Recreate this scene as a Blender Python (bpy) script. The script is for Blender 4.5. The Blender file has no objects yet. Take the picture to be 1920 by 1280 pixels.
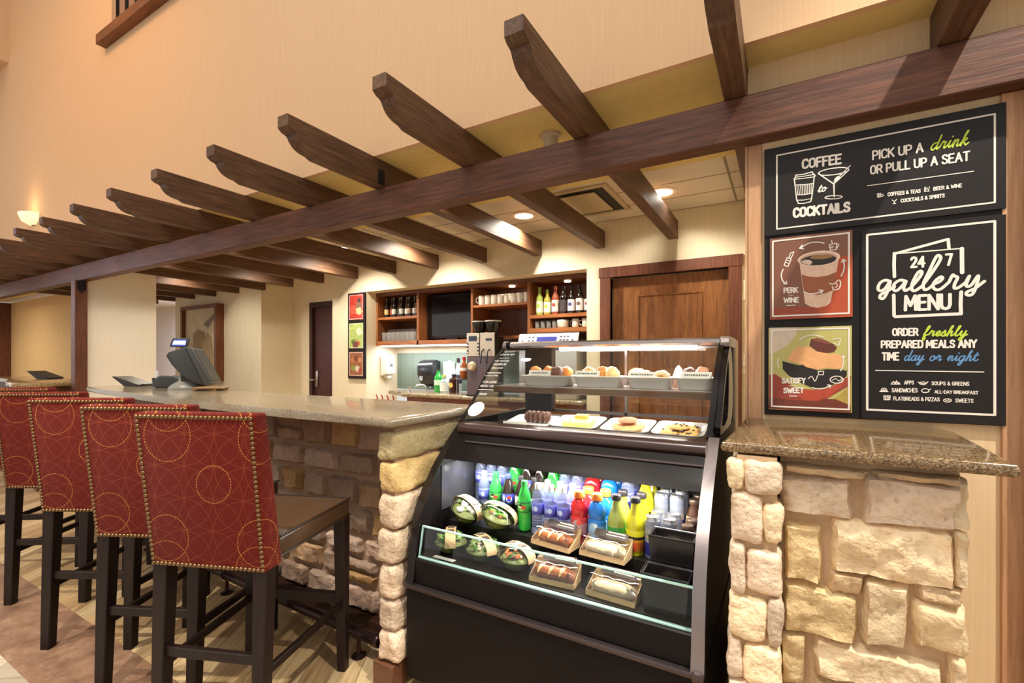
import bpy, bmesh, math, random
from mathutils import Vector, Matrix, noise
random.seed(7)
PI = math.pi
C = bpy.context.scene.collection
SC = bpy.context.scene
H = 1.30

# ---------------------------------------------------------------- camera
cam_d = bpy.data.cameras.new('camera')
cam = bpy.data.objects.new('camera', cam_d)
C.objects.link(cam)
cam_d.sensor_width = 36.0
cam_d.lens = 875.0 / 1920.0 * 36.0
cam_d.shift_x = -6.0 / 1920.0
cam_d.shift_y = 36.5 / 1920.0
cam_d.clip_start = 0.05
cam.location = (0, 0, H)
cam.rotation_euler = (PI / 2, 0, math.radians(29.8))
SC.camera = cam

# ---------------------------------------------------------------- world, exposure, room light
SC.view_settings.view_transform = 'Standard'
SC.view_settings.look = 'None'
SC.view_settings.gamma = 1.0
SC.view_settings.use_curve_mapping = False
SC.view_settings.exposure = 0.28
w = bpy.data.worlds.new('world')
SC.world = w
w.use_nodes = True
w.node_tree.nodes['Background'].inputs[0].default_value = (1.0, 0.955, 0.90, 1)
w.node_tree.nodes['Background'].inputs[1].default_value = 0.64
SC.cycles.max_bounces = 10
SC.cycles.transparent_max_bounces = 24
SC.cycles.caustics_reflective = False
SC.cycles.caustics_refractive = False
SC.cycles.sample_clamp_indirect = 4.0

def lamp(name, kind, loc, power, color=(1, .85, .68), size=.1, rot=(0, 0, 0), spot=120, blend=.6, sizey=None):
    d = bpy.data.lights.new(name, kind)
    d.energy = power
    d.color = color
    if kind == 'AREA':
        d.size = size
        if sizey:
            d.shape = 'RECTANGLE'
            d.size_y = sizey
    elif kind == 'SPOT':
        d.spot_size = math.radians(spot)
        d.spot_blend = blend
        d.shadow_soft_size = size
    else:
        d.shadow_soft_size = size
    o = bpy.data.objects.new(name, d)
    C.objects.link(o)
    o.location = loc
    o.rotation_euler = rot
    return o

def aim(o, p):
    o.rotation_euler = (Vector(p) - o.location).to_track_quat('-Z', 'Y').to_euler()

WARM = (1.0, .86, .66)
SOFTW = (1.0, .92, .84)
# unseen area fill lamps added high above and behind the viewer
lamp('lobby_fill_lamp', 'AREA', (-1.0, -1.5, 6.3), 100, (1.0, .91, .82), 3.0, sizey=2.0)
lamp('lobby_fill_lamp', 'AREA', (-7.0, -1.6, 6.3), 40, (1, .56, .22), 3.0, sizey=2.0)
o = lamp('lobby_spot_lamp', 'SPOT', (1.7, .55, 5.0), 820, (1, .94, .82), .05, spot=44)
aim(o, (.25, 1.4, .6))
o = lamp('lobby_spot_lamp', 'SPOT', (-.9, -.7, 5.4), 620, (1, .93, .80), .05, spot=46)
aim(o, (-1.6, .75, .2))
o = lamp('lobby_spot_lamp', 'SPOT', (-3.2, -.9, 5.4), 640, (1, .93, .80), .05, spot=46)
aim(o, (-3.3, .75, .2))
o = lamp('window_daylight_lamp', 'SPOT', (-9.5, -1.6, 2.2), 260, (.76, .80, 1.0), .5, spot=40, blend=1)
aim(o, (-6.2, 1.5, 1.4))
# wall washer on the tall wall at the left
o = lamp('wall_washer_lamp', 'SPOT', (-4.6, -.2, 5.9), 110, (1, .45, .10), .3, spot=95, blend=1)
aim(o, (-5.4, 1.84, 3.6))

# ---------------------------------------------------------------- mesh helpers
class MB:
    def __init__(s):
        s.bm = bmesh.new()
        s.mi = 0
    def _mark(s, faces):
        for f in faces:
            f.material_index = s.mi
    def box(s, x0, y0, z0, x1, y1, z1, bev=0, seg=2):
        vs = [s.bm.verts.new(p) for p in ((x0, y0, z0), (x1, y0, z0), (x1, y1, z0), (x0, y1, z0),
                                          (x0, y0, z1), (x1, y0, z1), (x1, y1, z1), (x0, y1, z1))]
        fs = [s.bm.faces.new([vs[i] for i in q]) for q in
              ((3, 2, 1, 0), (4, 5, 6, 7), (0, 1, 5, 4), (1, 2, 6, 5), (2, 3, 7, 6), (3, 0, 4, 7))]
        s._mark(fs)
        if bev:
            es = list({e for f in fs for e in f.edges})
            r = bmesh.ops.bevel(s.bm, geom=es, offset=bev, segments=seg, profile=.5, affect='EDGES')
            s._mark(r['faces'])
        return vs
    def hexa(s, pts, bev=0, seg=2):
        vs = [s.bm.verts.new(p) for p in pts]
        fs = [s.bm.faces.new([vs[i] for i in q]) for q in
              ((3, 2, 1, 0), (4, 5, 6, 7), (0, 1, 5, 4), (1, 2, 6, 5), (2, 3, 7, 6), (3, 0, 4, 7))]
        s._mark(fs)
        if bev:
            es = list({e for f in fs for e in f.edges})
            r = bmesh.ops.bevel(s.bm, geom=es, offset=bev, segments=seg, profile=.5, affect='EDGES')
            s._mark(r['faces'])
    def prism(s, poly, axis, a, b, bev=0, seg=2):
        def P(u, v, t):
            return {'x': (t, u, v), 'y': (u, t, v), 'z': (u, v, t)}[axis]
        A = [s.bm.verts.new(P(u, v, a)) for u, v in poly]
        B = [s.bm.verts.new(P(u, v, b)) for u, v in poly]
        n = len(poly)
        fs = [s.bm.faces.new(A[::-1]), s.bm.faces.new(B)]
        for i in range(n):
            fs.append(s.bm.faces.new((A[i], A[(i + 1) % n], B[(i + 1) % n], B[i])))
        s._mark(fs)
        if bev:
            es = list({e for f in fs[:2] for e in f.edges})
            r = bmesh.ops.bevel(s.bm, geom=es, offset=bev, segments=seg, profile=.5, affect='EDGES')
            s._mark(r['faces'])
    def lathe(s, prof, c=(0, 0, 0), n=20, axis='z', sx=1, sy=1):
        rings = []
        for r, h in prof:
            ring = []
            if r < 1e-6:
                ring = [s.bm.verts.new(s._ax(c, 0, 0, h, axis))]
            else:
                for i in range(n):
                    a = 2 * PI * i / n
                    ring.append(s.bm.verts.new(s._ax(c, r * math.cos(a) * sx, r * math.sin(a) * sy, h, axis)))
            rings.append(ring)
        fs = []
        for A, B in zip(rings, rings[1:]):
            for i in range(n):
                j = (i + 1) % n
                if len(A) == 1 and len(B) == 1:
                    break
                if len(A) == 1:
                    fs.append(s.bm.faces.new((A[0], B[j], B[i])))
                elif len(B) == 1:
                    fs.append(s.bm.faces.new((A[i], A[j], B[0])))
                else:
                    fs.append(s.bm.faces.new((A[i], A[j], B[j], B[i])))
        s._mark(fs)
    @staticmethod
    def _ax(c, u, v, h, axis):
        if axis == 'z':
            return (c[0] + u, c[1] + v, c[2] + h)
        if axis == 'y':
            return (c[0] + u, c[1] + h, c[2] + v)
        return (c[0] + h, c[1] + u, c[2] + v)
    def tube(s, pts, r, n=10, closed=False, caps=True, flat=1.0):
        pts = [Vector(p) for p in pts]
        rings = []
        m = len(pts)
        up = Vector((0, 0, 1))
        for i, p in enumerate(pts):
            if closed:
                t = (pts[(i + 1) % m] - pts[i - 1]).normalized()
            else:
                t = (pts[min(i + 1, m - 1)] - pts[max(i - 1, 0)]).normalized()
            if abs(t.dot(up)) > .97:
                ref = Vector((1, 0, 0)) if i == 0 else ref
            else:
                ref = up
            a = t.cross(ref).normalized()
            b = a.cross(t).normalized()
            if i and not closed:
                pass
            rr = r[i] if isinstance(r, (list, tuple)) else r
            rings.append([s.bm.verts.new(p + a * rr * math.cos(2 * PI * k / n) + b * rr * flat * math.sin(2 * PI * k / n)) for k in range(n)])
        fs = []
        rng = range(m if closed else m - 1)
        for i in rng:
            A, B = rings[i], rings[(i + 1) % m]
            for k in range(n):
                j = (k + 1) % n
                fs.append(s.bm.faces.new((A[k], A[j], B[j], B[k])))
        if caps and not closed:
            fs.append(s.bm.faces.new(rings[0][::-1]))
            fs.append(s.bm.faces.new(rings[-1]))
        s._mark(fs)
    def ball(s, c, r, sx=1, sy=1, sz=1, n=12, m=8):
        s.lathe([(r * math.sin(PI * i / m), -r * sz * math.cos(PI * i / m)) for i in range(m + 1)], c, n, 'z', sx, sy)
    def face(s, pts):
        f = s.bm.faces.new([s.bm.verts.new(p) for p in pts])
        s._mark([f])
    def gridsurf(s, P, closed_u=False):
        V = [[s.bm.verts.new(p) for p in row] for row in P]
        fs = []
        for i in range(len(V) - 1):
            for j in range(len(V[0]) - 1):
                fs.append(s.bm.faces.new((V[i][j], V[i][j + 1], V[i + 1][j + 1], V[i + 1][j])))
        s._mark(fs)
        return V
    def build(s, name, mats, parent=None, smooth=40, loc=None, rotz=0):
        bmesh.ops.recalc_face_normals(s.bm, faces=s.bm.faces)
        me = bpy.data.meshes.new(name)
        s.bm.to_mesh(me)
        s.bm.free()
        for m in (mats if isinstance(mats, (list, tuple)) else [mats]):
            me.materials.append(m)
        if smooth:
            for p in me.polygons:
                p.use_smooth = True
            me.set_sharp_from_angle(angle=math.radians(smooth))
        o = bpy.data.objects.new(name, me)
        C.objects.link(o)
        if parent is not None:
            o.parent = parent
        if loc is not None:
            o.location = loc
        if rotz:
            o.rotation_euler = (0, 0, rotz)
        return o

def tag(o, label, cat, group=None):
    o['label'] = label
    o['category'] = cat
    if group:
        o['group'] = group
    return o

def thing(name, label, cat, loc=(0, 0, 0), rotz=0, group=None):
    o = bpy.data.objects.new(name, None)
    o.empty_display_size = .05
    C.objects.link(o)
    o.location = loc
    o.rotation_euler = (0, 0, rotz)
    return tag(o, label, cat, group)

def struct(o):
    o['kind'] = 'structure'
    return o

def dup(root, loc, rotz=0, label=None, group=None):
    r = root.copy()
    C.objects.link(r)
    r.location = loc
    r.rotation_euler = (0, 0, rotz)
    if label:
        r['label'] = label
    if group:
        r['group'] = group
    for ch in list(root.children):
        c = ch.copy()
        C.objects.link(c)
        c.parent = r
        for g in list(ch.children):
            d = g.copy()
            C.objects.link(d)
            d.parent = c
    return r

ORD = ['first', 'second', 'third', 'fourth', 'fifth', 'sixth', 'seventh', 'eighth', 'ninth', 'tenth', 'eleventh', 'twelfth',
       'thirteenth', 'fourteenth', 'fifteenth', 'sixteenth', 'seventeenth', 'eighteenth', 'nineteenth', 'twentieth']

# ---------------------------------------------------------------- materials
MC = {}
def srgb(r, g, b):
    f = lambda v: (v / 255 / 12.92) if v / 255 <= .04045 else ((v / 255 + .055) / 1.055) ** 2.4
    return (f(r), f(g), f(b), 1)

def base_mat(name):
    m = bpy.data.materials.new(name)
    m.use_nodes = True
    nt = m.node_tree
    return m, nt, nt.nodes['Principled BSDF']

def N(nt, kind, **kw):
    n = nt.nodes.new(kind)
    for k, v in kw.items():
        setattr(n, k, v)
    return n

def plain(name, col, rough=.5, metal=0, spec=.5, emit=None, estr=0, coat=0, var=.06, vscale=30):
    """one colour with a faint procedural mottling"""
    if name in MC:
        return MC[name]
    m, nt, b = base_mat(name)
    c = srgb(*col)
    if var:
        tc = N(nt, 'ShaderNodeTexCoord')
        nz = N(nt, 'ShaderNodeTexNoise')
        nz.inputs['Scale'].default_value = vscale
        nt.links.new(tc.outputs['Object'], nz.inputs['Vector'])
        mx = N(nt, 'ShaderNodeMix', data_type='RGBA')
        mx.inputs[6].default_value = [v * (1 - var * 1.5) for v in c[:3]] + [1]
        mx.inputs[7].default_value = [min(1, v * (1 + var * 1.5)) for v in c[:3]] + [1]
        nt.links.new(nz.outputs[0], mx.inputs[0])
        nt.links.new(mx.outputs[2], b.inputs['Base Color'])
    else:
        b.inputs['Base Color'].default_value = c
    b.inputs['Roughness'].default_value = rough
    b.inputs['Metallic'].default_value = metal
    b.inputs['Specular IOR Level'].default_value = spec
    b.inputs['Coat Weight'].default_value = coat
    if emit:
        b.inputs['Emission Color'].default_value = srgb(*emit)
        b.inputs['Emission Strength'].default_value = estr
    MC[name] = m
    return m

def ramp(nt, stops):
    r = N(nt, 'ShaderNodeValToRGB')
    e = r.color_ramp.elements
    e[0].position, e[0].color = stops[0]
    e[1].position, e[1].color = stops[-1]
    for p, c in stops[1:-1]:
        k = e.new(p)
        k.color = c
    return r

def wood(name, cols, axis='y', scale=6, stretch=14, rough=.45, bump=.15, ring=0, spec=.4):
    """streaky grain running along one axis of the object"""
    if name in MC:
        return MC[name]
    m, nt, b = base_mat(name)
    tc = N(nt, 'ShaderNodeTexCoord')
    oi = N(nt, 'ShaderNodeObjectInfo')
    add = N(nt, 'ShaderNodeVectorMath', operation='ADD')
    mp = N(nt, 'ShaderNodeMapping')
    sc = [stretch] * 3
    sc['xyz'.index(axis)] = 1
    mp.inputs['Scale'].default_value = sc
    sc3 = N(nt, 'ShaderNodeVectorMath', operation='SCALE')
    nt.links.new(oi.outputs['Random'], sc3.inputs['Scale'])
    sc3.inputs[0].default_value = (37, 51, 23)
    nt.links.new(tc.outputs['Object'], add.inputs[0])
    nt.links.new(sc3.outputs[0], add.inputs[1])
    nt.links.new(add.outputs[0], mp.inputs[0])
    nz = N(nt, 'ShaderNodeTexNoise')
    nz.inputs['Scale'].default_value = scale
    nz.inputs['Detail'].default_value = 6
    nz.inputs['Roughness'].default_value = .65
    nz.inputs['Distortion'].default_value = .4 + ring
    nt.links.new(mp.outputs[0], nz.inputs['Vector'])
    big = N(nt, 'ShaderNodeTexNoise')
    big.inputs['Scale'].default_value = 2.2
    nt.links.new(add.outputs[0], big.inputs['Vector'])
    r = ramp(nt, [(.25, srgb(*cols[0])), (.5, srgb(*cols[1])), (.75, srgb(*cols[2]))])
    nt.links.new(nz.outputs[0], r.inputs[0])
    mx = N(nt, 'ShaderNodeMix', data_type='RGBA', blend_type='MULTIPLY')
    mx.inputs[0].default_value = .5
    r2 = ramp(nt, [(.3, (.62, .6, .6, 1)), (.7, (1.15, 1.12, 1.1, 1))])
    nt.links.new(big.outputs[0], r2.inputs[0])
    nt.links.new(r.outputs[0], mx.inputs[6])
    nt.links.new(r2.outputs[0], mx.inputs[7])
    nt.links.new(mx.outputs[2], b.inputs['Base Color'])
    b.inputs['Roughness'].default_value = rough
    b.inputs['Specular IOR Level'].default_value = spec
    bp = N(nt, 'ShaderNodeBump')
    bp.inputs['Strength'].default_value = bump
    bp.inputs['Distance'].default_value = .004
    nt.links.new(nz.outputs[0], bp.inputs['Height'])
    nt.links.new(bp.outputs[0], b.inputs['Normal'])
    MC[name] = m
    return m

def wallpaper(name, c1, c2, rough=.8):
    if name in MC:
        return MC[name]
    m, nt, b = base_mat(name)
    tc = N(nt, 'ShaderNodeTexCoord')
    mp = N(nt, 'ShaderNodeMapping')
    mp.inputs['Scale'].default_value = (70, 70, 2.2)
    nz = N(nt, 'ShaderNodeTexNoise')
    nz.inputs['Scale'].default_value = 1.6
    nz.inputs['Detail'].default_value = 4
    nt.links.new(tc.outputs['Object'], mp.inputs[0])
    nt.links.new(mp.outputs[0], nz.inputs['Vector'])
    r = ramp(nt, [(.3, srgb(*c1)), (.7, srgb(*c2))])
    nt.links.new(nz.outputs[0], r.inputs[0])
    nt.links.new(r.outputs[0], b.inputs['Base Color'])
    bp = N(nt, 'ShaderNodeBump')
    bp.inputs['Strength'].default_value = .12
    bp.inputs['Distance'].default_value = .003
    nt.links.new(nz.outputs[0], bp.inputs['Height'])
    nt.links.new(bp.outputs[0], b.inputs['Normal'])
    b.inputs['Roughness'].default_value = rough
    MC[name] = m
    return m

def glassy(name, tint=(1, 1, 1), refl=1.0, rough=.0):
    """clear thin pane: transparent with a fresnel reflection"""
    if name in MC:
        return MC[name]
    m = bpy.data.materials.new(name)
    m.use_nodes = True
    nt = m.node_tree
    nt.nodes.clear()
    out = N(nt, 'ShaderNodeOutputMaterial')
    tr = N(nt, 'ShaderNodeBsdfTransparent')
    tr.inputs[0].default_value = (*tint, 1)
    gl = N(nt, 'ShaderNodeBsdfGlossy')
    gl.inputs['Roughness'].default_value = rough
    fr = N(nt, 'ShaderNodeFresnel')
    fr.inputs[0].default_value = 1.45
    mu = N(nt, 'ShaderNodeMath', operation='MULTIPLY', use_clamp=True)
    mu.inputs[1].default_value = refl
    mx = N(nt, 'ShaderNodeMixShader')
    nt.links.new(fr.outputs[0], mu.inputs[0])
    nt.links.new(mu.outputs[0], mx.inputs[0])
    nt.links.new(tr.outputs[0], mx.inputs[1])
    nt.links.new(gl.outputs[0], mx.inputs[2])
    nt.links.new(mx.outputs[0], out.inputs[0])
    MC[name] = m
    return m

def granite(name, cols, scale=140, rough=.12):
    if name in MC:
        return MC[name]
    m, nt, b = base_mat(name)
    tc = N(nt, 'ShaderNodeTexCoord')
    v = N(nt, 'ShaderNodeTexVoronoi')
    v.inputs['Scale'].default_value = scale
    nz = N(nt, 'ShaderNodeTexNoise')
    nz.inputs['Scale'].default_value = scale * .35
    nz.inputs['Detail'].default_value = 5
    nt.links.new(tc.outputs['Object'], v.inputs['Vector'])
    nt.links.new(tc.outputs['Object'], nz.inputs['Vector'])
    sep = N(nt, 'ShaderNodeSeparateColor')
    nt.links.new(v.outputs['Color'], sep.inputs[0])
    ad = N(nt, 'ShaderNodeMath', operation='ADD')
    ml = N(nt, 'ShaderNodeMath', operation='MULTIPLY')
    ml.inputs[1].default_value = .5
    nt.links.new(sep.outputs[0], ad.inputs[0])
    nt.links.new(nz.outputs[0], ad.inputs[1])
    nt.links.new(ad.outputs[0], ml.inputs[0])
    r = ramp(nt, [(.2, srgb(*cols[0])), (.45, srgb(*cols[1])), (.62, srgb(*cols[2])), (.85, srgb(*cols[3]))])
    nt.links.new(ml.outputs[0], r.inputs[0])
    nt.links.new(r.outputs[0], b.inputs['Base Color'])
    b.inputs['Roughness'].default_value = rough
    b.inputs['Specular IOR Level'].default_value = .6
    MC[name] = m
    return m

def stone_mat(name, tint=(1, 1, 1)):
    """rough limestone: each block carries its own colour, over it veins, ochre stains and pits"""
    if name in MC:
        return MC[name]
    m, nt, b = base_mat(name)
    at = N(nt, 'ShaderNodeAttribute', attribute_name='block')
    tc = N(nt, 'ShaderNodeTexCoord')
    nz = N(nt, 'ShaderNodeTexNoise')
    nz.inputs['Scale'].default_value = 9
    nz.inputs['Detail'].default_value = 8
    nz.inputs['Roughness'].default_value = .7
    fine = N(nt, 'ShaderNodeTexNoise')
    fine.inputs['Scale'].default_value = 70
    fine.inputs['Detail'].default_value = 6
    for n in (nz, fine):
        nt.links.new(tc.outputs['Object'], n.inputs['Vector'])
    r = ramp(nt, [(.3, (.68, .60, .50, 1)), (.5, (1, .98, .95, 1)), (.72, (1.18, 1.16, 1.12, 1))])
    nt.links.new(nz.outputs[0], r.inputs[0])
    r2 = ramp(nt, [(.28, (.55, .5, .45, 1)), (.42, (1, 1, 1, 1)), (.8, (1.08, 1.08, 1.08, 1))])
    nt.links.new(fine.outputs[0], r2.inputs[0])
    m1 = N(nt, 'ShaderNodeMix', data_type='RGBA', blend_type='MULTIPLY')
    m1.inputs[0].default_value = .85
    nt.links.new(at.outputs['Color'], m1.inputs[6])
    nt.links.new(r.outputs[0], m1.inputs[7])
    m2 = N(nt, 'ShaderNodeMix', data_type='RGBA', blend_type='MULTIPLY')
    m2.inputs[0].default_value = .6
    nt.links.new(m1.outputs[2], m2.inputs[6])
    nt.links.new(r2.outputs[0], m2.inputs[7])
    m3 = N(nt, 'ShaderNodeMix', data_type='RGBA', blend_type='MULTIPLY')
    m3.inputs[0].default_value = 1
    m3.inputs[7].default_value = (*tint, 1)
    nt.links.new(m2.outputs[2], m3.inputs[6])
    nt.links.new(m3.outputs[2], b.inputs['Base Color'])
    b.inputs['Roughness'].default_value = .85
    bp = N(nt, 'ShaderNodeBump')
    bp.inputs['Strength'].default_value = .8
    bp.inputs['Distance'].default_value = .008
    nt.links.new(fine.outputs[0], bp.inputs['Height'])
    nt.links.new(bp.outputs[0], b.inputs['Normal'])
    MC[name] = m
    return m
# ================================================================ setting
WALL = wallpaper('wallpaper_tan', (225, 210, 178), (234, 220, 190))
WALLUP = wallpaper('wallpaper_upper', (224, 184, 142), (230, 192, 150))
WALLSIGN = wallpaper('wallpaper_sign', (224, 194, 150), (232, 204, 163))
CREAM = plain('painted_soffit', (226, 204, 136), .8)
TRIMW = wood('trim_wood', [(176, 128, 92), (204, 156, 116), (222, 176, 136)], 'z', 5)
DARKW = wood('beam_wood', [(58, 34, 24), (92, 56, 40), (122, 78, 56)], 'x', 5, 16, .5, .35)
DARKY = wood('rafter_wood', [(62, 42, 28), (94, 66, 46), (126, 92, 66)], 'y', 5, 16, .5, .35)
DARKZ = wood('post_wood', [(70, 38, 28), (104, 62, 46), (132, 84, 62)], 'z', 5, 16, .45, .25)
DOORW = wood('door_wood', [(100, 60, 28), (142, 90, 46), (170, 116, 66)], 'z', 3, 7, .4, .05, ring=1.2)
FRAMEW = wood('door_frame_wood', [(76, 40, 26), (108, 62, 42), (132, 82, 58)], 'z', 5, 14, .45, .1)
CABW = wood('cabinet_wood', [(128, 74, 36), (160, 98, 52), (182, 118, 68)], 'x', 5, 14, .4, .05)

def floor_mat():
    m, nt, b = base_mat('floor_planks_and_slate')
    geo = N(nt, 'ShaderNodeNewGeometry')
    sep = N(nt, 'ShaderNodeSeparateXYZ')
    nt.links.new(geo.outputs['Position'], sep.inputs[0])
    def planks(rot, cols, sx, sy, seed):
        mp = N(nt, 'ShaderNodeMapping')
        mp.inputs['Rotation'].default_value = (0, 0, math.radians(rot))
        nt.links.new(geo.outputs['Position'], mp.inputs[0])
        br = N(nt, 'ShaderNodeTexBrick')
        br.inputs['Color1'].default_value = (0, 0, 0, 1)
        br.inputs['Color2'].default_value = (1, 1, 1, 1)
        br.inputs['Mortar'].default_value = (.5, .5, .5, 1)
        br.inputs['Scale'].default_value = 1
        br.inputs['Mortar Size'].default_value = .0016
        br.inputs['Brick Width'].default_value = sx
        br.inputs['Row Height'].default_value = sy
        nt.links.new(mp.outputs[0], br.inputs['Vector'])
        st = N(nt, 'ShaderNodeMapping')
        st.inputs['Scale'].default_value = (2.5, 26, 1)
        nt.links.new(mp.outputs[0], st.inputs[0])
        nz = N(nt, 'ShaderNodeTexNoise')
        nz.inputs['Scale'].default_value = 2
        nz.inputs['Detail'].default_value = 6
        nt.links.new(st.outputs[0], nz.inputs['Vector'])
        mx = N(nt, 'ShaderNodeMix', data_type='RGBA')
        mx.inputs[0].default_value = .6
        nt.links.new(br.outputs['Color'], mx.inputs[6])
        nt.links.new(nz.outputs[0], mx.inputs[7])
        r = ramp(nt, [(.2, srgb(*cols[0])), (.5, srgb(*cols[1])), (.8, srgb(*cols[2]))])
        nt.links.new(mx.outputs[2], r.inputs[0])
        m2 = N(nt, 'ShaderNodeMix', data_type='RGBA')
        nt.links.new(br.outputs['Fac'], m2.inputs[0])
        nt.links.new(r.outputs[0], m2.inputs[6])
        m2.inputs[7].default_value = srgb(*cols[3])
        return m2.outputs[2]
    light = planks(58, [(126, 98, 66), (180, 150, 108), (216, 192, 150), (112, 90, 62)], .9, .115, 1)
    grey = planks(-40, [(156, 142, 124), (184, 168, 148), (206, 190, 170), (132, 118, 102)], .9, .15, 2)
    # slate band
    nz = N(nt, 'ShaderNodeTexNoise')
    nz.inputs['Scale'].default_value = 7
    nz.inputs['Detail'].default_value = 12
    nz.inputs['Roughness'].default_value = .78
    nt.links.new(geo.outputs['Position'], nz.inputs['Vector'])
    slate = ramp(nt, [(.3, srgb(104, 78, 62)), (.5, srgb(150, 116, 92)), (.7, srgb(188, 156, 128))])
    nt.links.new(nz.outputs[0], slate.inputs[0])
    br = N(nt, 'ShaderNodeTexBrick')
    br.inputs['Color1'].default_value = (.8, .78, .78, 1)
    br.inputs['Color2'].default_value = (1.12, 1.1, 1.08, 1)
    br.inputs['Mortar'].default_value = (.7, .68, .66, 1)
    br.inputs['Scale'].default_value = 1
    br.inputs['Mortar Size'].default_value = .003
    br.inputs['Brick Width'].default_value = .62
    br.inputs['Row Height'].default_value = .302
    mpb = N(nt, 'ShaderNodeMapping')
    mpb.inputs['Location'].default_value = (0.1, .302 * 3 - .962, 0)
    nt.links.new(geo.outputs['Position'], mpb.inputs[0])
    nt.links.new(mpb.outputs[0], br.inputs['Vector'])
    sl = N(nt, 'ShaderNodeMix', data_type='RGBA', blend_type='MULTIPLY')
    sl.inputs[0].default_value = 1
    nt.links.new(slate.outputs[0], sl.inputs[6])
    nt.links.new(br.outputs['Color'], sl.inputs[7])
    g1 = N(nt, 'ShaderNodeMath', operation='GREATER_THAN')
    g1.inputs[1].default_value = .962
    nt.links.new(sep.outputs[1], g1.inputs[0])
    g2 = N(nt, 'ShaderNodeMath', operation='GREATER_THAN')
    g2.inputs[1].default_value = .660
    nt.links.new(sep.outputs[1], g2.inputs[0])
    a = N(nt, 'ShaderNodeMix', data_type='RGBA')
    nt.links.new(g2.outputs[0], a.inputs[0])
    nt.links.new(grey, a.inputs[6])
    nt.links.new(sl.outputs[2], a.inputs[7])
    c = N(nt, 'ShaderNodeMix', data_type='RGBA')
    nt.links.new(g1.outputs[0], c.inputs[0])
    nt.links.new(a.outputs[2], c.inputs[6])
    nt.links.new(light, c.inputs[7])
    nt.links.new(c.outputs[2], b.inputs['Base Color'])
    b.inputs['Roughness'].default_value = .42
    return m

mb = MB(); mb.box(-20, -4, -.06, 5, 9, 0)
struct(mb.build('floor', floor_mat(), smooth=0))

# tall lobby wall with an interior window opening high up
WX0, WX1, WZ0, WZ1 = -5.24, -3.0, 4.235, 5.9
mb = MB()
mb.box(-14, 1.84, 2.425, WX0, 1.87, 7.2)
mb.box(WX1, 1.84, 2.425, 4, 1.87, 7.2)
mb.box(WX0, 1.84, 2.425, WX1, 1.87, WZ0)
mb.box(WX0, 1.84, WZ1, WX1, 1.87, 7.2)
struct(mb.build('wall_upper', WALLUP, smooth=0))
mb = MB(); mb.box(-9.4, -3.5, 4.88, -8.06, 1.84, 7.2)
struct(mb.build('wall_left', WALLUP, smooth=0))
mb = MB(); mb.box(-5.36, 1.765, 4.145, -2.9, 1.84, 4.235, .006)
struct(mb.build('trim_1', wood('sill_wood', [(92, 52, 24), (124, 74, 40), (146, 92, 54)], 'x', 5), smooth=0))
# room behind the high window: landing with pale walls
mb = MB(); mb.box(-14, 3.2, 3.6, -2, 3.3, 9)
struct(mb.build('wall_landing', WALLUP, smooth=0))

mb = MB(); mb.box(-14, 1.87, 2.4245, 4, 2.80, 2.60)
struct(mb.build('ceiling_soffit', CREAM, smooth=0))

def tile_mat():
    m, nt, b = base_mat('ceiling_tiles')
    geo = N(nt, 'ShaderNodeNewGeometry')
    mp = N(nt, 'ShaderNodeMapping')
    mp.inputs['Location'].default_value = (.3, .07, 0)
    nt.links.new(geo.outputs['Position'], mp.inputs[0])
    br = N(nt, 'ShaderNodeTexBrick')
    br.offset = 0
    br.inputs['Scale'].default_value = 1
    br.inputs['Brick Width'].default_value = .61
    br.inputs['Row Height'].default_value = .305
    br.inputs['Mortar Size'].default_value = .008
    br.inputs['Color1'].default_value = srgb(228, 218, 202)
    br.inputs['Color2'].default_value = srgb(234, 224, 208)
    br.inputs['Mortar'].default_value = srgb(150, 140, 122)
    nt.links.new(mp.outputs[0], br.inputs['Vector'])
    nt.links.new(br.outputs['Color'], b.inputs['Base Color'])
    bp = N(nt, 'ShaderNodeBump')
    bp.invert = True
    bp.inputs['Strength'].default_value = .6
    bp.inputs['Distance'].default_value = .01
    nt.links.new(br.outputs['Fac'], bp.inputs['Height'])
    nt.links.new(bp.outputs[0], b.inputs['Normal'])
    b.inputs['Roughness'].default_value = .9
    return m
mb = MB(); mb.box(-14, 2.80, 2.51, .5, 5.6, 2.60)
struct(mb.build('ceiling', tile_mat(), smooth=0))

# sign wall on the right
mb = MB(); mb.box(-.114, 2.0, 0, .70, 2.12, 2.425)
struct(mb.build('wall_sign', WALLSIGN, smooth=0))
mb = MB(); mb.box(.742, 2.0, 0, 4.0, 2.12, 2.4245)
struct(mb.build('wall_hall', WALLSIGN, smooth=0))
mb = MB(); mb.box(.585, 1.985, 0, .635, 2.0, 2.12, .003)
struct(mb.build('trim_2', TRIMW, smooth=0))
mb = MB(); mb.box(-.118, 1.992, 0, -.068, 2.0, 2.12, .002); mb.box(-.124, 1.992, 0, -.114, 2.12, 2.40)
struct(mb.build('trim_3', TRIMW, smooth=0))
mb = MB(); mb.box(.636, 1.93, 0, .74, 2.0, 2.12, .004)
struct(mb.build('trim_4', DARKZ, smooth=0))

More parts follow.
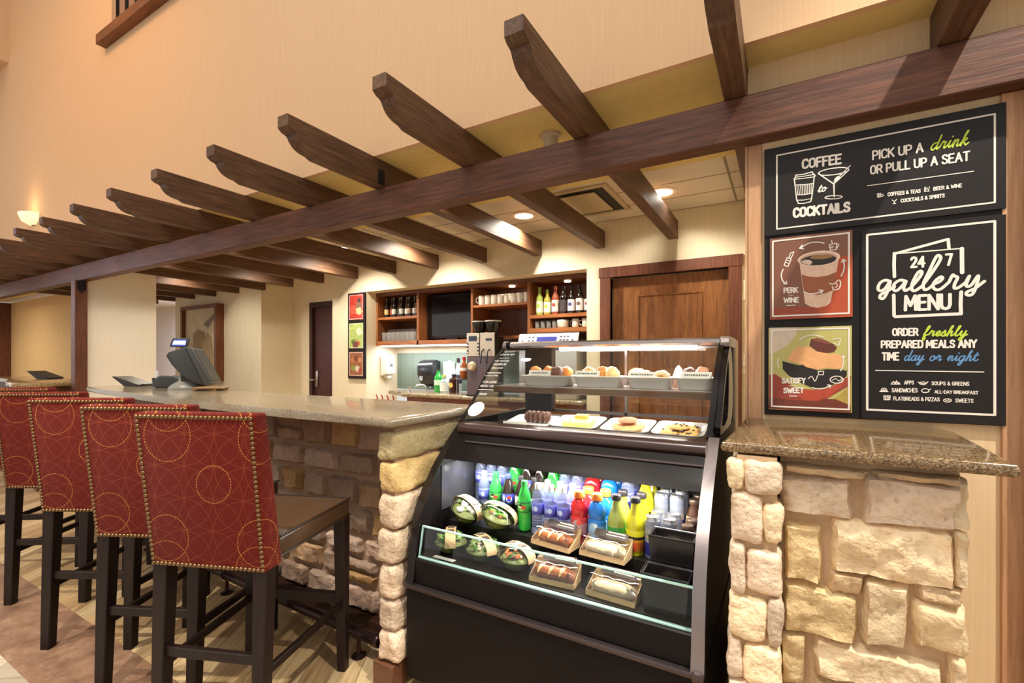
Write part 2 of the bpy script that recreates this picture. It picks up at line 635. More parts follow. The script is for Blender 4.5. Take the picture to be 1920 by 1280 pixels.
# back wall with alcove and door opening
AX0, AX1, AZ1, AYB = -4.254, -1.504, 2.115, 4.41
DX0, DX1, DZ1 = -1.285, -.355, 2.015
mb = MB()
mb.box(-4.842, 3.9, 0, AX0, AYB, 2.51)
mb.box(AX1, 3.9, 0, DX0, 4.03, 2.51)
mb.box(AX1, 4.03, 0, AX1 + .1, AYB, 2.51)
mb.box(DX1, 3.9, 0, .3, 4.03, 2.51)
mb.box(AX0, 3.9, AZ1, AX1, AYB, 2.51)
mb.box(DX0, 3.9, DZ1, DX1, 4.03, 2.51)
mb.box(-4.842, AYB, 1.40, AX1 + .1, AYB + .1, 2.51)
mb.box(-6.294, 4.37, 2.13, -4.842, 4.47, 2.51)
mb.box(-6.294, 4.37, 0, -5.90, 4.47, 2.13)
mb.box(-5.44, 4.37, 0, -4.842, 4.47, 2.13)
mb.box(-8.66, 3.88, 0, -6.294, 4.47, 2.51)
struct(mb.build('wall_back', WALL, smooth=0))
mb = MB(); mb.box(AX0, AYB, .95, AX1, AYB + .1, 1.40)
def tile_green():
    m, nt, b = base_mat('green_backsplash_tile')
    tc = N(nt, 'ShaderNodeTexCoord')
    sp = N(nt, 'ShaderNodeSeparateXYZ')
    cb = N(nt, 'ShaderNodeCombineXYZ')
    nt.links.new(tc.outputs['Object'], sp.inputs[0])
    nt.links.new(sp.outputs[0], cb.inputs[0])
    nt.links.new(sp.outputs[2], cb.inputs[1])
    br = N(nt, 'ShaderNodeTexBrick')
    br.offset = 0
    br.inputs['Scale'].default_value = 1
    br.inputs['Brick Width'].default_value = .2
    br.inputs['Row Height'].default_value = .2
    br.inputs['Mortar Size'].default_value = .002
    br.inputs['Color1'].default_value = srgb(124, 140, 128)
    br.inputs['Color2'].default_value = srgb(128, 144, 132)
    br.inputs['Mortar'].default_value = srgb(98, 120, 112)
    nt.links.new(cb.outputs[0], br.inputs['Vector'])
    nt.links.new(br.outputs['Color'], b.inputs['Base Color'])
    b.inputs['Roughness'].default_value = .3
    return m
struct(mb.build('wall_backsplash', tile_green(), smooth=0))
mb = MB(); mb.box(-.12, 2.12, 0, .0, 3.9, 2.51)
struct(mb.build('wall_right', WALL, smooth=0))

# partition between bar and front desk, office wall behind the desk, corridor beyond the opening
mb = MB(); mb.box(-6.37, 1.99, 0, -6.25, 2.605, 2.28)
struct(mb.build('wall_partition', wallpaper('wallpaper_pale', (237, 229, 212), (243, 236, 220)), smooth=0))
mb = MB(); mb.box(-14, 3.0, 0, -10.0, 3.12, 2.42)
struct(mb.build('wall_office', wallpaper('wallpaper_office', (212, 178, 124), (226, 194, 142)), smooth=0))
mb = MB(); mb.box(-13.6, 2.6, 0, -13.0, 3.0, 2.42)
struct(mb.build('trim_5', DARKZ, smooth=0))
mb = MB(); mb.box(-14, 5.3, 0, -8.4, 5.4, 2.51)
struct(mb.build('wall_corridor', plain('corridor_paint', (226, 222, 228), .8), smooth=0))
mb = MB(); mb.box(-10.03, 3.82, 0, -9.86, 3.96, 2.10)
struct(mb.build('trim_6', plain('dark_jamb', (44, 34, 40), .5), smooth=0))

# ---------------------------------------------------------------- doors
def door_center():
    d = thing('door_1', 'brown wood grain door in a dark wooden frame behind the bakery case', 'door', (-.82, 3.9, 0))
    struct(d)
    mb = MB()
    mb.box(-.465, .06, .005, .465, .10, 2.01)
    mb.build('door_leaf', DOORW, d, smooth=0)
    mb = MB()
    x0, x1, z0, z1 = -.235, .255, .30, 1.845
    t = .014
    for a in ((x0, z1, x1 + t, z1 + t), (x0 - t, z0 - t, x0, z1 + t), (x1, z0 - t, x1 + t, z1), (x0, z0 - t, x1, z0)):
        mb.box(a[0], .05, a[1], a[2], .06, a[3], .003, 1)
    mb.build('panel_moulding', DOORW, d, smooth=0)
    mb = MB()
    mb.box(-.555, -.022, 0, -.465, .06, 2.015, .004)
    mb.box(.465, -.022, 0, .555, .06, 2.015, .004)
    mb.box(-.565, -.026, 2.015, .565, .06, 2.105, .004)
    mb.build('door_frame', FRAMEW, d, smooth=0)
door_center()

def door_far():
    d = thing('door_2', 'dark narrow door with a lever handle at the end of the recess', 'door', (-5.67, 4.37, 0))
    struct(d)
    dk = wood('dark_door_wood', [(54, 28, 26), (76, 42, 38), (92, 54, 48)], 'z', 4, 12, .4, .05)
    mb = MB(); mb.box(-.17, .02, .005, .23, .06, 2.06)
    mb.build('door_leaf', dk, d, smooth=0)
    mb = MB()
    mb.box(-.235, -.02, 0, -.17, .06, 2.06); mb.box(-.235, -.02, 2.06, .24, .06, 2.135)
    mb.build('door_frame', wood('dark_frame_wood', [(46, 24, 22), (60, 32, 30), (72, 42, 38)], 'z', 4), d, smooth=0)
    mb = MB()
    mb.box(-.13, -.0, .93, -.08, .02, 1.16, .004)
    mb.tube([(-.105, .01, 1.03), (-.105, -.05, 1.03), (-.20, -.05, 1.03)], .011)
    mb.build('door_handle', plain('satin_steel', (190, 186, 180), .3, 1), d)
door_far()

# ---------------------------------------------------------------- beam, posts, rafters
mb = MB(); mb.box(-13, 1.915, 2.12, .95, 1.998, 2.28, .004, 1)
bm_o = mb.build('pergola_beam', DARKW, smooth=0)
tag(bm_o, 'long dark-stained beam that carries the rafters over the bar and sign', 'beam')
p = thing('pergola_post', 'dark wooden post under the beam at the far left end of the bar', 'post', (-6.25, 1.93, 0))
mb = MB(); mb.box(-.055, -.05, 0, .05, .05, 2.12, .004, 1)
mb.build('shaft', DARKZ, p, smooth=0)
mb = MB(); mb.box(.0501, -.035, 2.03, .056, .035, 2.115); mb.prism([(-.035, 2.03), (.035, 2.03), (.0, 1.99)], 'x', .0501, .056)
for yy in (-.018, .018):
    mb.lathe([(.0, .060), (.008, .060), (.008, .056)], (0, yy, 2.06), 8, 'x')
mb.build('steel_bracket', plain('black_steel', (40, 38, 42), .45, .6), p, smooth=0)

def rafter_proto():
    zb, zt, y0, y1 = 0, .143, 0, 2.575
    pts = [(y0, zt), (y0, zt - .052), (y0 + .018, zt - .066), (y0 + .045, zt - .068)]
    for i in range(1, 9):
        a = i / 8 * PI / 2
        pts.append((y0 + .045 + .085 * (1 - math.cos(a)) + .01 * i / 8, zt - .068 - .062 * math.sin(a)))
    pts += [(y0 + .150, .012), (y0 + .165, zb), (y1, zb), (y1, zt)]
    mb = MB()
    mb.prism(pts, 'x', 0, .0755, .0025, 1)
    return mb
RX0, RSP = -.8015, .61
PLACE = {2: 'crossing at the far right over the menu sign', 1: 'rising out of the top edge above the menu sign left end',
         0: 'with the highest visible tip, above the bakery case'}
rp = None
for k in range(2, -15, -1):
    x = RX0 + RSP * k
    i = 2 - k
    lab = 'dark wooden rafter ' + (PLACE[k] if k in PLACE else 'with scrolled tip, %s from the right along the beam' % ORD[i])
    if rp is None:
        rp = rafter_proto().build('pergola_rafter', DARKY, smooth=0)
        o = rp
    else:
        o = rp.copy(); C.objects.link(o)
    o.location = (x, 1.3225, 2.281)
    tag(o, lab, 'rafter', 'pergola rafters')

# steel angle on the fourth rafter
mb = MB(); mb.box(0, 0, 0, .006, .045, .085, .001, 1)
for zz in (.022, .062):
    mb.lathe([(0, .014), (.009, .012), (.009, .006)], (0, .022, zz), 8, 'x')
tag(mb.build('rafter_bracket', plain('black_steel', (40, 38, 42), .45, .6), loc=(RX0 - 2 * RSP + .0757, 1.867, 2.2815)),
    'small black steel angle bolted to a rafter where it crosses the beam', 'bracket')

# balusters inside the high window
wr = thing('stair_railing', 'black metal railing behind the high window opening', 'railing', (-4.38, 1.94, 4.1))
mt = plain('railing_iron', (22, 24, 30), .5, .3)
for i in range(12):
    x = -1.02 + i * .19
    mb = MB(); mb.box(x - .011, -.011, -.4, x + .011, .011, 1.2)
    mb.build('baluster', mt, wr, smooth=0)
mb = MB(); mb.box(-1.1, -.02, 1.2, 1.1, .02, 1.24); mb.box(-1.1, -.015, .12, 1.1, .015, .15)
mb.build('rail', mt, wr, smooth=0)

# ---------------------------------------------------------------- ceiling fixtures
lens = plain('lamp_lens', (255, 246, 228), .5, emit=(255, 236, 205), estr=9, var=0)
white = plain('white_trim_ring', (232, 226, 214), .5)
dl = None
DLPOS = [(-.75, 3.42), (-1.865, 3.40), (-2.98, 3.40), (-4.1, 3.40), (-5.3, 3.40), (-6.6, 3.1)]
DLN = ['recessed ceiling downlight right of the first full rafter, over the door', 'recessed ceiling downlight between the second and third rafter ends',
       'recessed ceiling downlight third from the right above the back counter', 'recessed ceiling downlight fourth from the right above the back counter',
       'recessed ceiling downlight over the dark door recess', 'recessed ceiling downlight in front of the framed picture']
for i, (x, y) in enumerate(DLPOS):
    if dl is None:
        dl = thing('ceiling_downlight', DLN[0], 'ceiling light', (x, y, 2.51), group='back bar downlights')
        mb = MB(); mb.lathe([(.105, 0), (.105, -.008), (.078, -.010), (.072, -.002)], n=28); mb.build('trim_ring', white, dl)
        mb = MB(); mb.lathe([(0, -.006), (.05, -.006), (.075, -.003)], n=28); mb.build('lens', lens, dl)
    else:
        dup(dl, (x, y, 2.51), 0, DLN[i])
    o = lamp('downlight_lamp', 'SPOT', (x, y, 2.49), 100 if x > -5 else 42, (1, .93, .80), .05, spot=155, blend=.8)
# cylinder fixtures under the soffit
o = thing('soffit_downlight', 'white cylinder fixture hanging under the soffit behind the beam', 'ceiling light', (-1.0, 2.10, 2.425))
mb = MB(); mb.lathe([(.0, 0), (.052, 0), (.052, -.012), (.040, -.016), (.036, -.022), (.036, -.10), (.030, -.10), (.030, -.03), (0, -.03)], n=24)
mb.build('housing', plain('fixture_white', (206, 190, 160), .5), o)
for x in (-1.72, -2.95, -4.15, -5.4):
    lamp('soffit_lamp', 'SPOT', (x, 2.35, 2.41), 34, (1, .90, .74), .04, spot=150, blend=.9)
# air vent
v = thing('ceiling_vent', 'square ceiling air vent with dark slots between the downlights', 'vent', (-1.37, 3.36, 2.51))
mb = MB(); mb.box(-.30, -.28, -.006, .30, .28, 0); mb.build('backing', plain('vent_slot', (40, 32, 22), .7), v, smooth=0)
mb = MB(); mb.box(-.215, -.215, -.020, .215, .215, -.010, .004)
mb.build('panel', plain('vent_panel', (206, 188, 150), .6), v, smooth=0)
mb = MB()
for a in ((-.33, -.31, .33, -.27), (-.33, .27, .33, .31), (-.33, -.27, -.29, .27), (.29, -.27, .33, .27)):
    mb.box(a[0], a[1], -.012, a[2], a[3], 0, .002, 1)
mb.build('frame', plain('vent_panel', (206, 188, 150), .6), v, smooth=0)
# daylight in the corridor, light over the front desk
lamp('corridor_daylight_lamp', 'AREA', (-10.2, 4.6, 2.4), 60, (.82, .86, 1.0), 1.0)
lamp('landing_fill_lamp', 'POINT', (-6.5, 2.5, 5.6), 25, (1, .7, .4), .1)  # unseen lamp added to brighten the landing wall
lamp('desk_lamp', 'AREA', (-11.5, 1.7, 2.3), 30, (1, .82, .58), 1.2)
# ================================================================ masonry
STONE = stone_mat('limestone')
MORTAR = plain('mortar', (194, 164, 130), .9, var=.12, vscale=60)
PAL = [(206, 178, 146), (196, 166, 134), (216, 190, 160), (188, 152, 112), (210, 172, 112), (200, 156, 84), (202, 176, 150), (190, 164, 140)]

def put_colors(o, cols):
    """cols: list of (first_vert, last_vert, rgb)"""
    me = o.data
    a = me.color_attributes.new('block', 'FLOAT_COLOR', 'POINT')
    for v0, v1, c in cols:
        cc = srgb(*c)
        for i in range(v0, v1):
            a.data[i].color = cc

class Stones:
    def __init__(s, seed):
        s.mb = MB(); s.cols = []; s.rng = random.Random(seed); s.n = 0
    def _done(s, col):
        n = len(s.mb.bm.verts)
        if col is None:
            col = s.rng.choice(PAL)
        j = s.rng.uniform(.9, 1.08)
        s.cols.append((s.n, n, tuple(min(255, c * j) for c in col)))
        s.n = n
    def pillow(s, org, U, V, Nn, rect, depth=.03, col=None, nu=16, nv=12, jit=.012, slope=0):
        u0, v0, u1, v1 = rect
        r = s.rng
        q = [Vector((u0 + r.uniform(0, jit), v0 + r.uniform(0, jit))), Vector((u1 - r.uniform(0, jit), v0 + r.uniform(0, jit) + slope)),
             Vector((u1 - r.uniform(0, jit), v1 - r.uniform(0, jit) + slope)), Vector((u0 + r.uniform(0, jit), v1 - r.uniform(0, jit)))]
        W, Hh = u1 - u0, v1 - v0
        nu = max(8, int(W / .012)); nv = max(8, int(Hh / .012))
        off = Vector((r.uniform(0, 90), r.uniform(0, 90), r.uniform(0, 90)))
        rad = min(.015, min(W, Hh) * .3)
        tilt = (r.uniform(-.25, .25), r.uniform(-.25, .25))
        rows = []
        for j in range(nv + 1):
            b = j / nv
            row = []
            for i in range(nu + 1):
                a = i / nu
                p = (q[0] * (1 - a) + q[1] * a) * (1 - b) + (q[3] * (1 - a) + q[2] * a) * b
                ed = min(a, 1 - a) * W; eh = min(b, 1 - b) * Hh
                e1 = min(1, ed / rad); e2 = min(1, eh / rad)
                # round the corners in plan
                k = math.sqrt((1 - e1) ** 2 + (1 - e2) ** 2)
                e = max(0, 1 - k)
                h = depth * math.sqrt(max(0, 1 - (1 - e) ** 2))
                P3 = Vector((p.x, p.y, 0)) + off
                nn = noise.noise(P3 * 16) * .42 + noise.noise(P3 * 40) * .26 + noise.noise(P3 * 95) * .14
                h *= 1 + nn + tilt[0] * (a - .5) + tilt[1] * (b - .5)
                if k >= 1:
                    h = -.002
                wob = .006 * noise.noise(P3 * 22 + Vector((5, 5, 5)))
                cx, cy = (u0 + u1) / 2, (v0 + v1) / 2
                f = 1.0 + wob / max(.03, min(W, Hh) / 2)
                row.append(org + U * (cx + (p.x - cx) * f) + V * (cy + (p.y - cy) * f) + Nn * h)
            rows.append(row)
        s.mb.gridsurf(rows)
        s._done(col)
    def block(s, x0, y0, z0, x1, y1, z1, col=None, rad=.02, amp=.012, n=9):
        r = s.rng
        c = Vector(((x0 + x1) / 2, (y0 + y1) / 2, (z0 + z1) / 2))
        hx = Vector(((x1 - x0) / 2, (y1 - y0) / 2, (z1 - z0) / 2))
        rad = min(rad, min(hx) * .7)
        off = Vector((r.uniform(0, 90), r.uniform(0, 90), r.uniform(0, 90)))
        bm = s.mb.bm
        bm2 = bmesh.new()
        bmesh.ops.create_cube(bm2, size=2)
        bmesh.ops.subdivide_edges(bm2, edges=bm2.edges[:], cuts=n, use_grid_fill=True)
        mp = {}
        for v in bm2.verts:
            p = Vector((v.co.x * hx.x, v.co.y * hx.y, v.co.z * hx.z))
            inn = Vector([max(-(h - rad), min(h - rad, q)) for q, h in zip(p, hx)])
            d = p - inn
            if d.length > 1e-6:
                dn = d.normalized()
                p = inn + dn * rad
            else:
                dn = Vector((0, 0, 0))
            P3 = p + off
            a = noise.noise(P3 * 14) * 1.0 + noise.noise(P3 * 34) * .6 + noise.noise(P3 * 80) * .3
            p = p + dn * (a * amp)
            mp[v] = bm.verts.new(c + p)
        for f in bm2.faces:
            bm.faces.new([mp[v] for v in f.verts])
        bm2.free()
        s._done(col)
    def build(s, name, parent, loc=None):
        o = s.mb.build(name, STONE, parent, smooth=55, loc=loc)
        put_colors(o, s.cols)
        return o

def courses(st, org, U, V, Nn, W, z0, z1, depth, hmin=.10, hmax=.15, lmin=.10, lmax=.30, gap=.014, pal=None):
    z = z0
    r = st.rng
    while z < z1 - .03:
        h = min(r.uniform(hmin, hmax), z1 - z)
        if z1 - z - h < .06:
            h = z1 - z
        u = -r.uniform(0, .1)
        while u < W:
            l = r.uniform(lmin, lmax)
            a, b = max(0, u), min(W, u + l)
            if b - a > .04:
                if h > .115 and r.random() < .25:
                    m = h * r.uniform(.4, .6)
                    st.pillow(org, U, V, Nn, (a + gap / 2, z + gap / 2, b - gap / 2, z + m - gap / 2), depth * r.uniform(.8, 1.15), pal and r.choice(pal))
                    st.pillow(org, U, V, Nn, (a + gap / 2, z + m + gap / 2, b - gap / 2, z + h - gap / 2), depth * r.uniform(.8, 1.15), pal and r.choice(pal))
                else:
                    st.pillow(org, U, V, Nn, (a + gap / 2, z + gap / 2, b - gap / 2, z + h - gap / 2), depth * r.uniform(.8, 1.15), pal and r.choice(pal))
            u += l
        z += h

XU, ZU = Vector((1, 0, 0)), Vector((0, 0, 1))
# ---------------------------------------------------------------- right pier
pier = thing('stone_pier', 'short limestone pier under the granite ledge below the menu sign', 'stone pier', (.12, 1.7, 0))
L = -pier.location
mb = MB()
mb.box(-.005, 1.445, 0, .355, 1.995, 1.050); mb.box(-.105, 1.375, 0, -.012, 1.995, 1.050)
mb.build('mortar_core', MORTAR, pier, smooth=0, loc=L)
st = Stones(3)
Y1 = (224, 202, 162); Y2 = (208, 183, 138); CR = (230, 208, 172); PK = (220, 198, 174); TN = (214, 186, 148)
panel = [((0, .9, .15, .999), PK), ((.174, .903, .353, 1.017), PK), ((0, 1.004, .189, 1.036), TN), ((.198, 1.018, .35, 1.036), TN), ((0, .724, .091, .875), Y2),
         ((.112, .771, .346, .900), CR), ((.343, .787, .362, .909), CR), ((.102, .715, .172, .770), TN), ((0, .595, .159, .718), Y2),
         ((.174, .608, .26, .763), CR), ((.27, .740, .36, .778), TN), ((.265, .628, .361, .735), Y1), ((0, .453, .055, .588), Y2),
         ((.068, .500, .323, .600), CR), ((.333, .52, .360, .62), CR), ((0, .35, .066, .446), TN), ((.078, .40, .264, .490), Y1),
         ((.276, .42, .361, .512), CR), ((0, .25, .146, .342), CR), ((.156, .30, .36, .392), Y2), ((0, .12, .10, .24), TN), ((.11, .13, .36, .29), CR), ((0, 0, .2, .11), Y1), ((.21, 0, .36, .12), CR)]
for r, c in panel:
    r = (r[0] - .008, r[1] - .008, r[2] + .008, min(r[3] + .008, 1.048))
    st.pillow(Vector((0, 1.445, 0)), XU, ZU, Vector((0, -1, 0)), r, .034, c, slope=-.004 if r[2] - r[0] > .2 else 0)
st.block(.335, 1.43, .915, .372, 1.72, 1.025, CR); st.block(.335, 1.425, .62, .370, 1.7, .735, Y1)
col = [(-.124, .962, -.093, 1.043), (-.083, .957, -.006, 1.043), (-.116, .827, -.047, .950), (-.036, .839, -.004, .927), (-.118, .692, -.087, .818),
       (-.078, .703, -.006, .806), (-.120, .576, -.037, .680), (-.030, .574, -.004, .69), (-.126, .466, -.093, .564), (-.086, .465, -.006, .558),
       (-.122, .34, -.05, .455), (-.044, .35, -.004, .45), (-.12, .22, -.08, .33), (-.072, .23, -.005, .335), (-.124, .11, -.05, .21), (-.044, .1, -.004, .215), (-.12, 0, -.004, .095)]
for i, (a, b, c, d) in enumerate(col):
    st.block(a - .004, 1.352, b - .004, c + .004, 1.352 + (.12 if i % 2 else .2), min(d + .004, 1.038), PK if i % 3 else CR, rad=.016, amp=.007)
st.build('stones', pier, L)

GR = granite('granite_brown', [(62, 46, 32), (108, 84, 56), (140, 114, 80), (180, 156, 120)], 330, .10)
mb = MB()
mb.prism([(-.145, 1.375), (.43, 1.365), (.462, 1.905), (.43, 1.998), (-.11, 1.998), (-.118, 1.96)], 'z', 1.054, 1.084, .013, 4)
tag(mb.build('granite_ledge', GR, smooth=40), 'speckled brown granite ledge on top of the short stone pier', 'ledge')

# ---------------------------------------------------------------- long bar
bar = thing('stone_bar', 'long limestone faced bar base behind the row of red stools', 'bar', (-3.2, 1.75, 0))
L = -bar.location
mb = MB()
mb.box(-1.405, 1.37, .10, -1.335, 1.93, 1.038)
mb.hexa([(-3.4, 1.64, .0), (-1.40, 1.59, .0), (-1.40, 1.93, .0), (-3.4, 1.93, .0), (-3.4, 1.64, 1.036), (-1.40, 1.59, 1.036), (-1.40, 1.93, 1.038), (-3.4, 1.93, 1.038)])
mb.hexa([(-5.0, 1.86, 0), (-3.4, 1.64, 0), (-3.4, 1.95, 0), (-5.05, 2.12, 0), (-5.0, 1.86, 1.036), (-3.4, 1.64, 1.036), (-3.4, 1.95, 1.036), (-5.05, 2.12, 1.036)])
mb.build('mortar_core', plain('mortar_bar_shaded', (150, 122, 98), .9, var=.12, vscale=60), bar, smooth=0, loc=L)  # darker mortar tone paints in the shade of the counter overhang
st = Stones(11)
shaded_barpal = [(168, 142, 124), (158, 132, 112), (178, 154, 136), (158, 128, 98), (170, 148, 132), (150, 126, 108), (174, 138, 90)]  # stone tones darkened as painted shade under the counter overhang
U1 = Vector((-2.0, .05, 0)).normalized()
courses(st, Vector((-1.41, 1.59, 0)), U1, ZU, Vector((-.025, -1, 0)).normalized(), 1.99, .10, 1.04, .030, pal=shaded_barpal)
U2 = Vector((-1.6, .22, 0)).normalized()
courses(st, Vector((-3.4, 1.64, 0)), U2, ZU, Vector((-.136, -.99, 0)).normalized(), 1.61, .10, 1.04, .028, pal=shaded_barpal)
q = [(-1.412, .905, -1.320, 1.024, .55), (-1.406, .774, -1.316, .900, .3), (-1.408, .633, -1.310, .765, .22), (-1.412, .495, -1.312, .628, .30), (-1.406, .361, -1.318, .488, .2),
     (-1.416, .231, -1.312, .354, .26), (-1.412, .105, -1.308, .226, .2)]
for i, (a, b, c, d, dep) in enumerate(q):
    st.block(a, 1.350, b, c, 1.350 + dep, d, [(214, 196, 150), (206, 176, 120), (222, 198, 170), (216, 192, 164), (210, 186, 160), (214, 190, 166), (218, 194, 170)][i], rad=.022, amp=.010)
Ue = Vector((0, 1, 0))
courses(st, Vector((-1.335, 1.56, 0)), Ue, ZU, XU, .38, .10, .88, .02, pal=shaded_barpal)
st.build('stones', bar, L)
mb = MB()
mb.box(-1.432, 1.345, 0, -1.325, 1.46, .098, .003, 1)
mb.build('plinth_block', wood('plinth_wood', [(84, 54, 38), (116, 76, 54), (136, 94, 68)], 'x', 6), bar, smooth=0, loc=L)
mb = MB()
mb.hexa([(-3.4, 1.58, 0), (-1.43, 1.53, 0), (-1.43, 1.60, 0), (-3.4, 1.65, 0), (-3.4, 1.58, .10), (-1.43, 1.53, .10), (-1.43, 1.60, .10), (-3.4, 1.65, .10)])
mb.hexa([(-5.0, 1.80, 0), (-3.4, 1.58, 0), (-3.4, 1.65, 0), (-5.0, 1.87, 0), (-5.0, 1.80, .1), (-3.4, 1.58, .1), (-3.4, 1.65, .1), (-5.0, 1.87, .1)])
mb.build('toe_board', wood('toe_wood', [(40, 22, 16), (58, 34, 24), (74, 46, 34)], 'x', 5), bar, smooth=0, loc=L)

GRT = granite('granite_bar', [(112, 98, 80), (142, 128, 106), (160, 146, 124), (188, 176, 154)], 420, .10)
mb = MB()
front = [(-1.292, 1.30), (-1.9, 1.318), (-2.6, 1.338), (-3.3, 1.392), (-4.0, 1.475), (-4.6, 1.545), (-5.1, 1.62)]
mb.prism([(-1.292, 1.935)] + front + [(-5.22, 1.85), (-5.28, 2.20), (-4.6, 2.06), (-3.7, 1.96)], 'z', 1.043, 1.081, .015, 4)
tag(mb.build('bar_countertop', GRT, smooth=40), 'polished tan granite countertop running along the long stone bar', 'countertop')

rail = thing('foot_rail', 'dark bronze foot rail on short posts along the floor under the bar', 'foot rail', (-3, 1.44, 0))
L = -rail.location
bz = plain('dark_bronze', (62, 44, 42), .28, .75)
pts = [(-1.50, 1.440, .105), (-2.6, 1.462, .105), (-3.4, 1.49, .105), (-4.2, 1.59, .105), (-5.0, 1.71, .105)]
mb = MB(); mb.tube(pts, .025, 14)
mb.build('rail', bz, rail, loc=L)
mb = MB(); mb.lathe([(0, .0), (.025, .0), (.029, -.006), (.029, -.03), (.025, -.036)], (-1.488, 1.44, .105), 14, 'x')
mb.build('end_cap', bz, rail, loc=L)
for x, y in ((-1.62, 1.442), (-2.7, 1.465), (-3.8, 1.54), (-4.8, 1.68)):
    mb = MB()
    mb.lathe([(0, 0), (.032, 0), (.032, .006), (.010, .012), (.008, .08), (0, .08)], (x, y, 0), 12)
    mb.lathe([(.0255, -.012), (.029, -.010), (.029, .010), (.0255, .012)], (x, y, .105), 14, 'x')
    mb.build('rail_post', bz, rail, loc=L)

# front desk counter at the far left
desk = thing('front_desk', 'reception desk with tan top and dark wood front, far left beyond the post', 'desk', (-8, 1.9, 0))
L = -desk.location
top = [(-6.37, 1.62), (-6.5, 1.50), (-7.2, 1.62), (-8.2, 1.88), (-9.5, 1.95), (-9.5, 2.40), (-7.2, 2.30), (-6.42, 2.02)]
mb = MB(); mb.prism(top, 'z', 1.04, 1.08, .012, 3)
mb.build('desk_top', granite('granite_desk', [(120, 96, 66), (164, 134, 92), (190, 160, 114), (214, 190, 150)]), desk, loc=L)
mb = MB(); mb.prism([(-6.42, 1.66), (-7.2, 1.76), (-8.2, 2.0), (-9.4, 2.05), (-9.4, 2.3), (-7.2, 2.2), (-6.45, 1.98)], 'z', 0, 1.04)
mb.build('desk_front', wood('desk_wood', [(70, 40, 26), (100, 62, 40), (124, 80, 54)], 'z', 4), desk, smooth=0, loc=L)

# ================================================================ stools
def fabric_back():
    m, nt, b = base_mat('red_circle_fabric')
    tc = N(nt, 'ShaderNodeTexCoord')
    sep = N(nt, 'ShaderNodeSeparateXYZ')
    nt.links.new(tc.outputs['Object'], sep.inputs[0])
    def M(op, a, bb=None, clamp=False):
        n = N(nt, 'ShaderNodeMath', operation=op, use_clamp=clamp)
        for i, v in enumerate((a, bb)):
            if v is None:
                continue
            if isinstance(v, (int, float)):
                n.inputs[i].default_value = v
            else:
                nt.links.new(v, n.inputs[i])
        return n.outputs[0]
    ax = M('ADD', sep.outputs[0], M('MULTIPLY', sep.outputs[1], 1.0))
    def ring(cx, cz, cell_x, cell_z, r, wd, dash=0):
        fx = M('SUBTRACT', M('FRACT', M('ADD', M('DIVIDE', M('SUBTRACT', ax, cx), cell_x), 10.5)), .5)
        fz = M('SUBTRACT', M('FRACT', M('ADD', M('DIVIDE', M('SUBTRACT', sep.outputs[2], cz), cell_z), 10.5)), .5)
        dx = M('MULTIPLY', fx, cell_x); dz = M('MULTIPLY', fz, cell_z)
        d = M('SQRT', M('ADD', M('MULTIPLY', dx, dx), M('MULTIPLY', dz, dz)))
        a = M('LESS_THAN', M('ABSOLUTE', M('SUBTRACT', d, r)), wd)
        if dash:
            an = M('ARCTAN2', dz, dx)
            a = M('MULTIPLY', a, M('GREATER_THAN', M('SINE', M('MULTIPLY', an, dash)), -.45))
        return a
    s = .215
    thin = None
    for cx, cz in ((0, .855), (s / 2, .855), (0, .855 + s / 2), (s / 2, .855 + s / 2)):
        v = ring(cx, cz, s, s, s * .49, .0012)
        thin = v if thin is None else M('MAXIMUM', thin, v)
    gold = M('MAXIMUM', ring(.0, .905, .34, .44, .062, .0014, 40), ring(.17, .715, .34, .44, .080, .0013, 50))
    gold = M('MAXIMUM', gold, ring(.17, 1.06, .34, .44, .085, .0012, 52))
    nz = N(nt, 'ShaderNodeTexNoise')
    nz.inputs['Scale'].default_value = 260
    nt.links.new(tc.outputs['Object'], nz.inputs['Vector'])
    r = ramp(nt, [(.3, srgb(88, 22, 15)), (.7, srgb(116, 32, 21))])
    nt.links.new(nz.outputs[0], r.inputs[0])
    m1 = N(nt, 'ShaderNodeMix', data_type='RGBA')
    nt.links.new(M('MULTIPLY', thin, .22), m1.inputs[0])
    nt.links.new(r.outputs[0], m1.inputs[6])
    m1.inputs[7].default_value = srgb(184, 100, 56)
    m2 = N(nt, 'ShaderNodeMix', data_type='RGBA')
    nt.links.new(gold, m2.inputs[0])
    nt.links.new(m1.outputs[2], m2.inputs[6])
    m2.inputs[7].default_value = srgb(196, 132, 62)
    nt.links.new(m2.outputs[2], b.inputs['Base Color'])
    b.inputs['Roughness'].default_value = .9
    b.inputs['Specular IOR Level'].default_value = .15
    b.inputs['Sheen Weight'].default_value = .05
    bp = N(nt, 'ShaderNodeBump')
    bp.inputs['Strength'].default_value = .15
    bp.inputs['Distance'].default_value = .002
    nt.links.new(nz.outputs[0], bp.inputs['Height'])
    nt.links.new(bp.outputs[0], b.inputs['Normal'])
    return m

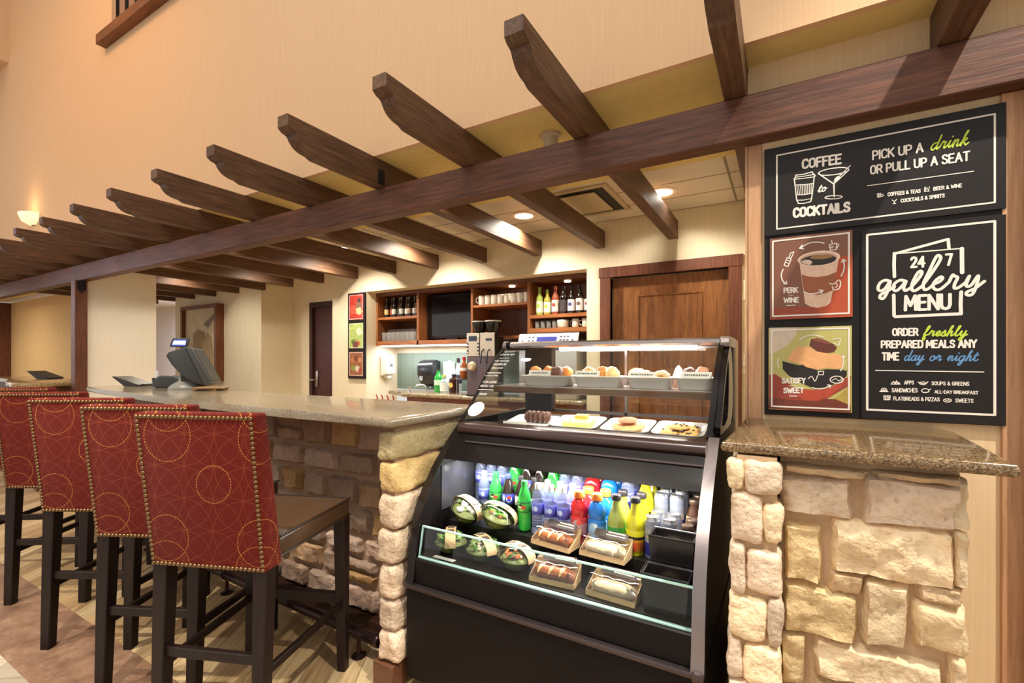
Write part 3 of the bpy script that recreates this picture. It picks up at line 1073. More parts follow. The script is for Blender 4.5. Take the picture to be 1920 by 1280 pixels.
def stool_proto(loc, rz, label):
    t = thing('bar_stool', label, 'bar stool', loc, rz, 'bar stools along the bar')
    legm = wood('espresso_wood', [(24, 15, 12), (32, 21, 17), (42, 29, 24)], 'z', 5, 14, .42, .05, spec=.25)
    leather = plain('brown_leather', (84, 62, 44), .26, vscale=8)
    brass = plain('antique_brass', (132, 106, 72), .38, .9)
    hw, yb0, yt0, zb, zt = .213, -.018, -.080, .615, 1.135
    th0, th1 = .085, .062
    nx, nz_ = 2, 14
    mb = MB()
    mb.hexa([(-hw, yb0, zb), (hw, yb0, zb), (hw, yb0 + th0, zb), (-hw, yb0 + th0, zb),
             (-hw - .004, yt0, zt), (hw + .004, yt0, zt), (hw + .004, yt0 + th1, zt), (-hw - .004, yt0 + th1, zt)], .010, 3)
    mb.build('backrest', fabric_back(), t)
    mb = MB()
    def rear(u, v):     # point on the rear face
        return Vector(((-hw - .004 * v) * (1 - u) + (hw + .004 * v) * u, yb0 + (yt0 - yb0) * v, zb + (zt - zb) * v))
    pts = []
    k = 26
    e = .028
    for i in range(k + 1):
        pts.append(rear(e + (1 - 2 * e) * i / k, 1 - .026)); pts.append(rear(e + (1 - 2 * e) * i / k, .020))
    k = 32
    for i in range(1, k):
        v = .020 + (1 - .046) * i / k
        pts.append(rear(e, v)); pts.append(rear(1 - e, v))
    for p in pts:
        mb.lathe([(.0075, .001), (.0065, -.0025), (.0035, -.0048), (0, -.0055)], (p.x, p.y, p.z), 7, 'y')
    mb.build('nailhead_trim', brass, t)
    # seat: boxed leather cushion on a rail
    mb = MB()
    mb.hexa([(-.205, .055, .635), (.205, .055, .635), (.225, .495, .635), (-.225, .495, .635),
             (-.205, .055, .705), (.205, .055, .705), (.225, .495, .712), (-.225, .495, .712)], .012, 3)
    mb.build('seat', leather, t)
    mb = MB()
    for z in (.640, .708):
        mb.tube([(-.206, .06, z), (-.226, .494, z + .003), (.226, .494, z + .003), (.206, .06, z)], .004, 6)
    mb.build('seat_piping', plain('dark_leather', (52, 38, 28), .4), t)
    def leg(x0, y0, x1, y1, a, b_):
        mb = MB()
        mb.hexa([(x1 - b_, y1 - b_, 0), (x1 + b_, y1 - b_, 0), (x1 + b_, y1 + b_, 0), (x1 - b_, y1 + b_, 0),
                 (x0 - a, y0 - a, .64), (x0 + a, y0 - a, .64), (x0 + a, y0 + a, .64), (x0 - a, y0 + a, .64)], .003, 1)
        mb.build('leg', legm, t, smooth=0)
    for sx in (-1, 1):
        leg(.186 * sx, .012, .186 * sx, -.012, .026, .020)
        leg(.203 * sx, .465, .215 * sx, .455, .025, .018)
    def bar_(p, q, hw_, hh):
        p, q = Vector(p), Vector(q)
        d = (q - p).normalized(); s = d.cross(Vector((0, 0, 1))).normalized() * hw_
        mb = MB()
        z = Vector((0, 0, hh))
        mb.hexa([p - s - z, q - s - z, q + s - z, p + s - z, p - s + z, q - s + z, q + s + z, p + s + z], .003, 1)
        mb.build('stretcher', legm, t, smooth=0)
    bar_((-.17, .0, .325), (.17, .0, .325), .011, .017)
    bar_((-.195, .46, .30), (.195, .46, .30), .012, .023)
    for sx in (-1, 1):
        bar_((.187 * sx, .01, .275), (.208 * sx, .45, .275), .010, .014)
    return t
R = math.radians
s0 = stool_proto((-1.646, .845, 0), R(21), 'red backed bar stool nearest the viewer with its brown leather seat in full view')
dup(s0, (-2.135, .872, 0), R(26), 'red backed bar stool partly hidden behind the nearest stool')
dup(s0, (-2.736, .888, 0), R(30), 'red backed bar stool in the middle of the row of five')
dup(s0, (-3.44, .94, 0), R(34), 'red backed bar stool fourth away, cut by the left edge of the photo')
dup(s0, (-4.12, 1.0, 0), R(35), 'red backed bar stool at the far end of the row, showing mostly its top edge')
# ================================================================ refrigerated display case
CX0, CX1 = -1.285, -.190
PROF = [(1.382, .42), (1.395, .48), (1.402, .55), (1.428, .67), (1.476, .765), (1.543, .85), (1.637, .94), (1.750, 1.03)]
PROFU = [(1.750, 1.03), (1.862, 1.136), (1.954, 1.237), (2.044, 1.312), (2.13, 1.368)]
case = thing('display_case', 'black refrigerated bakery and drinks display case with slanted glass between bar and pier', 'display case', (-.74, 1.9, 0))
CL = -case.location
BLK = plain('case_black', (22, 18, 18), .42, 0, .14, var=.04)
BLKG = plain('case_black_gloss', (30, 25, 25), .2, 0, .35, var=.04)
STEEL = plain('brushed_steel', (150, 140, 140), .34, .9, var=.04)
DKSTEEL = plain('dark_steel', (86, 76, 76), .34, .8, var=.04)
GLASS = glassy('case_glass', (.97, .985, .98), .55)
GEDGE = plain('glass_edge_green', (176, 214, 202), .15, var=0)
def cpart(mb, name, mat, smooth=40, parent=None, label=None):
    o = mb.build(name, mat, parent or case, smooth=smooth, loc=CL if parent is None else None)
    if label:
        o['label'] = label
    return o
mb = MB(); mb.box(CX0 - .012, 1.392, .05, CX1, 2.45, .412, .004, 1); mb.box(CX0 + .03, 1.44, 0, CX1 - .03, 2.42, .05)
cpart(mb, 'base_cabinet', BLK, 0)
mb = MB(); mb.box(CX0 - .004, 1.372, .412, CX1 - .022, 1.42, .428, .005, 2)
cpart(mb, 'base_trim', DKSTEEL)
mb = MB(); mb.box(CX1 - .03, 1.366, .408, CX1 + .001, 1.425, .434, .004, 2)
cpart(mb, 'trim_cap', DKSTEEL)
mb = MB(); mb.box(CX0 - .013, 1.376, .408, CX0 + .012, 1.43, .432, .004, 2)
cpart(mb, 'trim_cap', DKSTEEL)
# curved end panels
poly = PROF + [(2.40, 1.03), (2.40, .43)]
for x0, x1 in ((CX0, CX0 + .03), (CX1 - .03, CX1)):
    mb = MB()
    mb.prism(poly, 'x', x0, x1, .003, 1)
    cpart(mb, 'end_panel', BLK, 30)
def strip(mb, prof, x0, x1, out, thick):
    """band that follows a curve in the y z plane"""
    n = len(prof)
    rows = []
    for i, (y, z) in enumerate(prof):
        a = prof[max(0, i - 1)]; b = prof[min(n - 1, i + 1)]
        t = Vector((b[0] - a[0], b[1] - a[1])).normalized()
        nn = Vector((-t.y, t.x))
        p = Vector((y, z)) + nn * out; q = Vector((y, z)) + nn * (out - thick)
        rows.append([(x0, q.x, q.y), (x0, p.x, p.y), (x1, p.x, p.y), (x1, q.x, q.y), (x0, q.x, q.y)])
    V = mb.gridsurf(rows)
    mb.bm.faces.new([V[0][k] for k in range(4)]); mb.bm.faces.new([V[-1][k] for k in range(4)][::-1])
mb = MB(); strip(mb, PROF[0:], CX1 - .034, CX1 + .002, .006, .005)
cpart(mb, 'edge_trim', STEEL, 30, label='brushed steel edge of the right end panel')
mb = MB(); strip(mb, PROF, CX0 - .002, CX0 + .034, .006, .005)
cpart(mb, 'edge_trim', BLKG, 30)
# lower front
mb = MB(); mb.box(CX0 + .03, 1.395, .428, CX1 - .03, 1.43, .524, .004, 1)
cpart(mb, 'lower_fascia', BLK, 0)
mb = MB(); mb.prism([(1.414, .524), (1.418, .524), (1.440, .640), (1.436, .640)], 'x', CX0 + .035, CX1 - .034)
cpart(mb, 'front_glass', GLASS, 0)
mb = MB()
mb.box(CX0 + .035, 1.409, .520, CX1 - .034, 1.423, .528); mb.hexa([(CX0 + .035, 1.434, .637), (CX1 - .034, 1.434, .637), (CX1 - .034, 1.442, .637), (CX0 + .035, 1.442, .637),
        (CX0 + .035, 1.4345, .642), (CX1 - .034, 1.4345, .642), (CX1 - .034, 1.4425, .642), (CX0 + .035, 1.4425, .642)])
for x in (CX0 + .035, CX1 - .037):
    mb.prism([(1.412, .524), (1.420, .524), (1.442, .640), (1.434, .640)], 'x', x, x + .003)
cpart(mb, 'glass_edge', GEDGE, 0, label='pale green polished edge of the low front glass')
# interior decks stepping up
DECK = plain('deck_black', (30, 27, 26), .3, var=.05)
mb = MB()
mb.box(CX0 + .03, 1.43, .50, CX1 - .03, 1.612, .528)
mb.box(CX0 + .03, 1.612, .50, CX1 - .03, 1.765, .612)
mb.box(CX0 + .03, 1.765, .50, CX1 - .03, 2.0, .662)
cpart(mb, 'drink_deck', DECK, 0)
mb = MB(); mb.box(CX0 + .03, 2.0, .50, CX1 - .03, 2.03, .99)
cpart(mb, 'back_liner', plain('liner_grey', (70, 70, 72), .4), 0)
for xa in (CX0 + .0302, CX1 - .034):
    mb = MB(); mb.box(xa, 1.56, .67, xa + .0038, 2.0, .86)
    cpart(mb, 'side_liner', plain('liner_dark', (62, 62, 66), .15), 0)
mb = MB()
for xx in (CX0 + .09,):
    mb.box(xx, 1.432, .529, xx + .10, 1.452, .5305)
cpart(mb, 'price_tag', plain('tag_white', (228, 226, 220), .5), 0)
# fascia between the two openings
mb = MB()
mb.prism([(1.575, .884), (1.600, .915), (1.672, .978), (1.76, .978), (1.85, .955), (1.85, .90), (1.66, .890)], 'x', CX0 + .03, CX1 - .034, .004, 1)
cpart(mb, 'fascia', BLK, 30)
mb = MB(); strip(mb, [(1.640, .945), (1.646, .950)], CX0 + .10, CX1 - .036, .010, .006)
cpart(mb, 'fascia_highlight', DKSTEEL, 0)  # strip stands in for the thin highlight along the black fascia
mb = MB()
pl = [(1.700 + .030 * math.cos(a), .998 + .026 * math.sin(a)) for a in [PI * (1.45 - .95 * i / 8) for i in range(9)]]
pl += [(1.78, 1.024), (1.78, .972)]
mb.prism(pl, 'x', CX0 + .03, CX1 - .034)
cpart(mb, 'bumper', plain('bumper_brown', (58, 42, 40), .22, var=.04), 50)
tube_em = plain('case_lamp', (255, 255, 255), .5, emit=(255, 250, 240), estr=14, var=0)
mb = MB(); mb.tube([(CX0 + .08, 1.70, .882), (CX1 - .08, 1.70, .882)], .008, 8)
cpart(mb, 'lower_light_tube', tube_em)
o = lamp('case_lower_lamp', 'AREA', (-.74, 1.68, .868), 7.5, (1, .98, .95), .95, rot=(R(-12), 0, 0), sizey=.03)
# upper display
mb = MB(); mb.box(CX0 + .03, 1.785, .972, CX1 - .03, 2.40, 1.000)
cpart(mb, 'upper_deck', plain('deck_dark', (44, 40, 40), .22, .2), 0)
mb = MB()
for x in (-.875, -.642, -.412):
    mb.box(x - .03, 1.80, 1.0002, x + .03, 2.2, 1.0016)

cpart(mb, 'deck_rail', plain('rail_steel', (120, 118, 122), .3, .8), 0)
mb = MB()
rows = []
def catm(P, n):
    out = []
    for i in range(len(P) - 1):
        p0 = Vector(P[max(0, i - 1)]); p1 = Vector(P[i]); p2 = Vector(P[i + 1]); p3 = Vector(P[min(len(P) - 1, i + 2)])
        for k in range(n):
            t = k / n
            out.append(.5 * ((2 * p1) + (p2 - p0) * t + (2 * p0 - 5 * p1 + 4 * p2 - p3) * t * t + (3 * p1 - p0 - 3 * p2 + p3) * t ** 3))
    out.append(Vector(P[-1]))
    return out
GP = [(p.x, p.y) for p in catm(PROFU, 5)]
for y, z in GP:
    rows.append([(CX0 + .004, y - .004, z + .002), (CX1 - .036, y - .004, z + .002)])
mb.gridsurf(rows)
fg = cpart(mb, 'upper_front_glass', GLASS, 60)
mb = MB(); strip(mb, GP, CX1 - .042, CX1 - .022, .006, .012)
cpart(mb, 'glass_frame', BLKG, 40)
mb = MB(); strip(mb, GP, CX0 - .002, CX0 + .008, .006, .010)
cpart(mb, 'glass_frame', BLKG, 40)
# left end glass, right end glass in a D shaped black rim
mb = MB(); mb.prism(GP + [(2.36, 1.372), (2.36, 1.035)], 'x', CX0 + .010, CX0 + .015)
cpart(mb, 'end_glass', GLASS, 0)
mb = MB(); mb.prism([(1.80, 1.045)] + [(a + .03, b) for a, b in GP[2:-1]] + [(2.16, 1.345), (2.235, 1.29), (2.25, 1.14), (2.22, 1.06), (2.15, 1.045)], 'x', CX1 - .018, CX1 - .013)
cpart(mb, 'end_glass', GLASS, 0)
def radial(poly, c, n=56):
    out = []
    for k in range(n):
        a = 2 * PI * k / n
        d = (math.cos(a), math.sin(a))
        best = None
        for (p, q) in zip(poly, poly[1:] + poly[:1]):
            ex, ez = q[0] - p[0], q[1] - p[1]
            det = d[0] * -ez + d[1] * ex
            if abs(det) < 1e-9:
                continue
            rx, rz = p[0] - c[0], p[1] - c[1]
            t = (rx * -ez + rz * ex) / det
            u = (d[0] * rz - d[1] * rx) / det
            if t > 0 and -1e-6 <= u <= 1 + 1e-6 and (best is None or t > best):
                best = t
        out.append((c[0] + d[0] * best, c[1] + d[1] * best))
    return out
rim = [(1.77, 1.036)] + [(a + .012, b) for a, b in GP[3:-1]] + [(2.15, 1.362), (2.22, 1.34), (2.252, 1.28), (2.268, 1.2), (2.268, 1.11), (2.24, 1.055), (2.18, 1.034), (2.05, 1.03)]
hole = [(1.835, 1.062), (1.915, 1.145), (1.985, 1.225), (2.045, 1.288), (2.082, 1.305), (2.100, 1.27), (2.098, 1.19), (2.080, 1.11), (2.045, 1.070), (1.95, 1.055)]
cxy = (2.02, 1.17)
ring_o, ring_i = radial(rim, cxy), radial(hole, cxy)
mb = MB()
rows = []
for k in range(57):
    a, b = ring_o[k % 56], ring_i[k % 56]
    rows.append([(CX1 - .024, *a), (CX1 - .001, *a), (CX1 - .001, *b), (CX1 - .024, *b), (CX1 - .024, *a)])
mb.gridsurf(rows)
cpart(mb, 'end_frame', BLKG, 40)
# shelf
mb = MB(); mb.box(CX0 + .04, 1.955, 1.148, CX1 - .04, 2.31, 1.176, .003, 1)
cpart(mb, 'pastry_shelf', plain('shelf_brown', (84, 62, 44), .3, var=.04), 0)
mb = MB(); mb.box(CX0 + .045, 1.96, 1.1765, CX1 - .045, 2.30, 1.180)
cpart(mb, 'shelf_top', plain('shelf_top', (172, 164, 156), .2, .4), 0)
# rear sliding doors
mb = MB()
for a, b in ((-1.10, -.69), (-.675, -.235)):
    mb.box(a, 2.345, 1.03, b, 2.349, 1.36)
cpart(mb, 'rear_glass_door', glassy('rear_glass', (.93, .95, .94), .8), 0)
mb = MB()
for x in (-1.10, -.69, -.235):
    mb.box(x - .006, 2.335, 1.022, x + .006, 2.36, 1.372)
mb.box(-1.1, 2.335, 1.022, -.235, 2.36, 1.036); mb.box(-1.1, 2.335, 1.36, -.235, 2.36, 1.372)
cpart(mb, 'rear_door_frame', STEEL, 0)
mb = MB(); mb.box(CX0 + .016, 2.33, 1.022, -1.106, 2.38, 1.372); mb.box(CX1 - .04, 2.30, 1.022, CX1 - .001, 2.40, 1.372)
cpart(mb, 'rear_post', plain('post_dark', (58, 46, 40), .4), 0)
# canopy with lamp
mb = MB()
can = [(2.125, 1.368), (2.118, 1.378), (2.122, 1.392), (2.135, 1.400), (2.40, 1.400), (2.40, 1.368)]
mb.prism(can, 'x', CX0 + .035, CX1 - .035, .003, 1)
cpart(mb, 'canopy', plain('canopy_steel', (176, 166, 164), .22, .9, var=.03), 30)
for x0, x1, m in ((CX0 + .018, CX0 + .034, BLK), (CX0 - .004, CX0 + .018, STEEL), (CX1 - .035, CX1 + .001, plain('canopy_cap', (190, 180, 178), .35, .6, var=.03))):
    mb = MB(); mb.prism([(2.118, 1.360), (2.110, 1.378), (2.116, 1.395), (2.132, 1.404), (2.40, 1.404), (2.40, 1.360)], 'x', x0, x1, .003, 1)
    cpart(mb, 'canopy_cap', m, 30)
mb = MB(); mb.box(-1.0, 2.20, 1.352, -.33, 2.225, 1.366, .004)
cpart(mb, 'upper_light_tube', tube_em)
lamp('case_upper_lamp', 'AREA', (-.68, 2.19, 1.348), 4.5, (1, .95, .86), .75, rot=(R(-25), 0, 0), sizey=.03)
lamp('case_shelf_lamp', 'AREA', (-.70, 2.02, 1.143), 2.2, (1, .95, .86), .7, sizey=.03)
mb = MB(); mb.prism([(2.40, .05), (2.56, .05), (2.56, .95), (2.40, .95)], 'x', CX0 + .03, CX1 - .001); mb.box(CX1 - .035, 2.402, .95, CX1 - .001, 2.56, 1.400)
cpart(mb, 'rear_housing', plain('rear_beige', (186, 160, 118), .4, .3, var=.03), 0)

# ---------------------------------------------------------------- bottles and cans
def milky(name, col, amt):
    """clear plastic or glass with an even pale tone mixed in to brighten it"""
    if name in MC:
        return MC[name]
    m = bpy.data.materials.new(name)
    m.use_nodes = True
    nt = m.node_tree
    b = nt.nodes['Principled BSDF']
    out = nt.nodes['Material Output']
    b.inputs['Base Color'].default_value = srgb(*col)
    b.inputs['Roughness'].default_value = .08
    b.inputs['Specular IOR Level'].default_value = .8
    tr = N(nt, 'ShaderNodeBsdfTransparent')
    mx = N(nt, 'ShaderNodeMixShader')
    mx.inputs[0].default_value = amt
    nt.links.new(tr.outputs[0], mx.inputs[1])
    nt.links.new(b.outputs[0], mx.inputs[2])
    nt.links.new(mx.outputs[0], out.inputs[0])
    MC[name] = m
    return m
def clearmat(name, tint, refl=1.2, rough=.05):
    return glassy(name, tint, refl, rough)
def lab_mat(name, bands, z0, z1, rough=.4, spots=()):
    """printed sleeve: horizontal colour bands, with round marks facing the front"""
    if name in MC:
        return MC[name]
    m, nt, b = base_mat(name)
    tc = N(nt, 'ShaderNodeTexCoord')
    sp = N(nt, 'ShaderNodeSeparateXYZ')
    nt.links.new(tc.outputs['Object'], sp.inputs[0])
    mr = N(nt, 'ShaderNodeMapRange')
    mr.inputs[1].default_value = z0; mr.inputs[2].default_value = z1
    nt.links.new(sp.outputs[2], mr.inputs[0])
    r = N(nt, 'ShaderNodeValToRGB')
    r.color_ramp.interpolation = 'CONSTANT'
    e = r.color_ramp.elements
    e[0].position = 0; e[0].color = srgb(*bands[0][1])
    e[1].position = bands[1][0] if len(bands) > 1 else .999; e[1].color = srgb(*bands[-1 if len(bands) == 1 else 1][1])
    for p, c in bands[2:]:
        k = e.new(p); k.color = srgb(*c)
    nt.links.new(mr.outputs[0], r.inputs[0])
    cur = r.outputs[0]
    for sx, sz, rr, c, asp in spots:
        d = N(nt, 'ShaderNodeVectorMath', operation='SUBTRACT')
        nt.links.new(tc.outputs['Object'], d.inputs[0])
        d.inputs[1].default_value = (sx, 0, sz)
        ml = N(nt, 'ShaderNodeVectorMath', operation='MULTIPLY')
        ml.inputs[1].default_value = (1, 0, asp)
        nt.links.new(d.outputs[0], ml.inputs[0])
        ln = N(nt, 'ShaderNodeVectorMath', operation='LENGTH')
        nt.links.new(ml.outputs[0], ln.inputs[0])
        lt = N(nt, 'ShaderNodeMath', operation='LESS_THAN')
        lt.inputs[1].default_value = rr
        nt.links.new(ln.outputs['Value'], lt.inputs[0])
        mx = N(nt, 'ShaderNodeMix', data_type='RGBA')
        nt.links.new(lt.outputs[0], mx.inputs[0])
        nt.links.new(cur, mx.inputs[6])
        mx.inputs[7].default_value = srgb(*c)
        cur = mx.outputs[2]
    nt.links.new(cur, b.inputs['Base Color'])
    b.inputs['Roughness'].default_value = rough
    MC[name] = m
    return m

def bottle(kind, loc, label, group):
    """first of its kind, built with body, cap and sleeve"""
    if kind == 'water':
        t = thing('water_bottle', label, 'bottle', loc, 0, group)
        mb = MB()
        pr = [(0, .002), (.022, 0), (.0295, .006), (.0295, .02)]
        for i in range(5):
            z = .026 + i * .010
            pr += [(.0295, z), (.0275, z + .005)]
        pr += [(.029, .080), (.029, .128), (.0285, .135), (.027, .15), (.020, .168), (.0125, .178), (.0125, .184)]
        mb.lathe(pr, n=20); mb.build('body', milky('water_pet', (150, 160, 190), .34), t)
        mb = MB(); mb.lathe([(.0295, .080), (.0299, .0805), (.0299, .1275), (.0295, .128)], n=20)
        mb.build('sleeve', lab_mat('water_label', [(0, (74, 74, 168)), (.3, (92, 96, 196)), (.85, (120, 124, 206))], .08, .128,
                                   spots=[(0.004, .104, .010, (190, 206, 236), 1), (-.013, .104, .006, (150, 170, 226), .5)]), t)
        mb = MB(); mb.lathe([(.0145, .178), (.0145, .197), (.013, .1995), (0, .1995)], n=14)
        mb.build('cap', plain('cap_white', (240, 240, 238), .4), t)
    elif kind in ('red', 'blue'):
        t = thing('sports_drink_bottle', label, 'bottle', loc, 0, group)
        mb = MB()
        mb.lathe([(0, 0), (.028, 0), (.032, .006), (.032, .020), (.0325, .022), (.0325, .098), (.031, .102), (.031, .106), (.033, .110), (.033, .135), (.031, .146), (.024, .160), (.017, .168), (.017, .172)], n=22)
        mb.build('body', plain('drink_' + kind, (206, 30, 32) if kind == 'red' else (22, 112, 198), .12, spec=.6, coat=.3, var=.03), t)
        mb = MB(); mb.lathe([(.0327, .022), (.0332, .0225), (.0332, .0965), (.0327, .097)], n=22)
        if kind == 'red':
            l = lab_mat('sports_label_red', [(0, (150, 40, 44)), (.18, (176, 128, 132)), (.75, (206, 60, 60))], .022, .097, spots=[(-.006, .06, .018, (190, 160, 164), .55), (.002, .083, .010, (228, 90, 80), 1)])
        else:
            l = lab_mat('sports_label_blue', [(0, (30, 96, 170)), (.18, (120, 160, 200)), (.78, (40, 120, 200))], .022, .097, spots=[(-.006, .06, .018, (150, 184, 214), .55), (.004, .083, .008, (220, 232, 240), 1)])
        mb.build('sleeve', l, t)
        mb = MB(); mb.lathe([(.021, .170), (.0215, .172), (.0215, .190), (.019, .194), (0, .194)], n=18)
        mb.build('cap', plain('cap_orange', (244, 128, 48), .4), t)
    elif kind in ('cola', 'darkcola', 'dew'):
        t = thing('soda_bottle', label, 'bottle', loc, 0, group)
        mb = MB()
        mb.lathe([(0, .003), (.018, 0), (.028, .008), (.0300, .02), (.0285, .045), (.030, .072), (.0315, .078), (.0315, .122), (.030, .130), (.028, .142), (.020, .165), (.0125, .182), (.0125, .188)], n=20)
        if kind == 'dew':
            bm_ = plain('soda_green', (46, 178, 62), .12, spec=.6, coat=.3, var=.04)
        else:
            bm_ = plain('soda_dark', (32, 20, 18), .10, spec=.7, coat=.4, var=.03)
        mb.build('body', bm_, t)
        mb = MB(); mb.lathe([(.0317, .079), (.0321, .0795), (.0321, .1215), (.0317, .122)], n=20)
        if kind == 'cola':
            l = lab_mat('cola_label', [(0, (40, 48, 120)), (.08, (60, 70, 168)), (.9, (40, 44, 110))], .079, .122,
                        spots=[(.012, .100, .013, (236, 236, 240), 1), (.012, .105, .010, (206, 40, 46), 1.2), (.012, .096, .009, (50, 70, 170), 1.6), (-.014, .10, .007, (200, 206, 226), .4)])
        elif kind == 'darkcola':
            l = lab_mat('bar_code_label', [(0, (60, 52, 60)), (.08, (176, 160, 140)), (.9, (90, 84, 100))], .079, .122,
                        spots=[(-.010, .10, .008, (214, 202, 184), .45), (.010, .10, .007, (120, 104, 92), .4)])
        else:
            l = lab_mat('green_soda_label', [(0, (30, 120, 50)), (.1, (60, 160, 60)), (.85, (20, 90, 44))], .079, .122,
                        spots=[(-.006, .107, .011, (34, 40, 30), 1.6), (.008, .101, .012, (206, 60, 44), 1.8), (-.008, .101, .008, (236, 226, 200), 2.2), (0, .09, .010, (150, 206, 90), 3)])
        mb.build('sleeve', l, t)
        mb = MB(); mb.lathe([(.0145, .184), (.0145, .200), (.013, .2025), (0, .2025)], n=14)
        mb.build('cap', {'dew': plain('cap_green', (40, 150, 60), .4), 'cola': plain('cap_blue', (56, 66, 160), .4), 'darkcola': plain('cap_black', (36, 32, 34), .4)}[kind], t)
    elif kind in ('limejuice', 'yellowjuice'):
        t = thing('juice_bottle', label, 'bottle', loc, 0, group)
        mb = MB()
        mb.lathe([(0, 0), (.029, 0), (.032, .006), (.032, .085), (.0325, .10), (.031, .115), (.024, .135), (.016, .16), (.0145, .18), (.0145, .186)], n=22)
        mb.build('body', plain('juice_lime', (150, 160, 72), .1, spec=.7, coat=.4, var=.05) if kind == 'limejuice' else plain('juice_yellow', (206, 196, 30), .1, spec=.7, coat=.4, var=.05), t)
        mb = MB(); mb.lathe([(.0322, .012), (.0326, .0125), (.0326, .088), (.0322, .0885)], n=22)
        if kind == 'limejuice':
            l = lab_mat('lime_label', [(0, (176, 170, 60)), (.12, (40, 120, 46)), (.52, (30, 34, 26)), (.66, (150, 196, 70)), (.74, (44, 128, 50))], .012, .088,
                        spots=[(.0, .035, .012, (110, 176, 70), 1), (-.014, .033, .008, (200, 216, 90), 1), (.014, .03, .007, (80, 150, 60), 1)])
        else:
            l = lab_mat('yellow_label', [(0, (170, 150, 20)), (.1, (196, 110, 36)), (.5, (214, 150, 40)), (.60, (40, 34, 20)), (.74, (206, 196, 30))], .012, .088,
                        spots=[(.005, .034, .013, (206, 84, 40), .8), (-.012, .03, .009, (110, 140, 40), 1)])
        mb.build('sleeve', l, t)
        mb = MB(); mb.lathe([(.0175, .182), (.018, .184), (.018, .198), (.016, .201), (0, .201)], n=18)
        mb.build('cap', plain('cap_black', (36, 32, 34), .4), t)
    elif kind == 'can':
        t = thing('energy_drink_can', label, 'can', loc, 0, group)
        mb = MB()
        mb.lathe([(0, .004), (.020, .002), (.0235, 0), (.0265, .007), (.0265, .130)], n=22)
        mb.build('body', lab_mat('energy_label', [(0, (140, 142, 152)), (.08, (44, 54, 140)), (.42, (150, 153, 164)), (.80, (136, 142, 156))], 0, .13, .22,
                 spots=[(.004, .072, .009, (204, 40, 50), 1.4), (-.004, .078, .007, (228, 184, 60), 1)]), t)
        mb = MB(); mb.lathe([(.0265, .130), (.0232, .139), (.0232, .143), (.0215, .143), (.0205, .139), (0, .139)], n=22)
        mb.build('lid', plain('can_aluminium', (206, 206, 210), .25, .9), t)
        mb = MB(); mb.lathe([(0, 0), (.007, 0), (.007, .0015), (0, .0015)], (0, -.006, .1393), n=10)
        mb.build('pull_tab', plain('can_aluminium', (206, 206, 210), .25, .9), t)
    elif kind == 'coffee':
        t = thing('coffee_drink_bottle', label, 'bottle', loc, 0, group)
        mb = MB()
        mb.lathe([(0, 0), (.028, 0), (.031, .006), (.0315, .05), (.029, .075), (.020, .098), (.0165, .110), (.0165, .122)], n=22)
        mb.build('body', plain('coffee_cream', (204, 164, 112), .1, spec=.7, coat=.5, var=.05), t)
        mb = MB(); mb.lathe([(.0292, .074), (.0296, .0745), (.0207, .0985), (.0172, .1095), (.0172, .118), (.0168, .118)], n=22)
        mb.build('sleeve', plain('coffee_wrap', (70, 40, 28), .3), t)
        mb = MB(); mb.lathe([(.0195, .116), (.020, .118), (.020, .130), (.018, .133), (0, .133)], n=18)
        mb.build('cap', plain('cap_bronze', (120, 98, 82), .3, .7), t)
    return t

PROTO = {}
def put(kind, loc, label, group, rz=0):
    if kind not in PROTO:
        PROTO[kind] = bottle(kind, loc, label, group)
        PROTO[kind].rotation_euler = (0, 0, rz)
        if kind in ('water', 'cola', 'darkcola', 'dew'):
            PROTO[kind].scale = (.88, .88, 1)
    else:
        dup(PROTO[kind], loc, rz, label, group)
Z0, Z1 = .6126, .6626
rows_ = [(1.662, Z0, 'front row'), (1.729, Z0, 'second row'), (1.802, Z1, 'third row'), (1.872, Z1, 'back row')]
rr = random.Random(5)
def jz(): return rr.uniform(-.25, .25)
# columns: kind by row, x, name
COLS = [
    (-1.216, ['', '', 'water', 'water'], 'at the far left end'),
    (-1.158, ['', 'water', 'water', 'water'], 'in the leftmost front column'),
    (-1.098, ['', 'dew', 'water', 'water'], 'beside the left water bottles'),
    (-1.034, ['', 'cola', 'dew', 'dew'], 'behind the left salad bowl'),
    (-.970, ['', 'darkcola', 'cola', 'cola'], 'right of the leftmost cola'),
    (-.908, ['dew', 'darkcola', 'darkcola', 'darkcola'], 'just left of the clear water group'),
    (-.846, ['water', 'water', 'dew', 'dew'], 'first column of the clear water group'),
    (-.791, ['water', 'water', 'water', 'water'], 'second column of the clear water group'),
    (-.736, ['water', 'water', 'water', 'water'], 'third column of the clear water group'),
    (-.670, ['red', 'red', 'red', 'red'], 'in the red drink column'),
    (-.600, ['blue', 'blue', 'blue', 'blue'], 'in the blue drink column'),
    (-.526, ['limejuice', 'limejuice', 'water', 'water'], 'in the lime juice column'),
    (-.456, ['yellowjuice', 'yellowjuice', 'yellowjuice', 'yellowjuice'], 'in the yellow juice column'),
    (-.396, ['can', 'can', 'can', 'can'], 'in the first can column'),
    (-.340, ['can', 'can', 'can', 'can'], 'in the second can column'),
    (-.278, ['coffee', 'coffee', 'coffee', 'coffee'], 'in the far right bottle column'),
]
LOOK = {'water': 'clear blue-labelled water bottle', 'dew': 'green soda bottle', 'cola': 'dark cola bottle with blue label',
        'darkcola': 'dark cola bottle with pale label', 'red': 'red sports drink bottle', 'blue': 'blue sports drink bottle',
        'limejuice': 'pale lime juice bottle', 'yellowjuice': 'bright yellow juice bottle', 'can': 'slim silver energy drink can',
        'coffee': 'small tan bottled coffee'}
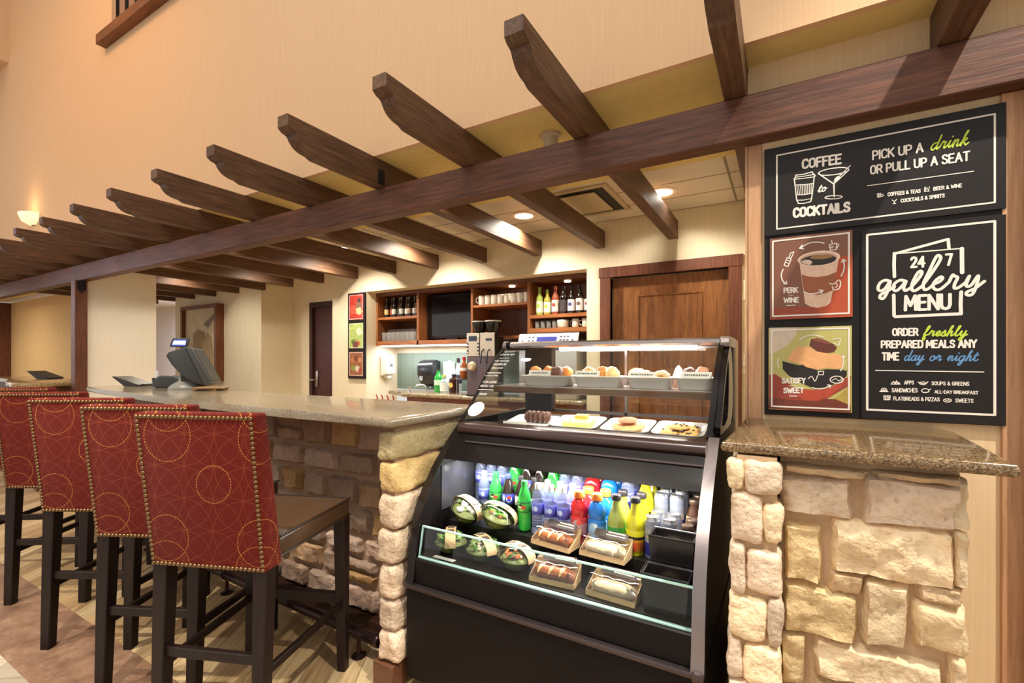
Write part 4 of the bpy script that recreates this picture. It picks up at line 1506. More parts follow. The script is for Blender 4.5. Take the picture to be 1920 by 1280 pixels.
GRP = {'water': 'water bottles in the case', 'dew': 'green soda bottles in the case', 'cola': 'blue labelled cola bottles in the case', 'darkcola': 'pale labelled cola bottles in the case',
       'red': 'red sports drinks in the case', 'blue': 'blue sports drinks in the case', 'limejuice': 'lime juice bottles in the case', 'yellowjuice': 'yellow juice bottles in the case',
       'can': 'energy drink cans in the case', 'coffee': 'bottled coffees in the case'}
for x, kinds, where in COLS:
    for (y, z, rn), kd in zip(rows_, kinds):
        if not kd:
            continue
        dx = (.010 if x < -.53 else .004) if rn in ('second row', 'back row') else 0
        put(kd, (x + dx, y, z), '%s, %s, %s' % (LOOK[kd], rn, where), GRP[kd], jz())

# ---------------------------------------------------------------- salads
kraft = plain('kraft_band', (198, 166, 122), .7)
lidm = glassy('clear_lid', (.98, .985, .98), 1.1, .06)
def salad(loc, rz, label, mix, tilt=0):
    t = thing('salad_bowl', label, 'salad bowl', loc, rz, 'packed salad bowls')
    t.rotation_euler = (tilt, 0, rz)
    t.scale = (.99, .99, 1.05)
    mb = MB(); mb.lathe([(0, .002), (.045, 0), (.052, .008), (.070, .036), (.074, .038), (.074, .041)], n=28)
    mb.build('bowl', glassy('clear_bowl', (.95, .95, .93), 1.0, .08), t)
    mb = MB(); mb.lathe([(.075, .041), (.0755, .045), (.070, .050), (.060, .066), (.046, .074), (.028, .078), (0, .079)], n=28)
    mb.build('lid', lidm, t)
    rg = random.Random(sum(map(ord, label)))
    mb = MB(); mb.lathe([(0, .005), (.045, .005), (.066, .034), (.050, .046), (.02, .05), (0, .05)], n=20)
    mb.build('greens_bed', plain('salad_bed', (136, 146, 84), .6, var=.25, vscale=90), t)
    for nm, colr, cnt, sz, sh in mix:
        mb = MB()
        for i in range(cnt):
            a = rg.uniform(0, 2 * PI); r_ = .052 * math.sqrt(rg.random())
            c = Vector((r_ * math.cos(a), r_ * math.sin(a), .050 + .012 * (1 - (r_ / .055) ** 2) + rg.uniform(-.004, .004)))
            if sh == 'leaf':
                d = Vector((rg.uniform(-1, 1), rg.uniform(-1, 1), rg.uniform(-.3, .5))).normalized() * sz
                s_ = d.cross(Vector((0, 0, 1))).normalized() * sz * .6
                up = Vector((0, 0, sz * .35))
                rows = [[c - d + s_ * .2, c - d + up * .2, c - d - s_ * .2], [c + s_ + up * .1, c + up, c - s_ + up * .4], [c + d + s_ * .3, c + d * 1.1 - up * .4, c + d - s_ * .3]]
                mb.gridsurf([[tuple(q) for q in rw] for rw in rows])
            else:
                mb.ball(tuple(c), sz, rg.uniform(.8, 1.3), rg.uniform(.8, 1.3), rg.uniform(.5, .9), 8, 5)
        o = mb.build(nm, plain('food_%d_%d_%d' % colr, colr, .5, var=.15, vscale=80), t)
        o['kind'] = 'stuff'
    mb = MB()
    rows = []
    for i in range(15):
        a = PI * i / 14
        y = -.079 * math.cos(a); z = .036 + .047 * math.sin(a) ** .8
        rows.append([(-.021, y, z), (.021, y, z)])
    V = mb.gridsurf(rows)
    r2 = [[(p[0][0], p[0][1] * 1.0, p[0][2] + .0012), (p[1][0], p[1][1], p[1][2] + .0012)] for p in rows]
    mb.gridsurf(r2)
    bnd = mb.build('paper_band', kraft, t, smooth=60)
    mb = MB(); mb.box(-.013, -.036, .0812, .013, .036, .0838)
    mb.build('band_label', plain('band_label', (96, 82, 66), .6), bnd, smooth=0)
    return t
GREENS = [('leaves', (150, 184, 100), 16, .020, 'leaf'), ('leaves', (84, 138, 54), 12, .020, 'leaf')]
zt = .5292
salad((-1.172, 1.520, zt), R(35), 'salad bowl at the left front corner, half under its paper band', GREENS + [('beets', (150, 70, 60), 6, .010, 'b')])
salad((-1.017, 1.522, zt), R(60), 'middle bowl of the front salad row with mixed leaves', GREENS + [('cheese_shreds', (220, 206, 170), 8, .008, 'b')])
salad((-.862, 1.520, zt), R(75), 'salad bowl with orange topping beside the pretzel sandwich', [('ham_strips', (214, 120, 84), 16, .016, 'leaf'), ('carrots', (220, 140, 70), 12, .008, 'b'), ('leaves', (80, 120, 40), 8, .018, 'leaf')])
salad((-1.160, 1.604, zt + .110), R(80), 'upper left salad bowl with a white inner dish', [('cream_dish', (236, 232, 224), 14, .016, 'b')] + GREENS[:1], R(20))
salad((-1.006, 1.598, zt + .110), R(100), 'upper right salad bowl with cucumber and bright greens', [('cucumber', (150, 200, 96), 10, .011, 'b'), ('leaves', (98, 164, 60), 16, .018, 'leaf'), ('carrots', (214, 120, 60), 5, .008, 'b'), ('tomatoes', (186, 50, 40), 4, .008, 'b')], R(18))

# ---------------------------------------------------------------- wrapped sandwiches
film = glassy('cling_film', (.95, .95, .95), 2.0, .10)
def lines(mb, x0, x1, z, y, h, n, rg, thick=.0005):
    """row of short printed words"""
    x = x0
    while x < x1 - .004:
        l = rg.uniform(.004, .010)
        mb.box(x, y - thick, z, min(x + l, x1), y, z + h)
        x += l + .002
def sandwich(loc, rz, label, kind):
    t = thing('wrapped_sandwich', label, 'sandwich', loc, rz, 'wrapped sandwiches in the case')
    rg = random.Random(len(label))
    W = .082
    mb = MB()   # paper tray with a raised back card
    mb.prism([(-.045, 0), (-.044, .018), (-.042, .018), (-.042, .003), (.030, .003), (.044, .060), (.046, .060), (.034, 0)], 'x', -W, W)
    for s in (-1, 1):
        mb.prism([(-.045, 0), (-.044, .016), (.038, .052), (.034, 0)], 'x', W * s - .001, W * s + .001)
    mb.build('paper_tray', kraft, t, smooth=0)
    if kind == 'pretzel':
        mb = MB()
        prof = [(0, 0), (.014, .004), (.022, .018), (.024, .04), (.024, .118), (.021, .138), (.012, .150), (0, .153)]
        mb.lathe(prof, (-.0765, -.010, .028), 20, 'x', 1.05, 1)
        mb.build('bread_roll', plain('pretzel_crust', (164, 92, 50), .3, coat=.3, var=.25, vscale=60), t)
        mb = MB()
        for i in range(3):
            x = -.042 + i * .040
            rows = []
            for k in range(9):
                a = PI * (.02 + .96 * k / 8)
                cx = x + .022 * (k / 8 - .5)
                wd = .006 * math.sin(PI * k / 8) + .0015
                rows.append([(cx - wd, -.010 - .0262 * math.cos(a), .028 + .0252 * math.sin(a)), (cx + wd, -.010 - .0262 * math.cos(a), .028 + .0252 * math.sin(a))])
            mb.gridsurf(rows)
        mb.build('slash_marks', plain('crumb_pale', (226, 188, 130), .6, var=.15), t)
    else:
        mb = MB()
        prof = [(0, 0), (.012, .003), (.021, .016), (.023, .04), (.024, .08), (.023, .12), (.019, .138), (.010, .147), (0, .149)]
        mb.lathe(prof, (-.0745, -.010, .027), 20, 'x', 1.15, 1)
        mb.build('flour_wrap', plain('tortilla', (226, 206, 168), .5, var=.12, vscale=40), t)
    mb = MB()   # film over the tray
    rows = []
    for k in range(11):
        u = k / 10
        y = -.046 + .090 * u; z = .018 + .044 * u + .024 * math.sin(PI * min(1, u * 1.15)) * (1 - u * .5)
        rows.append([(-W + 2 * W * i / 12, y + .001 * math.sin(i * 2 + k), z + .0025 * math.sin(i * 1.7 + k * 1.3)) for i in range(13)])
    mb.gridsurf(rows)
    mb.build('cling_film', film, t, smooth=60)
    mb = MB()
    nrm = lambda u: (.0300 + .014 * u, .062 + .0 * u)
    mb.hexa([(-.055, .018, .058), (.068, .018, .058), (.068, .020, .058), (-.055, .020, .058), (-.055, .040, .0745), (.068, .040, .0745), (.068, .0405, .0725), (-.055, .0405, .0725)])
    lb = mb.build('film_label', plain('label_brown', (50, 38, 30), .45), t, smooth=0)
    mb = MB()
    for j, (a, b, h) in enumerate(((-.005, .058, .0036), (-.01, .06, .0026))):
        f = .70 - j * .38
        x = a
        while x < b:
            l = rg.uniform(.004, .009)
            y0 = .018 + .022 * f; z0 = .058 + .0165 * f
            mb.hexa([(x, y0, z0), (min(b, x + l), y0, z0), (min(b, x + l), y0, z0 + .0012), (x, y0, z0 + .0012),
                     (x, y0 + h, z0 + h * .75), (min(b, x + l), y0 + h, z0 + h * .75), (min(b, x + l), y0 + h, z0 + h * .75 + .0012), (x, y0 + h, z0 + h * .75 + .0012)])
            x += l + .002
    mb.build('printed_words', plain('print_white', (226, 216, 196), .5, var=0), lb, smooth=0)
    return t
sandwich((-.694, 1.497, zt), R(4), 'film wrapped pretzel roll with pale slashes at the front glass', 'pretzel')
sandwich((-.480, 1.494, zt), R(-3), 'large film wrapped white wrap at the front glass', 'wrap')
sandwich((-.735, 1.590, zt + .085), R(-8), 'film wrapped roll lying behind the pretzel roll', 'pretzel')
sandwich((-.540, 1.588, zt + .085), R(-4), 'film wrapped white wrap lying on the step behind the front one', 'wrap')

# ---------------------------------------------------------------- black bins with fruit packs
binm = plain('bin_black', (30, 26, 27), .28, var=.06)
def bin_(loc, label):
    t = thing('black_bin', label, 'bin', loc, 0, 'black plastic bins in the case')
    mb = MB()
    w0, w1, d0, d1, h, th = .062, .068, .037, .040, .118, .003
    def ringp(w, d, z): return [(-w, -d, z), (w, -d, z), (w, d, z), (-w, d, z)]
    R_ = [ringp(w0, d0, 0), ringp(w1, d1, h), ringp(w1 + .004, d1 + .004, h), ringp(w1 + .004, d1 + .004, h - .006), ringp(w1 - th + .003, d1 - th + .003, h - .006), ringp(w1 - th, d1 - th, h), ringp(w0 - th, d0 - th, .004)]
    R_ = [ringp(w0, d0, 0), ringp(w1 + .003, d1 + .003, h), ringp(w1 - th, d1 - th, h), ringp(w0 - th, d0 - th, .004)]
    rows = [[r[i] for i in (0, 1, 2, 3, 0)] for r in R_]
    V = mb.gridsurf(rows)
    mb.face(ringp(w0, d0, 0)[::-1]); mb.face(ringp(w0 - th, d0 - th, .004))
    mb.build('shell', binm, t, smooth=0)
    mb = MB()
    for s in (-1, 1):
        mb.tube([(-w1 - .003, s * (d1 + .003), h), (w1 + .003, s * (d1 + .003), h)], .003, 8)
        mb.tube([(s * (w1 + .003), -d1 - .003, h), (s * (w1 + .003), d1 + .003, h)], .003, 8)
    mb.build('rim', binm, t)
    return t
bin_((-.310, 1.488, zt), 'black bin at the front right corner behind the low glass')
bin_((-.310, 1.582, zt + .085), 'black bin standing behind the front bin below the coffee bottles')
def packet(loc, rz, label):
    mb = MB()
    rows = []
    for i in range(9):
        u = i / 8
        rows.append([(-.030 + .06 * u, -.016 + .032 * v / 6, .004 + .014 * math.sin(PI * u) ** .6 * math.sin(PI * v / 6) ** .6) for v in range(7)])
    mb.gridsurf(rows)
    rows = [[(p[0], p[1], .004 - (p[2] - .004) * .5) for p in r_] for r_ in rows]
    mb.gridsurf(rows)
    o = mb.build('snack_packet', plain('packet_cream', (206, 182, 140), .45, var=.2, vscale=50), smooth=60, loc=loc, rotz=rz)
    return tag(o, label, 'packet', 'snack packets in the bins')
def pk(loc, rz, label):
    return packet(loc, rz, label)
pk((-.315, 1.486, zt + .07), R(10), 'cream snack packet lying in the front black bin')
pk((-.322, 1.588, zt + .084 + .07), R(-20), 'cream snack packet on the left in the rear black bin')
pk((-.262, 1.588, zt + .084 + .068), R(15), 'cream snack packet on the right in the rear black bin')

# ---------------------------------------------------------------- pastry trays
porc = plain('tray_porcelain', (236, 232, 224), .18, spec=.6, var=.02)
def tray(loc, rz, label, w=.10, d=.075, h=.030, group='white pastry trays', kind='dish'):
    t = thing('pastry_tray', label, 'tray', loc, rz, group)
    mb = MB()
    def rr_(w_, d_, z, k=6):
        pts = []
        c = min(w_, d_) * .3
        for sx, sy, a0 in ((1, 1, 0), (-1, 1, 90), (-1, -1, 180), (1, -1, 270)):
            for i in range(k + 1):
                a = math.radians(a0 + 90 * i / k)
                pts.append((sx * (w_ - c) + c * math.cos(a), sy * (d_ - c) + c * math.sin(a), z))
        pts.append(pts[0])
        return pts
    rows = [rr_(w * .76, d * .72, 0), rr_(w * .80, d * .76, .003), rr_(w * .93, d * .90, h), rr_(w, d, h + .004), rr_(w, d, h + .007), rr_(w * .90, d * .87, h + .003), rr_(w * .76, d * .72, .006)]
    mb.gridsurf(rows)
    mb.face(rr_(w * .76, d * .72, 0)[:-1][::-1]); mb.face(rr_(w * .76, d * .72, .006)[:-1])
    mb.build('dish', porc, t, smooth=50)
    return t
def name_card(loc, label, w=.115, h=.026, green=False, lean=.3):
    t = thing('name_card', label, 'card', loc, 0, 'pastry name cards')
    mb = MB(); mb.prism([(0, 0), (.002, 0), (.002 + lean * h, h), (lean * h, h)], 'x', -w / 2, w / 2)
    mb.build('card', plain('card_white', (222, 218, 206) if not green else (206, 214, 190), .5, var=.02), t, smooth=0)
    mb = MB()
    x = -w * .40
    rg = random.Random(int(abs(loc[0]) * 1000))
    while x < w * .40:
        l = rg.uniform(.003, .010)
        z0, z1 = h * .34, h * .60
        mb.hexa([(x, lean * z0 - .0008, z0), (min(w * .4, x + l), lean * z0 - .0008, z0), (min(w * .4, x + l), lean * z0, z0), (x, lean * z0, z0),
                 (x, lean * z1 - .0008, z1), (min(w * .4, x + l), lean * z1 - .0008, z1), (min(w * .4, x + l), lean * z1, z1), (x, lean * z1, z1)])
        x += l + .003
    mb.build('printed_name', plain('print_dark', (96, 96, 80), .6, var=0), t, smooth=0)
def blob(mb, c, r, sx, sy, sz, seed, amp=.25, n=18, m=12):
    rows = []
    o_ = Vector((seed * 3.1, seed * 1.7, seed))
    for i in range(m + 1):
        th = PI * i / m
        row = []
        for k in range(n + 1):
            a = 2 * PI * (k % n) / n
            d = Vector((math.sin(th) * math.cos(a), math.sin(th) * math.sin(a), -math.cos(th)))
            q = 1 + amp * noise.noise(d * 1.8 + o_) + amp * .5 * noise.noise(d * 4.5 + o_)
            row.append((c[0] + d.x * r * sx * q, c[1] + d.y * r * sy * q, c[2] + d.z * r * sz * q))
        rows.append(row)
    mb.gridsurf(rows)
def muffin(loc, label, top, cup, group, seed, rz=0):
    t = thing('muffin', label, 'muffin', loc, rz, group)
    t.scale = (.95, .95, 1.45)
    mb = MB()
    n = 28
    rows = []
    for z, r_ in ((0, .020), (.004, .0215), (.034, .029)):
        rows.append([((r_ + (.0014 if k % 2 else -.0010)) * math.cos(2 * PI * k / n), (r_ + (.0014 if k % 2 else -.0010)) * math.sin(2 * PI * k / n), z) for k in range(n + 1)])
    mb.gridsurf(rows); mb.face([p for p in rows[0][:-1]][::-1])
    mb.build('paper_cup', plain('cup_%d_%d_%d' % cup, cup, .7), t, smooth=0)
    mb = MB(); blob(mb, (0, 0, .038), .034, 1, 1, .62, seed, .18)
    mb.build('crown', plain('crumb_%d_%d_%d' % top, top, .6, var=.3, vscale=70), t)
    return t
ZS = 1.1805
TX = [-.985, -.728, -.498, -.312]
tw = [.130, .118, .100, .076]
names = ['white dish of chocolate muffins and croissants at the left of the pastry shelf', 'white dish of golden muffins, second on the pastry shelf',
         'white dish with a frosted pastry, third on the pastry shelf', 'white dish at the right end of the pastry shelf']
for x, w_, nm in zip(TX, tw, names):
    tray((x, 2.065, ZS), 0, nm, w_, .080, .044)
CH = (92, 52, 34); GO = (198, 138, 70); OR = (206, 128, 56); PKC = (196, 140, 110); CRM = (232, 222, 196)
k = 0
for x, y, top, cup, lab in [(-1.062, 2.05, OR, (120, 70, 50), 'orange topped muffin at the left end of the first dish'), (-1.000, 2.07, OR, (110, 64, 44), 'orange topped muffin in the middle of the first dish'),
                            (-.942, 2.035, CH, (70, 46, 44), 'dark chocolate muffin in the first dish'), (-.916, 2.085, OR, (90, 56, 48), 'orange topped muffin at the right end of the first dish'),
                            (-.784, 2.05, GO, (190, 140, 90), 'golden muffin at the left of the second dish'), (-.728, 2.085, GO, (190, 140, 90), 'golden muffin in the middle of the second dish'),
                            (-.672, 2.05, (228, 186, 130), (206, 150, 120), 'pale golden muffin in a pink cup in the second dish'),
                            (-.345, 2.09, CH, (150, 110, 90), 'brown muffin at the back of the right end dish'), (-.288, 2.05, PKC, (190, 150, 130), 'pinkish brown muffin in the right end dish')]:
    k += 1
    muffin((x, y + .012, ZS + .0072), lab, top, cup, 'muffins on the pastry shelf', k)
for x, lab in ((-.575, 'brown muffin standing alone between the second and third dish'), (-.612, 'brown muffin behind the lone one on the pastry shelf')):
    k += 1
    muffin((x, 2.235 if x < -.6 else 2.17, ZS), lab, (170, 100, 74), (150, 80, 60), 'brown muffins on the shelf', k)
def frosted(loc, label, col=CRM):
    t = thing('frosted_pastry', label, 'pastry', loc, 0, 'frosted pastries')
    mb = MB(); blob(mb, (0, 0, .017), .030, 1.25, 1, .55, 2, .12)
    mb.build('cake', plain('cake_crumb', (206, 160, 100), .6, var=.2), t)
    mb = MB()
    for i in range(4):
        a = i * 1.7
        blob(mb, (.014 * math.cos(a), .012 * math.sin(a), .036 + .003 * i), .018, 1, 1, .7, i + 4, .1)
    mb.build('frosting', plain('frost_%d_%d_%d' % col, col, .5), t)
frosted((-.520, 2.06, ZS + .022), 'cream frosted pastry in the third dish')
frosted((-.455, 2.09, ZS + .022), 'smaller cream frosted pastry at the back of the third dish', (214, 196, 160))
t = thing('cone_pastry', 'pale cone shaped pastry on a brown foot, right of the third dish', 'pastry', (-.408, 2.20, ZS))
mb = MB(); mb.lathe([(0, 0), (.034, 0), (.036, .01), (.030, .040), (0, .042)], n=20); mb.build('foot', plain('foot_brown', (150, 112, 92), .6), t)
mb = MB(); mb.lathe([(.028, .0405), (.026, .05), (.014, .085), (.004, .098), (0, .1)], n=20); mb.build('peak', plain('cream_peak', (222, 206, 176), .5), t)
for x, nm, g in ((-1.005, 'white name card before the chocolate muffins', 0), (-.765, 'white name card before the golden muffins', 0), (-.520, 'pale green name card before the frosted pastry', 1), (-.300, 'white name card before the right end dish', 0)):
    name_card((x, 1.9865, ZS + .0515), nm, .115, .024 if not g else .022, bool(g), .3)
# lower deck dishes
ZL = 1.0125
TILT = R(9)
def on_tray(x, dx, dy, dz):
    return (x + dx, 1.885 + dy * math.cos(TILT) - dz * math.sin(TILT), ZL + .006 + dy * math.sin(TILT) + dz * math.cos(TILT))
def tip(n0):
    for o in list(C.objects)[n0:]:
        if o.parent is None and o.get('label'):
            o.rotation_euler.x = TILT
N0 = len(C.objects)
LX = [(-.990, 'flat white plate with a dark chocolate loaf, leftmost on the lower deck'), (-.762, 'white dish with a pale yellow cake on the lower deck'), (-.545, 'white dish with a round flat pastry on the lower deck'), (-.343, 'white dish of chocolate chip cookies at the lower right')]
for i, (x, nm) in enumerate(LX):
    tray(on_tray(x, 0, 0, -.006), 0, nm, (.110, .104, .098, .096)[i], .088, .012 if i == 0 else .022)
t = thing('chocolate_loaf', 'dark chocolate loaf sliced on the flat white plate', 'cake', on_tray(-.965, 0, .015, .003))
for i in range(5):
    mb = MB()
    x = -.050 + i * .024
    blob(mb, (x, 0, .024), .026, .55, 1.25, .95, i + 20, .1, 16, 10)
    mb.build('slice', plain('loaf_chocolate', (104, 66, 52), .55, var=.3, vscale=60), t)
name_card((-1.03, 1.790, 1.0012), 'white name card leaning on the flat plate of chocolate loaf', .12, .028, False, .35)
t = thing('yellow_cake', 'pale yellow cake slab in the white dish', 'cake', on_tray(-.762, 0, 0, .002))
mb = MB(); mb.box(-.062, -.046, 0, .062, .046, .026, .008, 3); mb.build('slab', plain('cake_yellow', (238, 222, 130), .5, var=.06), t)
mb = MB(); mb.box(-.028, .02, .0245, .030, .055, .040, .005, 2); mb.build('top_piece', plain('cake_yellow_dark', (226, 198, 92), .5, var=.06), t)
def cookie(loc, label, r_, chips, colr, group, seed):
    t = thing('cookie', label, 'cookie', loc, 0, group)
    mb = MB(); blob(mb, (0, 0, .007), r_, 1, 1, .22, seed, .10, 20, 10)
    mb.build('biscuit', plain('biscuit_%d_%d_%d' % colr, colr, .6, var=.2, vscale=60), t)
    if chips:
        rg = random.Random(seed)
        for i in range(chips):
            a = rg.uniform(0, 2 * PI); q = r_ * .8 * math.sqrt(rg.random())
            mb = MB(); mb.ball((q * math.cos(a), q * math.sin(a), .014), .0048, 1, 1, .7, 8, 5)
            mb.build('chocolate_chip', plain('chip_dark', (50, 30, 22), .4), t)
cookie(on_tray(-.545, 0, 0, .010), 'large round golden pastry in the third lower dish', .066, 0, (226, 178, 120), 'large pastry', 31)
cookie(on_tray(-.545, 0, -.008, .036), 'pinkish filling disc on the large round pastry', .040, 0, (220, 150, 110), 'large pastry', 33)
for i, (dx, dy, dz, lab) in enumerate([(-.035, -.02, 0, 'chocolate chip cookie at the front left of the lower right dish'), (.035, -.025, 0, 'chocolate chip cookie at the front right of the lower right dish'),
                                       (-.03, .032, .002, 'chocolate chip cookie at the back left of the lower right dish'), (.036, .03, .002, 'chocolate chip cookie at the back right of the lower right dish'),
                                       (0, 0, .016, 'chocolate chip cookie on top of the pile in the lower right dish')]):
    cookie(on_tray(-.343, dx, dy, .004 + dz), lab, .036, 7, (214, 166, 96), 'chocolate chip cookies', 40 + i)

tip(N0)

# ---------------------------------------------------------------- white vinyl print on the slanted glass
def on_glass(x, s, lift=.0045):
    acc = 0
    for (a, b) in zip(GP, GP[1:]):
        d = Vector((b[0] - a[0], b[1] - a[1])); l = d.length
        if acc + l >= s or b is GP[-1]:
            t = d / l
            p = Vector(a) + t * (s - acc)
            n = Vector((-t.y, t.x))
            return (x, p.x + n.x * lift - .004, p.y + n.y * lift + .002)
        acc += l
vin = plain('vinyl_white', (238, 238, 234), .6, var=0)
mb = MB()
rg = random.Random(9)
for i, (s_, h, x0, x1) in enumerate([(.455, .012, .035, .095), (.428, .014, .020, .100), (.400, .006, .03, .085), (.372, .014, .012, .098), (.345, .016, .016, .092), (.318, .013, .02, .085),
                                     (.288, .004, .01, .09), (.268, .008, .005, .085), (.225, .012, .012, .088), (.200, .012, .008, .088), (.182, .003, .004, .09), (.150, .012, .025, .065)]):
    x = x0
    while x < x1 - .003:
        l = rg.uniform(.004, .009) if h > .005 else x1 - x0
        e = min(x1, x + l)
        q = [on_glass(CX0 + x, s_), on_glass(CX0 + e, s_), on_glass(CX0 + e, s_ + h), on_glass(CX0 + x, s_ + h)]
        if h > .005:
            w_ = .0014
            mb.face([q[0], on_glass(CX0 + x + w_, s_), on_glass(CX0 + x + w_, s_ + h), q[3]])
            if rg.random() < .7:
                zz = rg.choice((0, .5, 1)) * (h - w_)
                mb.face([on_glass(CX0 + x, s_ + zz), on_glass(CX0 + e, s_ + zz), on_glass(CX0 + e, s_ + zz + w_), on_glass(CX0 + x, s_ + zz + w_)])
            if rg.random() < .5:
                mb.face([on_glass(CX0 + e - w_, s_), q[1], q[2], on_glass(CX0 + e - w_, s_ + h)])
        else:
            mb.face(q)
        x = e + .0025
mb.build('glass_lettering', vin, fg, smooth=0)
mb = MB()
ctr = (CX0 + .052, .062)
mb.face([on_glass(ctr[0] + .040 * math.cos(2 * PI * k / 36), ctr[1] + .044 * math.sin(2 * PI * k / 36)) for k in range(36)])
stk = mb.build('round_sticker', vin, fg, smooth=0)
mb = MB()
def gl(pts, w_=.0014):
    for a, b in zip(pts, pts[1:]):
        d = Vector((b[0] - a[0], b[1] - a[1])).normalized(); n = Vector((-d.y, d.x)) * w_ / 2
        mb.face([on_glass(ctr[0] + u, ctr[1] + v, .0052) for u, v in ((a[0] - n.x, a[1] - n.y), (b[0] - n.x, b[1] - n.y), (b[0] + n.x, b[1] + n.y), (a[0] + n.x, a[1] + n.y))])
gl([(-.012, .008), (-.008, -.014), (.008, -.014), (.012, .008), (-.012, .008)])
gl([(-.010, .011), (.010, .011)]); gl([(-.010, -.002), (.010, -.002)]); gl([(-.009, -.008), (.009, -.008)])
gl([(.030 * math.cos(a * PI / 12), .030 * math.sin(a * PI / 12)) for a in range(2, 11)], .003)
gl([(.030 * math.cos(a * PI / 12), .030 * math.sin(a * PI / 12)) for a in range(14, 23)], .003)
mb.build('cup_drawing', plain('sticker_grey', (150, 150, 152), .6, var=0), stk if False else fg, smooth=0)
# ================================================================ hand lettering
CAPS = {
 'A': (.60, [[(0, 0), (.30, 1), (.60, 0)], [(.11, .34), (.49, .34)]]),
 'B': (.52, [[(0, 0), (0, 1), (.28, 1), (.44, .92), (.47, .76), (.42, .6), (.27, .53), (0, .53)], [(.27, .53), (.45, .46), (.52, .28), (.46, .08), (.28, 0), (0, 0)]]),
 'C': (.52, [[(.52, .8), (.46, .95), (.28, 1), (.1, .93), (.01, .72), (.01, .28), (.1, .07), (.28, 0), (.46, .05), (.52, .2)]]),
 'D': (.54, [[(0, 0), (0, 1), (.26, 1), (.44, .92), (.53, .72), (.53, .28), (.44, .08), (.26, 0), (0, 0)]]),
 'E': (.46, [[(.46, 1), (0, 1), (0, 0), (.46, 0)], [(0, .52), (.38, .52)]]),
 'F': (.44, [[(.44, 1), (0, 1), (0, 0)], [(0, .52), (.36, .52)]]),
 'G': (.54, [[(.52, .8), (.46, .95), (.28, 1), (.1, .93), (.01, .72), (.01, .28), (.1, .07), (.28, 0), (.46, .06), (.53, .22), (.53, .46), (.3, .46)]]),
 'H': (.54, [[(0, 0), (0, 1)], [(.54, 0), (.54, 1)], [(0, .52), (.54, .52)]]),
 'I': (.02, [[(.01, 0), (.01, 1)]]),
 'K': (.54, [[(0, 0), (0, 1)], [(.52, 1), (.02, .45)], [(.17, .60), (.54, 0)]]),
 'L': (.44, [[(0, 1), (0, 0), (.44, 0)]]),
 'M': (.68, [[(0, 0), (.04, 1), (.34, .3), (.64, 1), (.68, 0)]]),
 'N': (.56, [[(0, 0), (0, 1), (.56, 0), (.56, 1)]]),
 'O': (.56, [[(.28, 1), (.1, .93), (.01, .72), (.01, .28), (.1, .07), (.28, 0), (.46, .07), (.55, .28), (.55, .72), (.46, .93), (.28, 1)]]),
 'P': (.50, [[(0, 0), (0, 1), (.28, 1), (.45, .91), (.50, .73), (.45, .54), (.28, .45), (0, .45)]]),
 'R': (.52, [[(0, 0), (0, 1), (.28, 1), (.45, .91), (.49, .74), (.44, .56), (.28, .48), (0, .48)], [(.26, .48), (.52, 0)]]),
 'S': (.50, [[(.48, .82), (.42, .95), (.26, 1), (.1, .95), (.03, .8), (.08, .63), (.26, .53), (.42, .43), (.5, .25), (.43, .07), (.25, 0), (.08, .05), (.01, .2)]]),
 'T': (.54, [[(0, 1), (.54, 1)], [(.27, 1), (.27, 0)]]),
 'U': (.54, [[(0, 1), (0, .28), (.08, .07), (.27, 0), (.46, .07), (.54, .28), (.54, 1)]]),
 'W': (.84, [[(0, 1), (.2, 0), (.42, .8), (.64, 0), (.84, 1)]]),
 'Y': (.56, [[(0, 1), (.28, .48), (.56, 1)], [(.28, .48), (.28, 0)]]),
 'Z': (.50, [[(0, 1), (.5, 1), (0, 0), (.5, 0)]]),
 '&': (.62, [[(.60, 0), (.16, .66), (.14, .86), (.26, 1), (.40, .88), (.36, .70), (.08, .40), (.04, .16), (.2, 0), (.42, .06), (.56, .42)]]),
 '-': (.30, [[(.02, .5), (.28, .5)]]),
 '2': (.50, [[(.02, .8), (.1, .96), (.26, 1), (.44, .93), (.48, .74), (.4, .55), (.02, .03), (.5, .03)]]),
 '4': (.54, [[(.4, 0), (.4, 1), (.0, .34), (.54, .34)]]),
 '7': (.50, [[(0, 1), (.5, 1), (.2, 0)]]),
}
